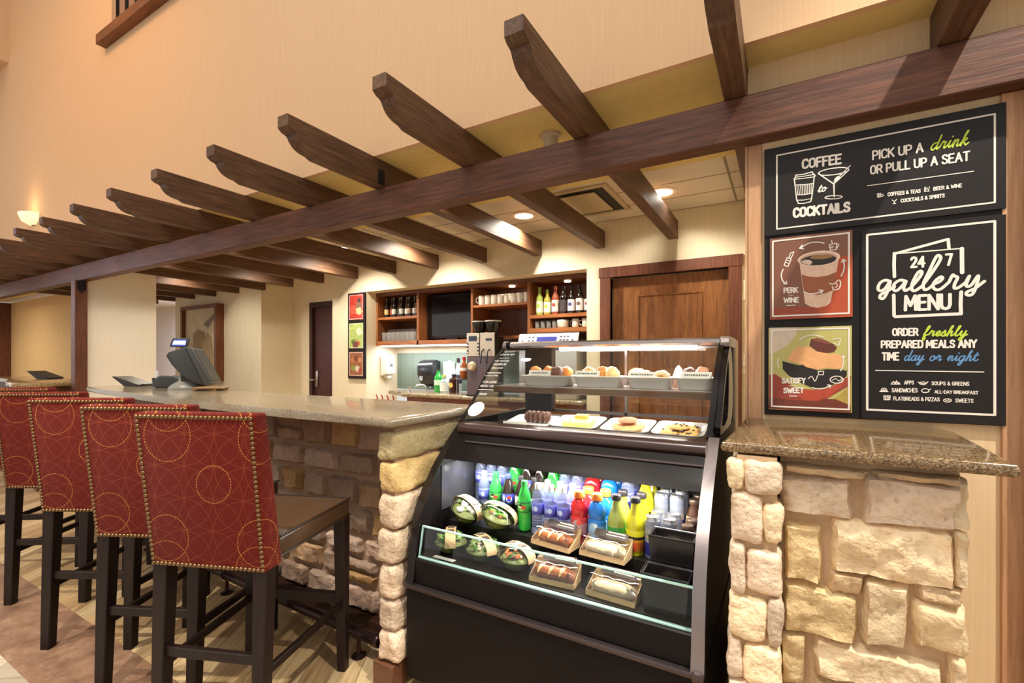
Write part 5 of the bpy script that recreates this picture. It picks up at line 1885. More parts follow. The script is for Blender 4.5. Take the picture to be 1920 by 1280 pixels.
CURSIVE = {
 'd': (1.15, [[(.78, .85), (.48, 1), (.14, .78), (.06, .32), (.3, 0), (.58, .18), (.8, .8)], [(.86, 2), (.8, 1.1), (.76, .35), (.9, .02), (1.15, .3)]]),
 'r': (.92, [[(0, .3), (.26, 1.08), (.36, .86), (.62, .92), (.55, .42), (.66, .02), (.92, .3)]]),
 'i': (.62, [[(0, .3), (.25, 1), (.22, .34), (.36, .02), (.62, .3)], [(.32, 1.5), (.36, 1.56)]]),
 'n': (1.05, [[(0, .3), (.2, 1), (.2, .5), (.2, 0)], [(.2, .45), (.5, 1), (.66, .72), (.62, .24), (.76, .02), (1.05, .3)]]),
 'k': (1.0, [[(0, .3), (.34, 1.5), (.44, 2), (.29, 1.9), (.16, 1), (.1, 0)], [(.12, .45), (.5, 1), (.6, .76), (.22, .5), (.5, .32), (.7, .02), (1.0, .3)]]),
 'f': (.74, [[(0, .3), (.38, 1.4), (.45, 2), (.27, 1.9), (.16, 1), (.1, -.5), (.28, -.85), (.36, -.4), (.2, .05), (.74, .3)]]),
 'e': (.84, [[(0, .3), (.45, .48), (.6, .82), (.4, 1), (.16, .72), (.16, .26), (.4, .02), (.84, .3)]]),
 's': (.82, [[(0, .3), (.38, 1.08), (.48, .72), (.55, .26), (.36, .0), (.1, .1)], [(.36, 0), (.6, .06), (.82, .3)]]),
 'h': (1.0, [[(0, .3), (.34, 1.5), (.43, 2), (.28, 1.9), (.16, 1), (.1, 0)], [(.12, .45), (.46, 1), (.6, .74), (.56, .24), (.7, .02), (1.0, .3)]]),
 'l': (.70, [[(0, .3), (.38, 1.5), (.44, 2), (.28, 1.9), (.16, .8), (.22, .16), (.4, .02), (.70, .3)]]),
 'y': (1.12, [[(0, .3), (.2, 1), (.2, .34), (.4, .06), (.68, .5), (.8, 1)], [(.8, 1), (.72, 0), (.5, -.8), (.22, -.75), (.32, -.35), (.75, 0), (1.12, .3)]]),
 'a': (1.12, [[(.78, .85), (.48, 1), (.14, .78), (.06, .32), (.3, 0), (.58, .22), (.8, 1)], [(.8, 1), (.73, .34), (.86, .02), (1.12, .3)]]),
 'o': (1.0, [[(.45, 1), (.12, .75), (.1, .22), (.4, 0), (.7, .25), (.7, .75), (.45, 1), (.58, .75), (1.0, .72)]]),
 'g': (1.12, [[(.78, .85), (.48, 1), (.14, .78), (.06, .32), (.3, 0), (.58, .22), (.8, 1)], [(.8, 1), (.72, 0), (.5, -.8), (.22, -.75), (.32, -.35), (.75, 0), (1.12, .3)]]),
 't': (.80, [[(0, .3), (.28, 1.1), (.35, 1.6)], [(.35, 1.6), (.22, .5), (.32, .02), (.6, .1), (.80, .3)], [(.05, 1.1), (.62, 1.16)]]),
}
INKN = [0]
def ink(mb, pts, wd, y, smooth=False):
    """flat painted stroke in the x z plane: one ribbon per run, rounded at its ends"""
    if smooth and len(pts) > 2:
        pts = [(p.x, p.y) for p in catm(pts, 6)]
    P = [Vector((p[0], p[1])) for p in pts]
    Q = [P[0]]
    for p in P[1:]:
        if (p - Q[-1]).length > 1e-5:
            Q.append(p)
    if len(Q) < 2:
        return
    runs = [[Q[0]]]
    for k in range(1, len(Q)):
        runs[-1].append(Q[k])
        if k < len(Q) - 1:
            a = (Q[k] - Q[k - 1]).normalized(); b = (Q[k + 1] - Q[k]).normalized()
            if a.dot(b) < .55:
                runs.append([Q[k]])
    h = wd / 2
    for run in runs:
        INKN[0] = (INKN[0] + 1) % 40
        yy = y - INKN[0] * 9e-6
        n = len(run)
        L_, R_ = [], []
        t0 = (run[1] - run[0]).normalized(); t1 = (run[-1] - run[-2]).normalized()
        seq = [(run[0] - t0 * h * math.cos(a), t0, math.sin(a)) for a in (.35, .75, 1.15)]
        for k in range(n):
            a = (run[k] - run[max(0, k - 1)]); b = (run[min(n - 1, k + 1)] - run[k])
            t = (a.normalized() if a.length > 1e-9 else b.normalized()) + (b.normalized() if b.length > 1e-9 else a.normalized())
            t.normalize()
            c = t.dot(b.normalized() if b.length > 1e-9 else a.normalized())
            seq.append((run[k], t, 1 / max(.6, c)))
        seq += [(run[-1] + t1 * h * math.cos(a), t1, math.sin(a)) for a in (1.15, .75, .35)]
        prev = None
        for k, (p, t, f) in enumerate(seq):
            nn = Vector((-t.y, t.x)) * h * f
            yk = yy - k * 2.5e-6
            cur = (mb.bm.verts.new((p.x + nn.x, yk, p.y + nn.y)), mb.bm.verts.new((p.x - nn.x, yk, p.y - nn.y)))
            if prev:
                fc = mb.bm.faces.new((prev[0], prev[1], cur[1], cur[0]))
                fc.material_index = mb.mi
            prev = cur

def write_caps(mb, s, A, B, h, wd, y, flip=1):
    gap, sp = .20, .34
    tot = 0
    for ch in s:
        tot += sp if ch == ' ' else CAPS[ch][0] + gap
    tot -= gap
    W = B[0] - A[0] - wd
    H_ = h - wd
    k = W / tot
    x = A[0] + wd / 2
    for ch in s:
        if ch == ' ':
            x += sp * k
            continue
        g = CAPS[ch]
        t0 = (x - A[0]) / max(1e-6, B[0] - A[0])
        zb = A[1] + (B[1] - A[1]) * t0 + wd / 2
        for st_ in g[1]:
            ink(mb, [(x + p[0] * k, zb + p[1] * H_) for p in st_], wd, y)
        x += (g[0] + gap) * k

def write_script(mb, s, A, B, xh, wd, y, slant=.30):
    tot = sum(CURSIVE[c][0] for c in s)
    k = (B[0] - A[0] - slant * xh * .5) / tot
    x = A[0]
    for c in s:
        g = CURSIVE[c]
        for st_ in g[1]:
            ink(mb, [(x + p[0] * k + slant * xh * p[1], A[1] + (B[1] - A[1]) * (x - A[0]) / (B[0] - A[0]) + p[1] * xh) for p in st_], wd, y, True)
        x += g[0] * k

SIGN_TEXT = [
    ('header', 'PICK UP A', (0.3264, 0.8832), (0.4609, 0.8813), 0.0331, 0.0056),
    ('header', 'OR PULL UP A SEAT', (0.3203, 0.8353), (0.5731, 0.8298), 0.0319, 0.0056),
    ('header', 'COFFEES & TEAS', (0.3677, 0.7537), (0.4538, 0.7506), 0.0131, 0.0035),
    ('header', 'BEER & WINE', (0.4845, 0.7512), (0.5539, 0.7499), 0.0128, 0.0034),
    ('header', 'COCKTAILS & SPIRITS', (0.4021, 0.7265), (0.5128, 0.7252), 0.013, 0.0035),
    ('header', 'COFFEE', (0.1222, 0.894), (0.2421, 0.8886), 0.0373, 0.0077),
    ('header', 'COCKTAILS', (0.0943, 0.7218), (0.2668, 0.7168), 0.0382, 0.0092),
    ('menu', '24', (0.4259, 0.506), (0.4659, 0.505), 0.0392, 0.0082),
    ('menu', '7', (0.5128, 0.5049), (0.5328, 0.5042), 0.0408, 0.008),
    ('menu', 'MENU', (0.4099, 0.3656), (0.5298, 0.3641), 0.0546, 0.0105),
    ('menu', 'ORDER', (0.3795, 0.2848), (0.4485, 0.2835), 0.027, 0.0058),
    ('menu', 'PREPARED MEALS ANY', (0.3496, 0.244), (0.5893, 0.2421), 0.0276, 0.0059),
    ('menu', 'TIME', (0.3518, 0.2027), (0.3991, 0.2033), 0.0287, 0.0059),
    ('menu', 'APPS', (0.411, 0.1239), (0.4365, 0.1246), 0.0132, 0.003),
    ('menu', 'SOUPS & GREENS', (0.4803, 0.1238), (0.571, 0.124), 0.0126, 0.003),
    ('menu', 'SANDWICHES', (0.3784, 0.0972), (0.446, 0.0989), 0.0142, 0.0031),
    ('menu', 'ALL-DAY BREAKFAST', (0.4875, 0.0971), (0.5921, 0.0973), 0.0113, 0.003),
    ('menu', 'FLATBREADS & PIZZAS', (0.3828, 0.0706), (0.5007, 0.0716), 0.0131, 0.0031),
    ('menu', 'SWEETS', (0.5377, 0.0703), (0.5806, 0.0709), 0.0132, 0.0029),
    ('cup', 'PERK', (0.065, 0.4502), (0.1118, 0.4488), 0.0218, 0.0052),
    ('cup', 'WINE', (0.065, 0.4144), (0.1142, 0.4131), 0.0212, 0.0052),
    ('cake', 'SATISFY', (0.059, 0.119), (0.135, 0.1203), 0.0219, 0.0052),
    ('cake', 'SWEET', (0.064, 0.0828), (0.1294, 0.0856), 0.0218, 0.0052),
]
SIGN_SCRIPT = [
    ('header', 'green', 'drink', (0.4762, 0.8833), (0.5705, 0.881), 0.0218, 0.0039),
    ('menu', 'green', 'freshly', (0.4596, 0.2833), (0.5671, 0.2804), 0.0157, 0.0043),
    ('menu', 'blue', 'day', (0.4099, 0.2033), (0.4627, 0.2027), 0.0165, 0.0039),
    ('menu', 'blue', 'or', (0.4741, 0.2027), (0.5058, 0.2027), 0.0162, 0.0038),
    ('menu', 'blue', 'night', (0.5178, 0.2024), (0.5921, 0.2019), 0.016, 0.0037),
    ('header', 'white', 'to', (0.1708, 0.8028), (0.1976, 0.8032), 0.0143, 0.0038),
]
SIGN_STROKES = [
    ('header', 0, 0.0026, [(0.3131,0.7996),(0.5809,0.7953)]),
    ('menu', 0, 0.0031, [(0.3361,0.17),(0.6035,0.1678)]),
    ('menu', 0, 0.0094, [(0.386,0.5607),(0.385,0.5247),(0.386,0.483)]),
    ('menu', 0, 0.0083, [(0.3882,0.5599),(0.5209,0.5905),(0.5229,0.561)]),
    ('menu', 0, 0.0039, [(0.386,0.5594),(0.5535,0.5573)]),
    ('menu', 0, 0.0105, [(0.5535,0.5568),(0.5541,0.481)]),
    ('menu', 0, 0.0094, [(0.3843,0.422),(0.385,0.3539),(0.3882,0.3495),(0.5515,0.351),(0.5505,0.3814),(0.5519,0.4202)]),
    ('menu', 1, 0.0089, [(0.3751,0.4686),(0.3618,0.4734),(0.348,0.4653),(0.3422,0.4475),(0.3489,0.4385),(0.3618,0.446),(0.3746,0.4678),(0.3685,0.4371),(0.3574,0.4132),(0.348,0.4147),(0.3503,0.4258),(0.3685,0.4371),(0.386,0.4496)]),
    ('menu', 1, 0.0088, [(0.4153,0.466),(0.4013,0.47),(0.3871,0.4607),(0.3828,0.4443),(0.3893,0.4355),(0.4013,0.4443),(0.4159,0.4654),(0.4103,0.445),(0.4146,0.4345),(0.4274,0.4423)]),
    ('menu', 1, 0.0088, [(0.4274,0.4423),(0.4471,0.4693),(0.4565,0.4889),(0.4523,0.4955),(0.4439,0.4859),(0.4323,0.4569),(0.4317,0.4356),(0.4408,0.433),(0.4575,0.4467)]),
    ('menu', 1, 0.0087, [(0.4575,0.4467),(0.4834,0.4904),(0.5017,0.5274),(0.5001,0.5402),(0.4916,0.5366),(0.4752,0.4939),(0.4602,0.4533),(0.4627,0.4349),(0.4731,0.4368),(0.4865,0.4503)]),
    ('menu', 1, 0.0086, [(0.4865,0.4503),(0.4997,0.4567),(0.5074,0.4667),(0.5027,0.472),(0.4899,0.4602),(0.4838,0.4446),(0.4899,0.4326),(0.5027,0.4329),(0.5229,0.4534)]),
    ('menu', 1, 0.0085, [(0.5229,0.4534),(0.5314,0.4747),(0.5358,0.4716),(0.5433,0.4657),(0.5362,0.4457),(0.5362,0.433),(0.5456,0.4344),(0.5623,0.4488)]),
    ('menu', 1, 0.0084, [(0.5623,0.4488),(0.571,0.4685),(0.564,0.4447),(0.5661,0.4359),(0.5758,0.4404),(0.5917,0.4676),(0.5864,0.4338),(0.5777,0.411),(0.5661,0.4092),(0.5652,0.4184),(0.5845,0.4293),(0.6054,0.4491)]),
    ('header', 0, 0.0034, [(0.0984,0.8648),(0.103,0.87),(0.1036,0.8771),(0.1294,0.8757),(0.1542,0.8791),(0.1582,0.8687),(0.1634,0.8641),(0.161,0.8594)]),
    ('header', 0, 0.0029, [(0.1036,0.8699),(0.1294,0.8684),(0.1618,0.8687)]),
    ('header', 0, 0.0029, [(0.0995,0.8634),(0.1294,0.8607),(0.161,0.8603)]),
    ('header', 0, 0.0034, [(0.0995,0.8634),(0.1067,0.787),(0.1119,0.7733),(0.1294,0.7703),(0.1497,0.7732),(0.1528,0.7846),(0.1606,0.8599)]),
    ('header', 0, 0.0029, [(0.1047,0.8413),(0.1314,0.8378),(0.1582,0.837)]),
    ('header', 0, 0.0029, [(0.1082,0.8049),(0.1314,0.8017),(0.1562,0.8023)]),
    ('header', 0, 0.0024, [(0.1088,0.7854),(0.1294,0.7824),(0.1513,0.7841)]),
    ('header', 0, 0.0022, [(0.1072,0.8414),(0.1103,0.8052)]),
    ('header', 0, 0.0022, [(0.1128,0.8408),(0.1154,0.8048)]),
    ('header', 0, 0.0022, [(0.1183,0.8402),(0.1206,0.8044)]),
    ('header', 0, 0.0022, [(0.1239,0.8397),(0.1257,0.8039)]),
    ('header', 0, 0.0022, [(0.1294,0.8391),(0.1308,0.8035)]),
    ('header', 0, 0.0022, [(0.1349,0.8386),(0.1359,0.8031)]),
    ('header', 0, 0.0022, [(0.1404,0.838),(0.141,0.8027)]),
    ('header', 0, 0.0022, [(0.1459,0.8374),(0.1461,0.8022)]),
    ('header', 0, 0.0021, [(0.1513,0.8369),(0.1512,0.8018)]),
    ('header', 0, 0.0032, [(0.262,0.8664),(0.2592,0.8621),(0.2502,0.8585),(0.2362,0.8564),(0.2194,0.856),(0.2022,0.8574),(0.1872,0.8604),(0.1769,0.8646),(0.1729,0.8693),(0.1758,0.8738),(0.1852,0.8774),(0.1996,0.8794),(0.2167,0.8797),(0.2338,0.8782),(0.2483,0.8752),(0.2582,0.871),(0.262,0.8664)]),
    ('header', 0, 0.0038, [(0.1728,0.8694),(0.218,0.8241),(0.2615,0.8632)]),
    ('header', 0, 0.0042, [(0.2186,0.824),(0.2198,0.7781)]),
    ('header', 0, 0.0033, [(0.243,0.7745),(0.2412,0.7724),(0.2359,0.7711),(0.2279,0.7708),(0.2183,0.7714),(0.2086,0.7729),(0.2003,0.7751),(0.1947,0.7776),(0.1927,0.7801),(0.1945,0.7821),(0.2,0.7834),(0.2081,0.7838),(0.2178,0.7831),(0.2274,0.7816),(0.2356,0.7794),(0.241,0.7769),(0.243,0.7745)]),
    ('header', 0, 0.0019, [(0.1818,0.861),(0.2383,0.854)]),
    ('header', 0, 0.0028, [(0.2658,0.8785),(0.219,0.8316)]),
    ('header', 0, 0.0103, [(0.2244,0.8376),(0.2306,0.8439)]),
    ('header', 0, 0.0023, [(0.3406,0.7678),(0.3416,0.755),(0.3487,0.755),(0.3497,0.7675),(0.3406,0.7678)]),
    ('header', 0, 0.0023, [(0.3437,0.7673),(0.3443,0.7553)]),
    ('header', 0, 0.0023, [(0.3467,0.7668),(0.3473,0.7553)]),
    ('header', 0, 0.0023, [(0.3507,0.7585),(0.3537,0.7554),(0.3577,0.7585),(0.3543,0.7636),(0.3511,0.7622)]),
    ('header', 0, 0.002, [(0.4632,0.7521),(0.4628,0.7607),(0.4643,0.7677),(0.4662,0.7601),(0.4669,0.7526),(0.4632,0.7521)]),
    ('header', 0, 0.0019, [(0.4688,0.7657),(0.4697,0.7602),(0.4721,0.7578),(0.4743,0.7603),(0.4751,0.7665)]),
    ('header', 0, 0.0019, [(0.4721,0.7578),(0.4725,0.7524)]),
    ('header', 0, 0.0019, [(0.4697,0.7521),(0.4753,0.7523)]),
    ('header', 0, 0.0023, [(0.3802,0.7395),(0.3855,0.7336),(0.392,0.7395)]),
    ('header', 0, 0.0023, [(0.3855,0.7336),(0.3861,0.7272)]),
    ('header', 0, 0.0023, [(0.3825,0.7266),(0.3894,0.7267)]),
    ('menu', 0, 0.0028, [(0.3773,0.1245),(0.3839,0.1338),(0.3882,0.1256),(0.3915,0.1359),(0.3947,0.1257),(0.3969,0.1313),(0.4006,0.125),(0.3773,0.1245)]),
    ('menu', 0, 0.0025, [(0.386,0.1247),(0.3882,0.1311),(0.3904,0.1248)]),
    ('menu', 0, 0.0025, [(0.4471,0.1338),(0.4523,0.1263),(0.4627,0.1247),(0.4679,0.1289),(0.4714,0.1349)]),
    ('menu', 0, 0.0024, [(0.4657,0.1315),(0.4651,0.1305),(0.4637,0.1295),(0.4616,0.1289),(0.459,0.1286),(0.4564,0.1288),(0.4543,0.1293),(0.4528,0.1302),(0.4523,0.1312),(0.4528,0.1323),(0.4543,0.1332),(0.4564,0.1338),(0.459,0.1341),(0.4616,0.1339),(0.4637,0.1334),(0.4651,0.1325),(0.4657,0.1315)]),
    ('menu', 0, 0.0025, [(0.3467,0.0984),(0.3689,0.0991)]),
    ('menu', 0, 0.0025, [(0.3496,0.1007),(0.3529,0.1087),(0.3607,0.1109),(0.3651,0.1068),(0.3667,0.1013),(0.3496,0.1007)]),
    ('menu', 0, 0.0025, [(0.354,0.1014),(0.3574,0.1066),(0.3596,0.1016),(0.3629,0.1062)]),
    ('menu', 0, 0.0024, [(0.4739,0.1058),(0.4732,0.1033),(0.4713,0.1011),(0.4683,0.0996),(0.4648,0.099),(0.4613,0.0994),(0.4583,0.1007),(0.4564,0.1027),(0.4557,0.1052),(0.4564,0.1077),(0.4583,0.1099),(0.4613,0.1114),(0.4648,0.112),(0.4683,0.1116),(0.4713,0.1103),(0.4732,0.1082),(0.4739,0.1058)]),
    ('menu', 0, 0.0024, [(0.4555,0.1041),(0.4596,0.0994),(0.4731,0.1014),(0.4748,0.1088),(0.4785,0.1113)]),
    ('menu', 0, 0.0025, [(0.3581,0.0847),(0.3587,0.0716),(0.3738,0.0722),(0.3751,0.0854),(0.3581,0.0847)]),
    ('menu', 0, 0.0025, [(0.3614,0.0843),(0.3629,0.0732)]),
    ('menu', 0, 0.0025, [(0.3663,0.085),(0.3674,0.0728)]),
    ('menu', 0, 0.0025, [(0.3707,0.0847),(0.3711,0.073)]),
    ('menu', 0, 0.0024, [(0.529,0.0765),(0.5283,0.0745),(0.5262,0.0726),(0.5231,0.0714),(0.5194,0.0708),(0.5158,0.071),(0.5126,0.0721),(0.5105,0.0737),(0.5098,0.0757),(0.5105,0.0778),(0.5126,0.0796),(0.5158,0.0809),(0.5194,0.0814),(0.5231,0.0812),(0.5262,0.0801),(0.5283,0.0785),(0.529,0.0765)]),
    ('menu', 0, 0.0019, [(0.5138,0.078),(0.5178,0.0742),(0.5218,0.0783),(0.5248,0.075)]),
    ('cup', 1, 0.0039, [(0.1897,0.6192),(0.1697,0.6257),(0.1434,0.6245),(0.1216,0.6121)]),
    ('cup', 0, 0.004, [(0.124,0.6203),(0.1155,0.6099),(0.1277,0.6065)]),
    ('cup', 1, 0.0041, [(0.064,0.539),(0.0582,0.5192),(0.062,0.4984),(0.0721,0.4854)]),
    ('cup', 0, 0.0041, [(0.0658,0.4859),(0.0746,0.4837),(0.0746,0.4939)]),
    ('cup', 1, 0.0039, [(0.2394,0.4984),(0.2473,0.5183),(0.2484,0.5375),(0.2462,0.5543)]),
    ('cup', 0, 0.0039, [(0.2412,0.5465),(0.2457,0.5557),(0.253,0.5502)]),
    ('cup', 1, 0.004, [(0.1301,0.4512),(0.1458,0.4435),(0.1673,0.4436),(0.1839,0.45)]),
    ('cup', 0, 0.0039, [(0.1756,0.4549),(0.1867,0.4518),(0.181,0.4427)]),
    ('cup', 0, 0.0032, [(0.067,0.5532),(0.0771,0.5812),(0.0896,0.574),(0.0796,0.5476),(0.067,0.5532)]),
    ('cup', 0, 0.0032, [(0.0833,0.5805),(0.0871,0.596),(0.0982,0.599),(0.0933,0.5866),(0.0883,0.5771)]),
    ('cup', 0, 0.0026, [(0.0721,0.5643),(0.0833,0.5574)]),
    ('cup', 0, 0.0026, [(0.0746,0.5728),(0.0858,0.5658)]),
    ('cup', 0, 0.0031, [(0.2049,0.6118),(0.2091,0.5917),(0.2257,0.5926),(0.2268,0.6146),(0.2049,0.6118)]),
    ('cup', 1, 0.0031, [(0.2268,0.6132),(0.2325,0.6083),(0.228,0.5978)]),
    ('cup', 0, 0.0031, [(0.2119,0.6262),(0.2137,0.6162)]),
    ('cup', 0, 0.0025, [(0.2162,0.6026),(0.216,0.6013),(0.2153,0.6003),(0.2142,0.5997),(0.213,0.5996),(0.2118,0.6),(0.2107,0.6009),(0.21,0.602),(0.2098,0.6034),(0.21,0.6046),(0.2107,0.6056),(0.2118,0.6062),(0.213,0.6063),(0.2142,0.6059),(0.2153,0.605),(0.216,0.6039),(0.2162,0.6026)]),
    ('cup', 1, 0.0039, [(0.2061,0.4749),(0.2188,0.4725),(0.2325,0.4852),(0.2382,0.475),(0.2337,0.456),(0.2188,0.4516),(0.2142,0.4631)]),
    ('cup', 1, 0.0031, [(0.2245,0.4761),(0.2291,0.4647),(0.2222,0.4597)]),
    ('cup', 0, 0.002, [(0.0821,0.4417),(0.095,0.4419)]),
    ('cup', 0, 0.0026, [(0.0751,0.4053),(0.1029,0.4051)]),
    ('cake', 1, 0.0034, [(0.1886,0.2863),(0.1602,0.294),(0.1337,0.2905),(0.1167,0.2795)]),
    ('cake', 1, 0.0035, [(0.0493,0.2094),(0.0468,0.1919),(0.0506,0.1773)]),
    ('cake', 1, 0.0033, [(0.2382,0.1676),(0.2462,0.1897),(0.2462,0.2173)]),
    ('cake', 0, 0.0033, [(0.2416,0.2145),(0.2462,0.22),(0.2502,0.2145)]),
    ('cake', 1, 0.0034, [(0.1542,0.1072),(0.1721,0.1026),(0.1909,0.106),(0.2084,0.1157)]),
    ('cake', 0, 0.0034, [(0.2003,0.1174),(0.2095,0.1165),(0.2068,0.1081)]),
    ('cake', 0, 0.0033, [(0.2455,0.1368),(0.2441,0.132),(0.24,0.1279),(0.234,0.125),(0.2268,0.1239),(0.2196,0.1247),(0.2135,0.1273),(0.2094,0.1312),(0.2079,0.136),(0.2094,0.1408),(0.2135,0.145),(0.2196,0.1478),(0.2268,0.1489),(0.234,0.148),(0.24,0.1454),(0.2441,0.1415),(0.2455,0.1368)]),
    ('cake', 0, 0.0022, [(0.2142,0.1339),(0.2234,0.141),(0.2325,0.1315),(0.2416,0.14)]),
    ('cake', 1, 0.0028, [(0.1422,0.1381),(0.153,0.1468),(0.1626,0.13),(0.1709,0.1499)]),
    ('cake', 0, 0.0023, [(0.0833,0.1104),(0.1081,0.111)]),
    ('cake', 0, 0.0029, [(0.0846,0.074),(0.1081,0.0748)]),
    ('cake', 0, 0.0028, [(0.1721,0.164),(0.1886,0.1656),(0.1874,0.153),(0.1733,0.1528),(0.1721,0.164)]),
    ('cake', 0, 0.0028, [(0.2165,0.2786),(0.2382,0.2795),(0.2325,0.2561),(0.2188,0.2646)]),
]
SIGN_FILLS = [
    ('cup', (176,74,38), 1, [(0.2325,0.5641),(0.272,0.5706),(0.2727,0.3551),(0.153,0.3559),(0.1578,0.3911),(0.2095,0.4049)]),
    ('cup', (150,66,44), 1, [(0.0365,0.3979),(0.1721,0.3959),(0.1721,0.3556),(0.0231,0.3551)]),
    ('cup', (222,186,160), 2, [(0.1157,0.554),(0.124,0.4845),(0.1325,0.4096),(0.1482,0.3968),(0.1697,0.3918),(0.1956,0.3957),(0.2084,0.4072),(0.2199,0.471),(0.233,0.5585)]),
    ('cup', (152,88,52), 3, [(0.1216,0.5145),(0.1458,0.5049),(0.1697,0.501),(0.2003,0.5039),(0.2268,0.5142),(0.2215,0.4792),(0.2155,0.4513),(0.1956,0.4416),(0.1721,0.4374),(0.1506,0.4414),(0.1301,0.4498),(0.1252,0.4844)]),
    ('cup', (232,204,180), 3, [(0.2372,0.5681),(0.2357,0.5611),(0.2301,0.5546),(0.2207,0.5489),(0.2081,0.5443),(0.1932,0.5413),(0.1768,0.5399),(0.1601,0.5405),(0.1442,0.5428),(0.1303,0.5469),(0.1193,0.5524),(0.1121,0.5589),(0.1092,0.566),(0.1108,0.5732),(0.1169,0.58),(0.1269,0.5858),(0.14,0.5903),(0.1555,0.5932),(0.1721,0.5943),(0.1886,0.5935),(0.2041,0.5909),(0.2174,0.5867),(0.2278,0.5813),(0.2345,0.575)]),
    ('cup', (196,160,132), 4, [(0.2295,0.5664),(0.2281,0.5608),(0.2231,0.5556),(0.2147,0.5511),(0.2036,0.5474),(0.1903,0.545),(0.1758,0.544),(0.1611,0.5444),(0.1471,0.5462),(0.1349,0.5494),(0.1253,0.5537),(0.119,0.5589),(0.1165,0.5645),(0.118,0.5702),(0.1234,0.5756),(0.1322,0.5802),(0.1438,0.5838),(0.1574,0.5861),(0.1721,0.587),(0.1867,0.5864),(0.2004,0.5844),(0.2121,0.5811),(0.2212,0.5768),(0.2271,0.5718)]),
    ('cup', (38,30,28), 5, [(0.2259,0.5614),(0.2245,0.5566),(0.2197,0.5522),(0.2117,0.5484),(0.2011,0.5454),(0.1885,0.5435),(0.1749,0.5429),(0.161,0.5435),(0.1478,0.5454),(0.1364,0.5483),(0.1274,0.5522),(0.1216,0.5568),(0.1193,0.5617),(0.1209,0.5666),(0.126,0.5712),(0.1344,0.575),(0.1454,0.5779),(0.1583,0.5797),(0.1721,0.5802),(0.1859,0.5795),(0.1988,0.5775),(0.2098,0.5745),(0.2183,0.5706),(0.2238,0.5661)]),
    ('cup', (150,112,66), 6, [(0.2175,0.5708),(0.216,0.5685),(0.2112,0.5664),(0.2036,0.5649),(0.194,0.564),(0.1831,0.5639),(0.1722,0.5646),(0.1622,0.5659),(0.1542,0.5679),(0.149,0.5703),(0.1471,0.5728),(0.1487,0.5752),(0.1537,0.5773),(0.1615,0.5788),(0.1713,0.5796),(0.1822,0.5797),(0.1931,0.579),(0.2029,0.5776),(0.2107,0.5756),(0.2157,0.5733)]),
    ('cup', (214,190,168), 6, [(0.1191,0.5622),(0.1313,0.5672),(0.1482,0.5643),(0.1554,0.5556),(0.1482,0.5464),(0.1289,0.5526)]),
    ('cake', (206,188,166), 1, [(0.0198,0.3256),(0.1093,0.3242),(0.1044,0.2927),(0.0746,0.2558),(0.0314,0.23),(0.019,0.2301)]),
    ('cake', (150,62,44), 1, [(0.018,0.1505),(0.0391,0.1537),(0.1044,0.1029),(0.1862,0.0856),(0.2439,0.1345),(0.2682,0.1514),(0.2664,0.1185),(0.1956,0.0663),(0.1044,0.0569),(0.0175,0.065)]),
    ('cake', (112,52,36), 2, [(0.018,0.0665),(0.1044,0.0592),(0.1956,0.0677),(0.2669,0.0692),(0.2678,0.0211),(0.0169,0.0242)]),
    ('cake', (176,150,70), 2, [(0.2325,0.0789),(0.2691,0.1241),(0.2682,0.0474),(0.2188,0.0701)]),
    ('cake', (34,26,26), 3, [(0.062,0.2021),(0.0871,0.1934),(0.1167,0.1863),(0.1265,0.1892),(0.153,0.1752),(0.1721,0.1683),(0.1956,0.1727),(0.2416,0.1717),(0.2563,0.1677),(0.2557,0.1499),(0.2325,0.126),(0.1956,0.1083),(0.1578,0.1044),(0.124,0.1206),(0.0821,0.1485),(0.0633,0.1715)]),
    ('cake', (226,168,112), 4, [(0.0783,0.2122),(0.0871,0.2267),(0.0995,0.2467),(0.1191,0.2551),(0.1434,0.2533),(0.1626,0.2389),(0.1862,0.2316),(0.2188,0.2285),(0.2416,0.22),(0.2466,0.2007),(0.2457,0.1787),(0.2188,0.1729),(0.1956,0.1783),(0.1697,0.1711),(0.1386,0.1793),(0.124,0.1892),(0.0995,0.1963),(0.0821,0.2035)]),
    ('cake', (98,46,36), 5, [(0.1458,0.2575),(0.1511,0.2801),(0.1697,0.2848),(0.1956,0.2749),(0.2165,0.2619),(0.228,0.2478),(0.2188,0.2327),(0.1909,0.2321),(0.1697,0.236)]),
    ('cake', (130,70,56), 6, [(0.153,0.2786),(0.1697,0.2836),(0.1956,0.2735),(0.2142,0.2606),(0.1956,0.2623),(0.1721,0.2712)]),
    ('cake', (176,70,46), 3, [(0.1093,0.0743),(0.1289,0.1007),(0.1578,0.0988),(0.1909,0.1026),(0.2325,0.1232),(0.2552,0.1457),(0.2416,0.1151),(0.2095,0.0781),(0.1721,0.0597),(0.1289,0.0593)]),
]


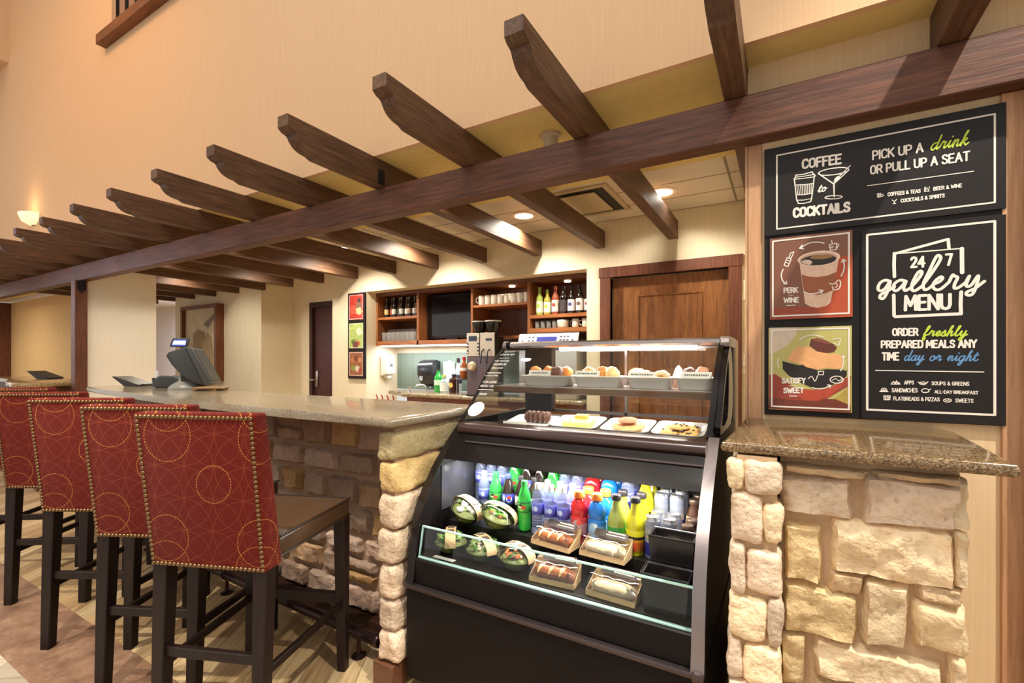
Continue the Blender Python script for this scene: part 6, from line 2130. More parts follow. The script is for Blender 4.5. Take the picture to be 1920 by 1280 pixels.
board = thing('menu_board', 'large black menu board with white hand lettering and two square food pictures on the wall', 'menu board', (-.062, 2.0, 1.098))
SB = plain('board_black', (26, 22, 21), .5, spec=.25, var=.03)
SP = plain('panel_black', (32, 27, 26), .45, spec=.3, var=.03)
INK = plain('ink_white', (232, 222, 210), .6, var=0)
INKG = plain('ink_green', (186, 206, 60), .6, var=0)
INKB = plain('ink_blue', (92, 136, 180), .6, var=0)
mb = MB(); mb.box(.003, -.013, .002, .655, -.0005, .992, .001, 1)
mb.build('backing', SB, board, smooth=0)
PAN = {'header': (.003, .668, .655, .9925, SP), 'menu': (.297, .004, .6545, .650, SP),
       'cup': (.021, .355, .2725, .656, plain('print_brown', (128, 82, 62), .45, var=.12, vscale=12)),
       'cake': (.017, .022, .2705, .324, plain('print_olive', (184, 176, 104), .45, var=.10, vscale=9))}
BRD = {'header': (.044, .690, .629, .962, .005), 'menu': (.313, .036, .629, .632, .0065), 'cup': (.031, .368, .262, .646, .0055), 'cake': (.0275, .034, .262, .316, .0055)}
PO = {}
YI = -.0197
for k_, (x0, z0, x1, z1, m) in PAN.items():
    mb = MB(); mb.box(x0, -.0195, z0, x1, -.0132, z1, .0008, 1)
    nm = 'panel' if k_ in ('header', 'menu') else 'picture_panel'
    PO[k_] = mb.build(nm, m, board, smooth=0)
    a, b_, c, d, t = BRD[k_]
    mb = MB()
    ink(mb, [(a, b_), (c, b_), (c, d), (a, d), (a, b_)], t, YI - .0008)
    mb.build('border_line', INK, PO[k_], smooth=0)
PO['header']['label'] = 'wide black header panel with drink drawings'
PO['menu']['label'] = 'tall black panel with the round the clock menu lettering'
PO['cup']['label'] = 'square picture of a paper coffee cup on brown'
PO['cake']['label'] = 'square picture of a layered cake on olive green'
for k_ in ('cup', 'cake'):
    fm = []
    mb = MB()
    for pn, col, lay, pts in SIGN_FILLS:
        if pn != k_:
            continue
        m = plain('print_%d_%d_%d' % col, col, .5, var=.12, vscale=40)
        if m not in fm:
            fm.append(m)
        mb.mi = fm.index(m)
        mb.face([(p[0], YI - .00008 * lay - .00001 * len(mb.bm.faces), p[1]) for p in pts])
    bmesh.ops.triangulate(mb.bm, faces=mb.bm.faces[:])
    mb.build('printed_picture', fm, PO[k_], smooth=0)
for k_ in PAN:
    for pn, s, A, B, h, wd in SIGN_TEXT:
        if pn == k_:
            mb = MB()
            write_caps(mb, s, A, B, h, wd * (.86 if h > .018 else .68), YI - .0009)
            mb.build('lettering', INK, PO[k_], smooth=0)
    mb = MB()
    for pn, sm, wd, pts in SIGN_STROKES:
        if pn == k_:
            ink(mb, pts, wd, YI - .0009, bool(sm))
    mb.build('line_drawing', INK, PO[k_], smooth=0)
for pn, col, s, A, B, xh, wd in SIGN_SCRIPT:
    mb = MB(); write_script(mb, s, A, B, xh, wd, YI - .0009)
    mb.build('script_word', {'green': INKG, 'blue': INKB, 'white': INK}[col], PO[pn], smooth=0)
# ================================================================ back bar
CLR = milky('bar_glass', (196, 194, 190), .22)  # pale tone mixed in, standing in for white highlights on the glasses
cb = thing('shelf_cabinet', 'open wooden wall cabinet of four bays built into the back wall alcove', 'cabinet', (-2.88, 4.23, 1.483))
L = -cb.location
KX0, KX1, KZ0, KZ1, KY = -4.252, -1.507, 1.483, 2.112, 4.05
def kpart(mb, n, m=None, sm=0):
    return mb.build(n, m or CABW, cb, smooth=sm, loc=L)
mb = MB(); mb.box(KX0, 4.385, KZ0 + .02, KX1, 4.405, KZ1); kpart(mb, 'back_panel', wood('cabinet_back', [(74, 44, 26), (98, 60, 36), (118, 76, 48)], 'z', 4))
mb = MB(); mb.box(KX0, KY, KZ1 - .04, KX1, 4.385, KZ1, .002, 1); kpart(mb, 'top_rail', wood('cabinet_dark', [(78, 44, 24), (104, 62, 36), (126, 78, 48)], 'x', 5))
for x in (KX0, -3.612, -2.862, -2.182, KX1 - .028):
    mb = MB(); mb.box(x, KY, KZ0 if x < -3 else 1.54, x + .028, 4.385, KZ1 - .04, .002, 1); kpart(mb, 'divider', wood('cabinet_upright', [(118, 70, 36), (150, 92, 50), (172, 112, 66)], 'z', 5))
mb = MB(); mb.box(KX0 + .028, KY, KZ0, -2.862, 4.385, KZ0 + .05, .002, 1); kpart(mb, 'bottom_shelf')
mb = MB(); mb.box(-2.834, KY + .05, KZ0 + .05, -2.182, 4.385, KZ0 + .075, .002, 1); kpart(mb, 'bottom_shelf')
mb = MB(); mb.box(-2.154, KY, 1.572, KX1 - .028, 4.385, 1.618, .002, 1); kpart(mb, 'bottom_shelf')
for x0, x1, z, t in ((KX0 + .028, -3.612, 1.79, .03), (-2.834, -2.182, 1.86, .026), (-2.154, KX1 - .028, 1.715, .034)):
    mb = MB(); mb.box(x0, KY + .002, z, x1, 4.385, z + t, .002, 1); kpart(mb, 'shelf')
for x in (-2.42, -1.80):
    mb = MB(); mb.lathe([(0, -.012), (.03, -.010), (.034, -.002), (.034, 0)], (x, 4.16, KZ1 - .04), 16)
    kpart(mb, 'puck_light', plain('puck_lens', (255, 244, 220), .5, emit=(255, 226, 180), estr=8, var=0), 40)
    lamp('puck_lamp', 'SPOT', (x, 4.16, KZ1 - .06), 3.2, (1, .85, .62), .02, spot=150, blend=.8)
mb = MB(); mb.box(KX0 + .03, 4.09, KZ0 - .014, -2.9, 4.12, KZ0 - .001, .002, 1)
kpart(mb, 'strip_light', plain('strip_lens', (250, 252, 255), .5, emit=(235, 244, 255), estr=10, var=0))
lamp('under_cabinet_lamp', 'AREA', (-3.5, 4.18, KZ0 - .02), 9, (.98, .98, 1.0), 1.3, sizey=.04)
# wall mounted screen in the second bay
tv = thing('flat_screen', 'black flat screen in the wide second bay of the wall cabinet', 'screen', (-3.22, 4.25, 1.534))
mb = MB(); mb.box(-.34, -.08, .02, .345, .02, .515, .006, 2); mb.build('housing', plain('tv_black', (24, 22, 22), .35), tv)
mb = MB(); mb.box(-.315, -.082, .05, .32, -.0805, .49); mb.build('screen', plain('tv_glass', (14, 13, 15), .06, spec=.8, var=0), tv, smooth=0)
mb = MB(); mb.box(-.08, -.06, 0, .08, .02, .02); mb.build('foot', plain('tv_black', (24, 22, 22), .35), tv, smooth=0)

# bottles and glassware on the shelves
def shelf_bottle(loc, label, group, body, lab, cap, r=.030, h=.24, neck=.45, spot=None, name='beer_bottle', labz=(.16, .42), lift=None):
    t = thing(name, label, 'bottle', loc, 0, group)
    k = h
    mb = MB()
    mb.lathe([(0, 0), (r * .92, 0), (r, .012 * k * 4), (r, k * (1 - neck) - .01), (r * .92, k * (1 - neck) + .012), (r * .45, k * (1 - neck * .62)), (r * .36, k * .90), (r * .42, k * .91), (r * .42, k * .94)], n=16)
    mb.build('body', body, t)
    if lab:
        mb = MB(); mb.lathe([(r * 1.005, k * labz[0]), (r * 1.02, k * labz[0]), (r * 1.02, k * labz[1]), (r * 1.005, k * labz[1])], n=16)
        lb = mb.build('paper_label', lab, t)
        if spot:
            mb = MB(); mb.lathe([(0, 0), (r * .5, 0), (r * .5, -.001), (0, -.001)], (0, -r * 1.025, k * (labz[0] + labz[1]) / 2 + .008), 14, 'y')
            mb.build('label_mark', spot, lb)
    mb = MB(); mb.lathe([(r * .44, k * .86 if lift else k * .925), (r * .46, k * .93), (r * .44, k * .995), (0, k)], n=12)
    mb.build('cap', cap, t)
    return t
DKG = plain('bottle_dark', (26, 20, 18), .1, spec=.7, coat=.4)
BRN = plain('bottle_amber', (74, 36, 18), .1, spec=.7, coat=.4)
beer = [(DKG, (196, 172, 110)), (BRN, (150, 60, 48)), (DKG, (206, 196, 176)), (BRN, (60, 70, 60)), (DKG, (190, 186, 180)), (BRN, (206, 200, 190)), (DKG, (170, 150, 120)), (DKG, (200, 196, 186)), (BRN, (120, 100, 80))]
for i, (bo, lc) in enumerate(beer):
    x = -4.165 + i * .060
    shelf_bottle((x, 4.14 + .03 * (i % 2), 1.8205), 'dark beer bottle in the upper left cabinet bay, %s from the left' % ORD[i], 'beer bottles in the cabinet', bo,
                 plain('beer_label_%d_%d_%d' % lc, lc, .6), plain('crown_cap', (150, 140, 120), .4, .5), .029, .235)
g0 = None
i = 0
for y in (4.12, 4.22):
    for x in [-4.18 + k * .075 for k in range(7)]:
        lab = 'clear drinking glass on the lower left shelf, %s row, %s from the left' % ('front' if y < 4.2 else 'back', ORD[i % 7])
        h = .11 if y < 4.2 else .15
        if g0 is None:
            g0 = {}
        if h not in g0:
            t = thing('drinking_glass', lab, 'glass', (x, y, 1.5335), 0, 'glasses in the lower left bay')
            mb = MB(); mb.lathe([(0, .006), (.026, .006), (.028, 0), (.031, .01), (.034, h), (.032, h), (.028, .014), (0, .012)], n=18)
            mb.build('tumbler', CLR, t)
            g0[h] = t
        else:
            dup(g0[h], (x, y, 1.5335), 0, lab)
        i += 1
t = thing('tall_glass', 'tall clear stemmed glass at the right end of the lower left bay', 'glass', (-3.655, 4.165, 1.5335))
mb = MB(); mb.lathe([(0, 0), (.030, 0), (.030, .004), (.006, .010), (.005, .09), (.03, .13), (.034, .20), (.032, .20), (.027, .135), (0, .10)], n=18); mb.build('goblet', CLR, t)
m0 = None
for i in range(8):
    lab = 'white mug on the cabinet shelf under the puck light, %s from the left' % ORD[i]
    loc = (-2.775 + i * .078, 4.13, 1.8865)
    if m0 is None:
        m0 = thing('coffee_mug', lab, 'mug', loc, R(235), 'white mugs on the shelf')
        wm = plain('mug_white', (236, 228, 212), .25, spec=.6, var=.02)
        mb = MB(); mb.lathe([(0, .003), (.030, 0), (.033, .006), (.036, .100), (.0345, .103), (.032, .100), (.029, .010), (0, .008)], n=20); mb.build('cup', wm, m0)
        mb = MB(); mb.tube([(.035, 0, .082), (.052, 0, .082), (.064, 0, .066), (.062, 0, .040), (.050, 0, .026), (.034, 0, .026)], .0048, 8); mb.build('handle', wm, m0)
    else:
        dup(m0, loc, R(235), lab)
wine = [((170, 190, 90), (228, 226, 200), (170, 196, 60), (150, 190, 70), .28), ((176, 160, 60), (234, 230, 206), (170, 200, 50), (160, 196, 70), .25), ((150, 70, 50), (226, 214, 200), (190, 60, 50), (190, 90, 70), .28),
        ((26, 18, 20), (70, 60, 62), None, (34, 26, 30), .27), ((28, 20, 22), (226, 222, 222), (74, 66, 140), (40, 30, 36), .27), ((28, 20, 22), (230, 224, 214), (110, 80, 80), (40, 30, 30), .28), ((30, 18, 20), (230, 224, 218), (170, 50, 60), (60, 26, 30), .26)]
WN = ['with green capsule and lime mark, leftmost', 'shorter, with lime mark and green capsule', 'rose coloured, third from the left', 'with a dark label, fourth', 'with a purple round mark', 'with a grey round mark', 'with a red round mark, rightmost']
for i, (b_, l_, s_, c_, h) in enumerate(wine):
    shelf_bottle((-2.085 + i * .0845, 4.13, 1.7495), 'wine bottle on the right cabinet shelf %s' % WN[i], 'wine bottles in the right bay', plain('wine_%d_%d_%d' % b_, b_, .08, spec=.7, coat=.5),
                 plain('wl_%d_%d_%d' % l_, l_, .6), plain('cap_%d_%d_%d' % c_, c_, .4), .036, h, .42, s_ and plain('mark_%d_%d_%d' % s_, s_, .6), 'wine_bottle', (.10, .50), 1)
s1 = None
for i in range(4):
    lab = 'small clear shot glass on the lowest right shelf, %s from the left' % ORD[i]
    loc = (-2.10 + i * .062, 4.11, 1.6185)
    if s1 is None:
        s1 = thing('shot_glass', lab, 'glass', loc, 0, 'shot glasses on the right shelf')
        mb = MB(); mb.lathe([(0, .012), (.020, .010), (.020, 0), (.024, .004), (.027, .075), (.0255, .075), (.021, .016), (0, .014)], n=18); mb.build('tumbler', CLR, s1)
        mb = MB(); mb.lathe([(.0275, .070), (.028, .071), (.028, .076), (.0275, .077)], n=18); mb.build('rim_band', plain('rim_dark', (70, 58, 50), .3), s1)
    else:
        dup(s1, loc, 0, lab)
t = thing('sugar_bowl', 'wide white bowl between the shot glasses and cups', 'bowl', (-1.83, 4.12, 1.6185))
mb = MB(); mb.lathe([(0, .003), (.045, 0), (.055, .012), (.058, .072), (.055, .075), (.05, .07), (.048, .014), (0, .010)], n=22); mb.build('body', plain('mug_white', (236, 228, 212), .25), t)
mb = MB(); mb.lathe([(.058, .050), (.060, .052), (.060, .058), (.058, .06)], n=22); mb.build('rim_band', plain('mug_white', (236, 228, 212), .25), t)
dup(m0, (-1.70, 4.12, 1.6185), R(170), 'white cup right of the wide white bowl', 'white cups on the lowest right shelf').scale = (.95, .95, .78)
dup(m0, (-1.60, 4.12, 1.6185), R(190), 'white cup at the right wall of the lowest right shelf', 'white cups on the lowest right shelf').scale = (.95, .95, .78)

# ---------------------------------------------------------------- counter below the cabinet
bc = thing('back_counter', 'stone topped back counter below the wall cabinet', 'counter', (-2.6, 4.1, 0))
L = -bc.location
mb = MB(); mb.prism([(-3.70, 3.88), (-3.62, 3.84), (-1.52, 3.84), (-1.52, 4.405), (-4.10, 4.405), (-4.10, 4.1), (-3.74, 3.96)], 'z', .905, .945, .012, 3)
mb.build('worktop', granite('granite_back', [(92, 74, 52), (136, 116, 86), (160, 142, 112), (190, 176, 150)]), bc, loc=L)
mb = MB(); mb.box(-3.62, 3.90, 0, -1.52, 4.40, .905); mb.build('cabinet_base', wood('back_counter_wood', [(96, 54, 28), (130, 78, 42), (154, 98, 58)], 'x', 5), bc, smooth=0, loc=L)

ZC = .9455
sh = thing('towel_dispenser', 'black curved towel dispenser on the green tiled wall', 'dispenser', (-3.66, 4.409, 1.0))
bk = plain('dispenser_black', (34, 34, 38), .25)
mb = MB()
pr = [(0, .0), (-.07, .0), (-.13, .05), (-.17, .14), (-.175, .23), (-.14, .29), (-.07, .315), (0, .30)]
mb.prism(pr, 'x', -.115, .105, .012, 3); mb.build('cover', bk, sh)
mb = MB(); mb.lathe([(0, -.004), (.028, -.004), (.028, 0), (0, 0)], (-.06, -.158, .10), 18, 'y', 1, 1.3); mb.build('sensor_window', plain('sensor_grey', (150, 152, 156), .3), sh)
mb = MB(); mb.box(-.125, -.15, .22, -.105, -.02, .245, .004); mb.build('side_latch', plain('chrome', (190, 190, 192), .2, .9), sh)
fa = thing('small_faucet', 'chrome faucet on the back counter beneath the black dispenser', 'faucet', (-3.62, 4.22, ZC))
chm = plain('chrome', (190, 190, 192), .2, .9)
mb = MB(); mb.tube([(0, 0, 0), (0, 0, .05), (-.02, -.02, .075), (-.08, -.06, .07), (-.10, -.075, .05)], .010, 10); mb.build('spout', chm, fa)
mb = MB(); mb.tube([(.05, 0, 0), (.05, 0, .04), (.08, -.01, .05)], .009, 8); mb.build('lever', chm, fa)
sd = thing('soap_pump', 'small chrome soap pump at the left end of the back counter', 'soap pump', (-3.69, 4.02, ZC))
mb = MB(); mb.lathe([(0, 0), (.022, 0), (.020, .012), (.009, .016), (.009, .05), (.014, .056), (.014, .068), (0, .07)], n=14); mb.build('pump', chm, sd)
soap = thing('soap_dispenser', 'white wall soap dispenser on the cream side of the alcove', 'dispenser', (-4.2535, 4.192, 1.11))
mb = MB(); mb.prism([(0, 0), (.10, .03), (.115, .06), (.10, .25), (.085, .262), (0, .262)], 'y', -.075, .075, .012, 3)
o = mb.build('cover', plain('soap_white', (238, 236, 232), .3), soap)
mb = MB(); mb.prism([(-.028, .118), (.028, .118), (.018, .160), (-.018, .160)], 'x', .106, .112); mb.build('window', plain('soap_grey', (120, 122, 126), .3), soap, smooth=0)
mb = MB(); mb.box(.02, -.03, -.018, .08, .03, .012, .006); mb.build('nozzle', plain('soap_white', (238, 236, 232), .3), soap)

GRN = plain('gin_green', (22, 150, 50), .08, spec=.8, coat=.5)
shelf_bottle((-3.395, 4.17, ZC), 'bright green square shouldered liquor bottle on the back counter', 'liquor on the back counter', GRN, plain('gin_label', (190, 216, 190), .5), plain('cap_dark', (40, 34, 30), .4), .046, .27, .38, None, 'liquor_bottle', (.30, .52))
shelf_bottle((-3.34, 4.31, ZC), 'tall clear bottle with white top behind the green bottle', 'liquor on the back counter', milky('gin_clear', (214, 224, 228), .35), plain('clear_label', (206, 216, 214), .5), plain('cap_white', (240, 240, 238), .4), .042, .36, .40, None, 'liquor_bottle', (.2, .5))
shelf_bottle((-3.22, 4.31, ZC), 'tall clear bottle with black stopper and dark label', 'liquor on the back counter', milky('gin_clear', (214, 224, 228), .35), plain('vodka_label', (50, 52, 66), .5), plain('cap_dark', (40, 34, 30), .4), .045, .39, .42, None, 'liquor_bottle', (.25, .5), 1)
shelf_bottle((-3.29, 4.14, ZC), 'small round clear bottle with yellow green neck band', 'liquor on the back counter', milky('gin_clear', (214, 224, 228), .35), plain('tequila_label', (222, 226, 210), .5), plain('cap_lime', (190, 200, 90), .4), .045, .20, .40, None, 'liquor_bottle', (.1, .55), 1)
shelf_bottle((-3.12, 4.10, ZC), 'dark liquor bottle with a large yellow oval label', 'liquor on the back counter', plain('rum_dark', (56, 24, 16), .1, spec=.7, coat=.4), plain('rum_dark', (56, 24, 16), .1), plain('cap_dark', (40, 34, 30), .4), .055, .21, .30, plain('oval_yellow', (224, 190, 96), .5), 'liquor_bottle', (.1, .7))
ra = thing('steel_tray_stand', 'low steel rack with a black shelf beside the coffee machine', 'rack', (-2.925, 4.12, ZC))
mb = MB(); mb.box(-.10, -.12, .150, .095, .12, .165, .003, 1); mb.build('shelf_board', plain('rack_black', (36, 32, 32), .4), ra, smooth=0)
for x in (-.09, .085):
    for y in (-.11, .11):
        mb = MB(); mb.tube([(x, y, 0), (x, y, .150)], .006, 8); mb.build('leg', chm, ra)
shelf_bottle((-2.97, 4.08, ZC + .1655), 'flask of amber whiskey with a red stopper on the black rack', 'liquor on the back counter', plain('whiskey_amber', (150, 78, 34), .1, spec=.7, coat=.4), plain('whiskey_label', (226, 220, 210), .5), plain('cap_red', (190, 36, 46), .4), .045, .235, .45, None, 'liquor_bottle', (.36, .50), 1)
mb = MB(); mb.box(-.085, 0, 0, .085, .004, .16, .001, 1)
tag(mb.build('white_card', plain('card_paper', (226, 228, 230), .6), loc=(-3.42, 4.395, 1.13), smooth=0), 'white paper sheet on the green tile behind the liquor bottles', 'sheet')
struct_off = None
# coffee machine
cm = thing('coffee_machine', 'tall bean coffee machine with pale twin control panels and black hoppers', 'coffee machine', (-2.61, 4.02, ZC))
mb = MB(); mb.box(-.165, -.15, .02, .165, .018, .60, .006, 2); mb.build('body', plain('machine_black', (30, 27, 26), .35), cm)
mb = MB(); mb.box(-.175, -.16, 0, .175, .018, .02, .004, 1); mb.build('base', plain('machine_black', (30, 27, 26), .35), cm, smooth=0)
for x0, x1 in ((-.168, -.012), (-.004, .166)):
    mb = MB(); mb.box(x0, -.162, .40, x1, -.1505, .635, .004, 1)
    pnl = mb.build('control_panel', plain('panel_pale', (196, 184, 166), .35, .2), cm, smooth=0)
    if x0 < -.1:
        mb = MB(); mb.box(x0 + .03, -.1645, .555, x1 - .03, -.1625, .605); mb.build('display', plain('display_dark', (52, 58, 68), .15), pnl, smooth=0)
        mb = MB()
        for z in (.44, .475, .51, .60):
            for x in (x0 + .014, x1 - .014):
                mb.lathe([(0, -.003), (.008, -.003), (.010, 0), (0, 0)], (x, -.163, z), 10, 'y')
        mb.build('buttons', plain('button_ring', (226, 222, 214), .3), pnl)
        mb = MB()
        for x in (x0 + .003, x1 - .025):
            mb.box(x, -.1635, .425, x + .022, -.1621, .535)
        mb.build('button_strip', plain('strip_dark', (44, 38, 38), .4), pnl, smooth=0)
    else:
        mb = MB(); mb.box(x0 + .07, -.1645, .555, x1 - .03, -.1625, .578); mb.build('display', plain('display_dark', (52, 58, 68), .15), pnl, smooth=0)
        for x in (x0 + .045, x1 - .055):
            mb = MB(); mb.tube([(x, -.163, .47), (x, -.195, .45), (x - .012, -.205, .33)], .007, 8); mb.build('steam_lever', plain('lever_black', (30, 28, 28), .3), pnl)
mb = MB(); mb.box(-.166, -.158, .02, .166, -.1505, .40, .003, 1); mb.build('lower_front', plain('machine_mauve', (98, 84, 88), .35, .2), cm, smooth=0)
mb = MB(); mb.lathe([(0, -.04), (.03, -.04), (.048, -.015), (.05, 0), (0, 0)], (-.10, -.158, .30), 18, 'y'); mb.build('brew_head', plain('brew_cream', (206, 190, 160), .3), cm)
hop = plain('hopper_black', (26, 24, 24), .14, spec=.7)
for x in (-.07, .09):
    mb = MB(); mb.lathe([(0, .60), (.04, .60), (.052, .64), (.075, .70), (.080, .745), (.077, .745), (.070, .70), (0, .66)], (x, -.065, .003), 22); h_ = mb.build('bean_hopper', hop, cm)
    mb = MB(); mb.lathe([(.080, .743), (.083, .745), (.083, .756), (0, .758)], (x, -.065, .003), 22); mb.build('hopper_lid', plain('lid_grey', (190, 184, 176), .3), h_)
es = thing('espresso_machine', 'silver espresso machine with a blue display behind the glass case', 'espresso machine', (-1.92, 4.15, ZC))
slv = plain('machine_silver', (206, 200, 192), .3, .6)
mb = MB(); mb.box(-.30, -.20, 0, .30, .22, .52, .008, 2); mb.build('body', slv, es)
mb = MB(); mb.prism([(-.22, .50), (-.20, .50), (-.15, .615), (-.17, .615)], 'x', -.31, .31, .004, 1); fp = mb.build('front_panel', plain('panel_silver', (222, 216, 208), .3, .3), es)
def fpt(x, v, lift=.0015):
    return (x, -.22 + .05 * v - lift, .50 + .115 * v)
mb = MB(); mb.face([fpt(-.11, .35), fpt(.10, .35), fpt(.10, .72), fpt(-.11, .72)]); mb.build('display', plain('display_blue', (58, 62, 130), .2, emit=(60, 66, 150), estr=.4), fp, smooth=0)
mb = MB()
for x in (-.26, -.19, -.15, .14, .175, .21, .26):
    for v in (.35, .62):
        if abs(x) > .25 and v > .5:
            continue
        mb.face([fpt(x - .012, v), fpt(x + .012, v), fpt(x + .012, v + .14), fpt(x - .012, v + .14)])
mb.build('buttons', plain('button_navy', (62, 62, 92), .4), fp, smooth=0)
mb = MB(); mb.tube([(-.3, .18, .52), (-.3, .18, .57), (.36, .18, .57), (.36, .18, .50)], .006, 8); mb.build('cup_rail', chm, es)

# pour spouts on bottles in a low rail just behind the long bar
rl = thing('bottle_rail', 'steel rail holding four bottles low behind the bar', 'rack', (-2.19, 2.17, 0))
mb = MB(); mb.box(-.17, -.06, .74, .17, .06, .76); mb.box(-.17, -.06, .76, .17, -.055, .84); mb.build('trough', STEEL, rl, smooth=0)
for x in (-.15, .15):
    mb = MB(); mb.box(x - .012, .02, 0, x + .012, .05, .74); mb.build('leg', STEEL, rl, smooth=0)
for i in range(4):
    t = thing('pour_bottle', 'dark bottle with a red pour spout behind the bar, %s of four from the left' % ORD[i], 'bottle', (-2.262 + i * .047, 2.165, .7605), 0, 'bottles with red pour spouts')
    mb = MB(); mb.lathe([(0, 0), (.020, 0), (.022, .01), (.022, .17), (.010, .22), (.010, .265)], n=12); mb.build('body', DKG, t)
    mb = MB(); mb.lathe([(.012, .262), (.014, .266), (.014, .282), (.006, .288), (.0, .288)], n=12); mb.build('collar', plain('pour_dark', (70, 20, 20), .3), t)
    mb = MB(); mb.tube([(0, 0, .286), (0, 0, .305), (-.006, -.006, .325)], [.005, .004, .003], 8); mb.build('spout', plain('pour_red', (176, 34, 34), .3), t)

# menu strip with three small pictures
ms = thing('picture_strip', 'narrow black wall panel with three small food pictures left of the cabinet', 'picture panel', (-4.397, 3.9, 1.09))
mb = MB(); mb.box(-.148, -.022, 0, .144, -.001, 1.02, .002, 1); mb.build('backing', SB, ms, smooth=0)
cols = [((176, 52, 40), [((-.05, .82), .055, (196, 84, 60)), ((.04, .87), .05, (120, 90, 70)), ((.045, .80), .05, (186, 176, 130)), ((.05, .93), .03, (60, 50, 50))]),
        ((168, 184, 100), [((.05, .56), .05, (206, 210, 170)), ((-.05, .44), .035, (90, 120, 50)), ((0, .44), .04, (150, 140, 70)), ((.04, .42), .03, (190, 100, 60)), ((-.01, .40), .05, (110, 60, 50))]),
        ((150, 90, 54), [((-.06, .22), .04, (176, 110, 60)), ((.0, .24), .04, (120, 60, 40)), ((.06, .22), .035, (190, 130, 80)), ((-.05, .13), .04, (130, 140, 60)), ((.02, .12), .04, (206, 190, 160)), ((.07, .10), .03, (170, 60, 40))])]
for (bgc, blobs), (z0, z1) in zip(cols, ((.70, 1.0), (.36, .66), (.03, .32))):
    mb = MB(); mb.box(-.122, -.026, z0, .116, -.0225, z1); pp = mb.build('picture', plain('pic_%d_%d_%d' % bgc, bgc, .5, var=.3, vscale=25), ms, smooth=0)
    mb = MB(); ink(mb, [(-.112, z0 + .01), (.106, z0 + .01), (.106, z1 - .01), (-.112, z1 - .01), (-.112, z0 + .01)], .005, -.0266); mb.build('border_line', INK, pp, smooth=0)
    fm = []; mb = MB()
    rg = random.Random(3)
    for i, ((u, v), r_, c_) in enumerate(blobs):
        m = plain('food_print_%d_%d_%d' % c_, c_, .5, var=.35, vscale=60); fm.append(m); mb.mi = i
        mb.face([(u + r_ * (1 + .2 * math.sin(3 * k + i)) * math.cos(2 * PI * k / 14), -.0262 - .00005 * i, v + r_ * .9 * (1 + .2 * math.cos(2 * k + i)) * math.sin(2 * PI * k / 14)) for k in range(14)])
    mb.build('printed_food', fm, pp, smooth=0)

# ---------------------------------------------------------------- things on the long bar and the desk
ZB = 1.0815
pos = thing('cash_register', 'dark grey touch screen till seen from behind with a small lit customer display', 'cash register', (-4.08, 1.92, ZB), R(50))
dg = plain('till_grey', (66, 66, 62), .4, var=.05)
dg2 = plain('till_dark', (54, 54, 54), .45, var=.05)
mb = MB()
mb.lathe([(0, 0), (.125, 0), (.125, .010), (.10, .035), (.06, .06), (.05, .075), (0, .08)], (-.01, .0, 0), 26, 'z', 1, .8); mb.build('base', plain('till_base', (134, 134, 126), .35), pos)
mb = MB(); mb.prism([(-.04, .06), (.05, .05), (.06, .16), (-.05, .20)], 'y', -.05, .05, .012, 3); mb.build('neck', dg2, pos)
mb = MB(); mb.prism([(.015, .325), (.065, .315), (.195, .045), (.145, .02)], 'y', -.15, .15, .010, 2); mb.build('screen_housing', dg, pos)
mb = MB(); mb.prism([(-.115, .255), (-.10, .285), (.010, .325), (.14, .025), (.05, .05), (-.015, .115), (-.075, .19)], 'y', -.125, .125, .014, 2); mb.build('rear_cover', dg2, pos)
mb = MB(); mb.prism([(.070, .310), (.074, .306), (.192, .062), (.188, .056)], 'y', -.135, .135); mb.build('touch_screen', plain('till_glass', (50, 52, 50), .4), pos, smooth=0)
mb = MB(); mb.tube([(-.02, 0, .30), (-.03, 0, .345)], .014, 10); mb.build('display_arm', dg2, pos)
mb = MB()
mb.hexa([(-.115, -.05, .325), (.0, -.05, .325), (.005, -.015, .335), (-.105, -.015, .335), (-.10, -.035, .395), (.015, -.035, .395), (.02, .0, .400), (-.09, .0, .400)], .006, 2)
cd = mb.build('customer_display', dg2, pos)
mb = MB()
def dsp(u, v): return (-.115 + .115 * u + .015 * v + .003, -.0515 + .015 * v, .325 + .07 * v)
mb.face([dsp(.10, .15), dsp(.88, .15), dsp(.88, .85), dsp(.10, .85)])
mb.build('lit_screen', plain('lit_blue', (40, 50, 130), .3, emit=(60, 80, 200), estr=.5), cd, smooth=0)
mb = MB()
def dl_(pts):
    for a, b in zip(pts, pts[1:]):
        d = Vector((b[0] - a[0], (b[1] - a[1]))).normalized(); n = Vector((-d.y, d.x)) * .045
        mb.face([tuple(Vector(dsp(*q)) + Vector((0, -.0012, 0))) for q in ((a[0] - n.x, a[1] - n.y), (b[0] - n.x, b[1] - n.y), (b[0] + n.x, b[1] + n.y), (a[0] + n.x, a[1] + n.y))])
for x in (.18, .35, .52, .69):
    dl_([(x, .3), (x, .7), (x + .10, .7), (x + .10, .5), (x, .5)]); dl_([(x + .10, .5), (x + .12, .3)])
mb.build('lit_digits', plain('digit_white', (220, 228, 255), .3, emit=(200, 215, 255), estr=2.5), cd, smooth=0)
pr_ = thing('receipt_printer', 'dark rounded receipt printer left of the till', 'printer', (-4.40, 1.93, ZB), R(29.8))
mb = MB(); mb.prism([(-.07, 0), (.12, 0), (.12, .07), (.09, .095), (-.02, .10), (-.06, .09), (-.075, .05)], 'y', -.07, .07, .012, 3); mb.build('cover', dg2, pr_)
mb = MB(); mb.box(-.078, -.05, .02, -.070, .05, .08, .003); mb.build('paper_slot', plain('slot_grey', (150, 150, 146), .4), pr_, smooth=0)
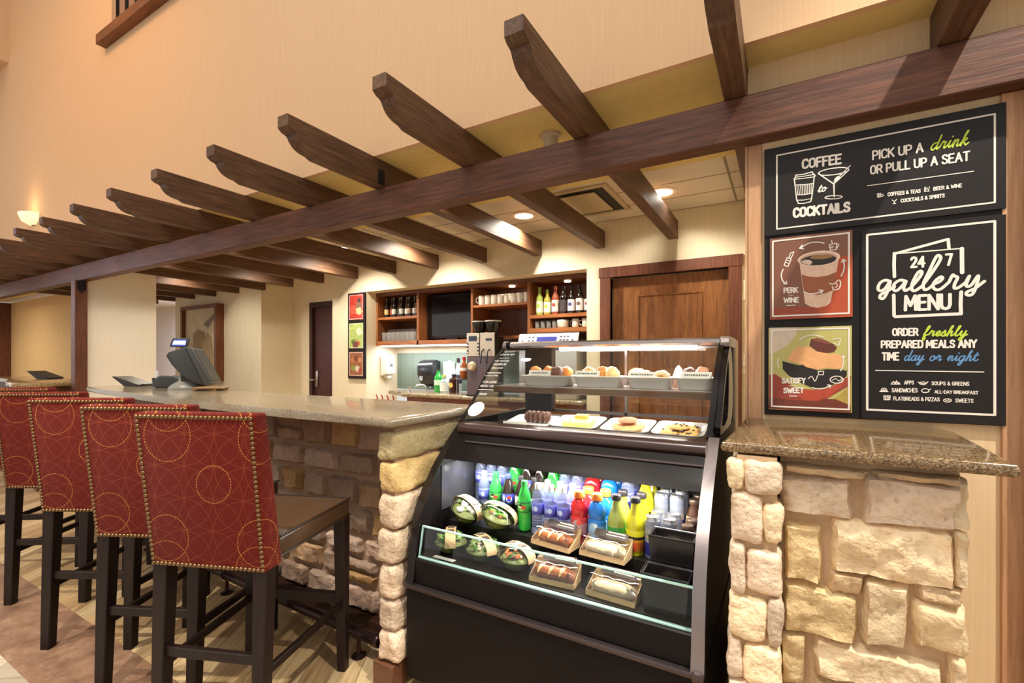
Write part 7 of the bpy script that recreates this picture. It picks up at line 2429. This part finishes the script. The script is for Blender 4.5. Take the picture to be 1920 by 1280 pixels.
def stand(loc, label, s=1.0):
    t = thing('tablet_stand', label, 'tablet stand', loc, R(29.8), 'dark slanted tablet stands')
    mb = MB(); mb.prism([(-.13 * s, .085 * s), (-.10 * s, .085 * s), (.11 * s, .012), (.09 * s, .0), (-.02 * s, 0)], 'y', -.09 * s, .09 * s, .004, 1); mb.build('tablet', plain('tablet_dark', (52, 48, 42), .3), t, smooth=0)
    mb = MB(); mb.box(.07 * s, -.05, 0, .13 * s, .05, .02, .004); mb.build('foot', plain('tablet_dark', (52, 48, 42), .3), t, smooth=0)
stand((-4.95, 1.90, ZB), 'dark slanted tablet on the bar left of the receipt printer')
stand((-7.9, 2.13, 1.0805), 'dark slanted tablet on the far front desk', 1.15)
hold = thing('pen_cup', 'small dark pen cup with white slips on the bar beside the printer', 'pen cup', (-4.62, 1.93, ZB))
mb = MB(); mb.lathe([(0, .002), (.028, 0), (.034, .075), (.031, .075), (.026, .006), (0, .006)], n=18); mb.build('cup', dg2, hold)
mb = MB(); mb.box(-.018, -.004, .01, .014, .004, .135); mb.build('paper_slip', plain('card_paper', (226, 228, 230), .6), hold, smooth=0)
for i, (dx, dy, dz, rz, lab) in enumerate([(0, 0, 0, 20, 'brown check folder lying at the bottom right of the till'), (.03, -.01, .0135, 38, 'brown check folder on top of another right of the till')]):
    mb = MB(); mb.box(-.10, -.06, 0, .10, .06, .013, .003, 1)
    tag(mb.build('check_folder', plain('folder_brown', (128, 98, 58), .5), loc=(-3.70 + dx, 1.89 + dy, ZB + dz), rotz=R(rz), smooth=0), lab, 'folder', 'check folders by the till')

# framed picture on the far wall
fp_ = thing('framed_picture', 'large framed pale picture on the far wall behind the till', 'picture', (-7.74, 3.88, 1.0))
fw = wood('picture_frame_wood', [(86, 48, 26), (116, 68, 40), (138, 86, 54)], 'z', 5)
mb = MB()
mb.box(-.51, -.115, 0, -.46, -.001, 1.15); mb.box(.46, -.115, 0, .515, -.001, 1.15); mb.box(-.46, -.115, 1.10, .46, -.001, 1.15); mb.box(-.46, -.115, 0, .46, -.001, .05)
mb.build('frame', fw, fp_, smooth=0)
mb = MB(); mb.box(-.46, -.06, .05, .46, -.04, 1.10); art = mb.build('canvas', plain('canvas_pale', (206, 190, 158), .7, var=.25, vscale=4), fp_, smooth=0)
mb = MB()
mb.mi = 0
mb.face([(-.25, -.0605, .05), (.10, -.0605, .05), (.16, -.0605, .5), (.10, -.0605, .74), (-.10, -.0605, .80), (-.24, -.0605, .72)])
mb.mi = 1
mb.face([(-.05, -.0607, .05), (.30, -.0607, .05), (.34, -.0607, .4), (.30, -.0607, .66), (.16, -.0607, .74), (.02, -.0607, .5)])
mb.mi = 2
mb.face([(.06, -.0608, .86), (.36, -.0608, 1.02), (.42, -.0608, .98), (.20, -.0608, .80)])
mb.build('painted_shapes', [plain('paint_brown', (150, 128, 92), .7, var=.3, vscale=6), plain('paint_tan', (170, 146, 106), .7, var=.3, vscale=6), plain('paint_grey', (130, 120, 104), .7, var=.3, vscale=6)], art, smooth=0)

# switch plates
def plate(loc, rz, label, h=.12):
    t = thing('switch_plate', label, 'switch', loc, rz, None)
    mb = MB(); mb.box(-.038, -.008, -h / 2, .038, -.0005, h / 2, .002, 1); mb.build('plate', plain('switch_ivory', (226, 212, 182), .4), t, smooth=0)
    mb = MB(); mb.box(-.012, -.014, -.022, .012, -.0082, .022, .002, 1); mb.build('toggle', plain('switch_ivory', (226, 212, 182), .4), t, smooth=0)
plate((-6.53, 3.88, 1.22), 0, 'ivory switch plate right of the framed picture')
plate((-6.294, 4.255, 1.20), R(90), 'ivory switch plate on the shaded side wall of the recess')
plate((-.236, 3.9, 1.83), 0, 'white wall plate high beside the brown door frame', .15)
plate((-.245, 3.9, 1.28), 0, 'white wall plate just above the granite ledge beside the door frame', .16)

# wall sconce seen between the far rafters
sc = thing('light_sconce', 'pale glowing wall sconce seen beyond the far rafter tips', 'wall lamp', (-7.2, 1.84, 2.80))
mb = MB()
rows = []
for i in range(9):
    a = PI * i / 8
    rows.append([(-.16 * math.cos(a), -.13 * math.sin(a), .12), (-.13 * math.cos(a), -.10 * math.sin(a), .04), (-.05 * math.cos(a), -.04 * math.sin(a), 0)])
mb.gridsurf(rows); mb.build('shade', plain('sconce_glass', (240, 226, 200), .5, emit=(255, 220, 170), estr=.8), sc)
mb = MB(); mb.box(-.05, -.012, .0, .05, -.001, .12); mb.build('back_plate', plain('sconce_plate', (150, 120, 84), .4, .5), sc, smooth=0)
lamp('sconce_lamp', 'POINT', (-7.2, 1.66, 3.0), 1.5, (1, .7, .4), .05)
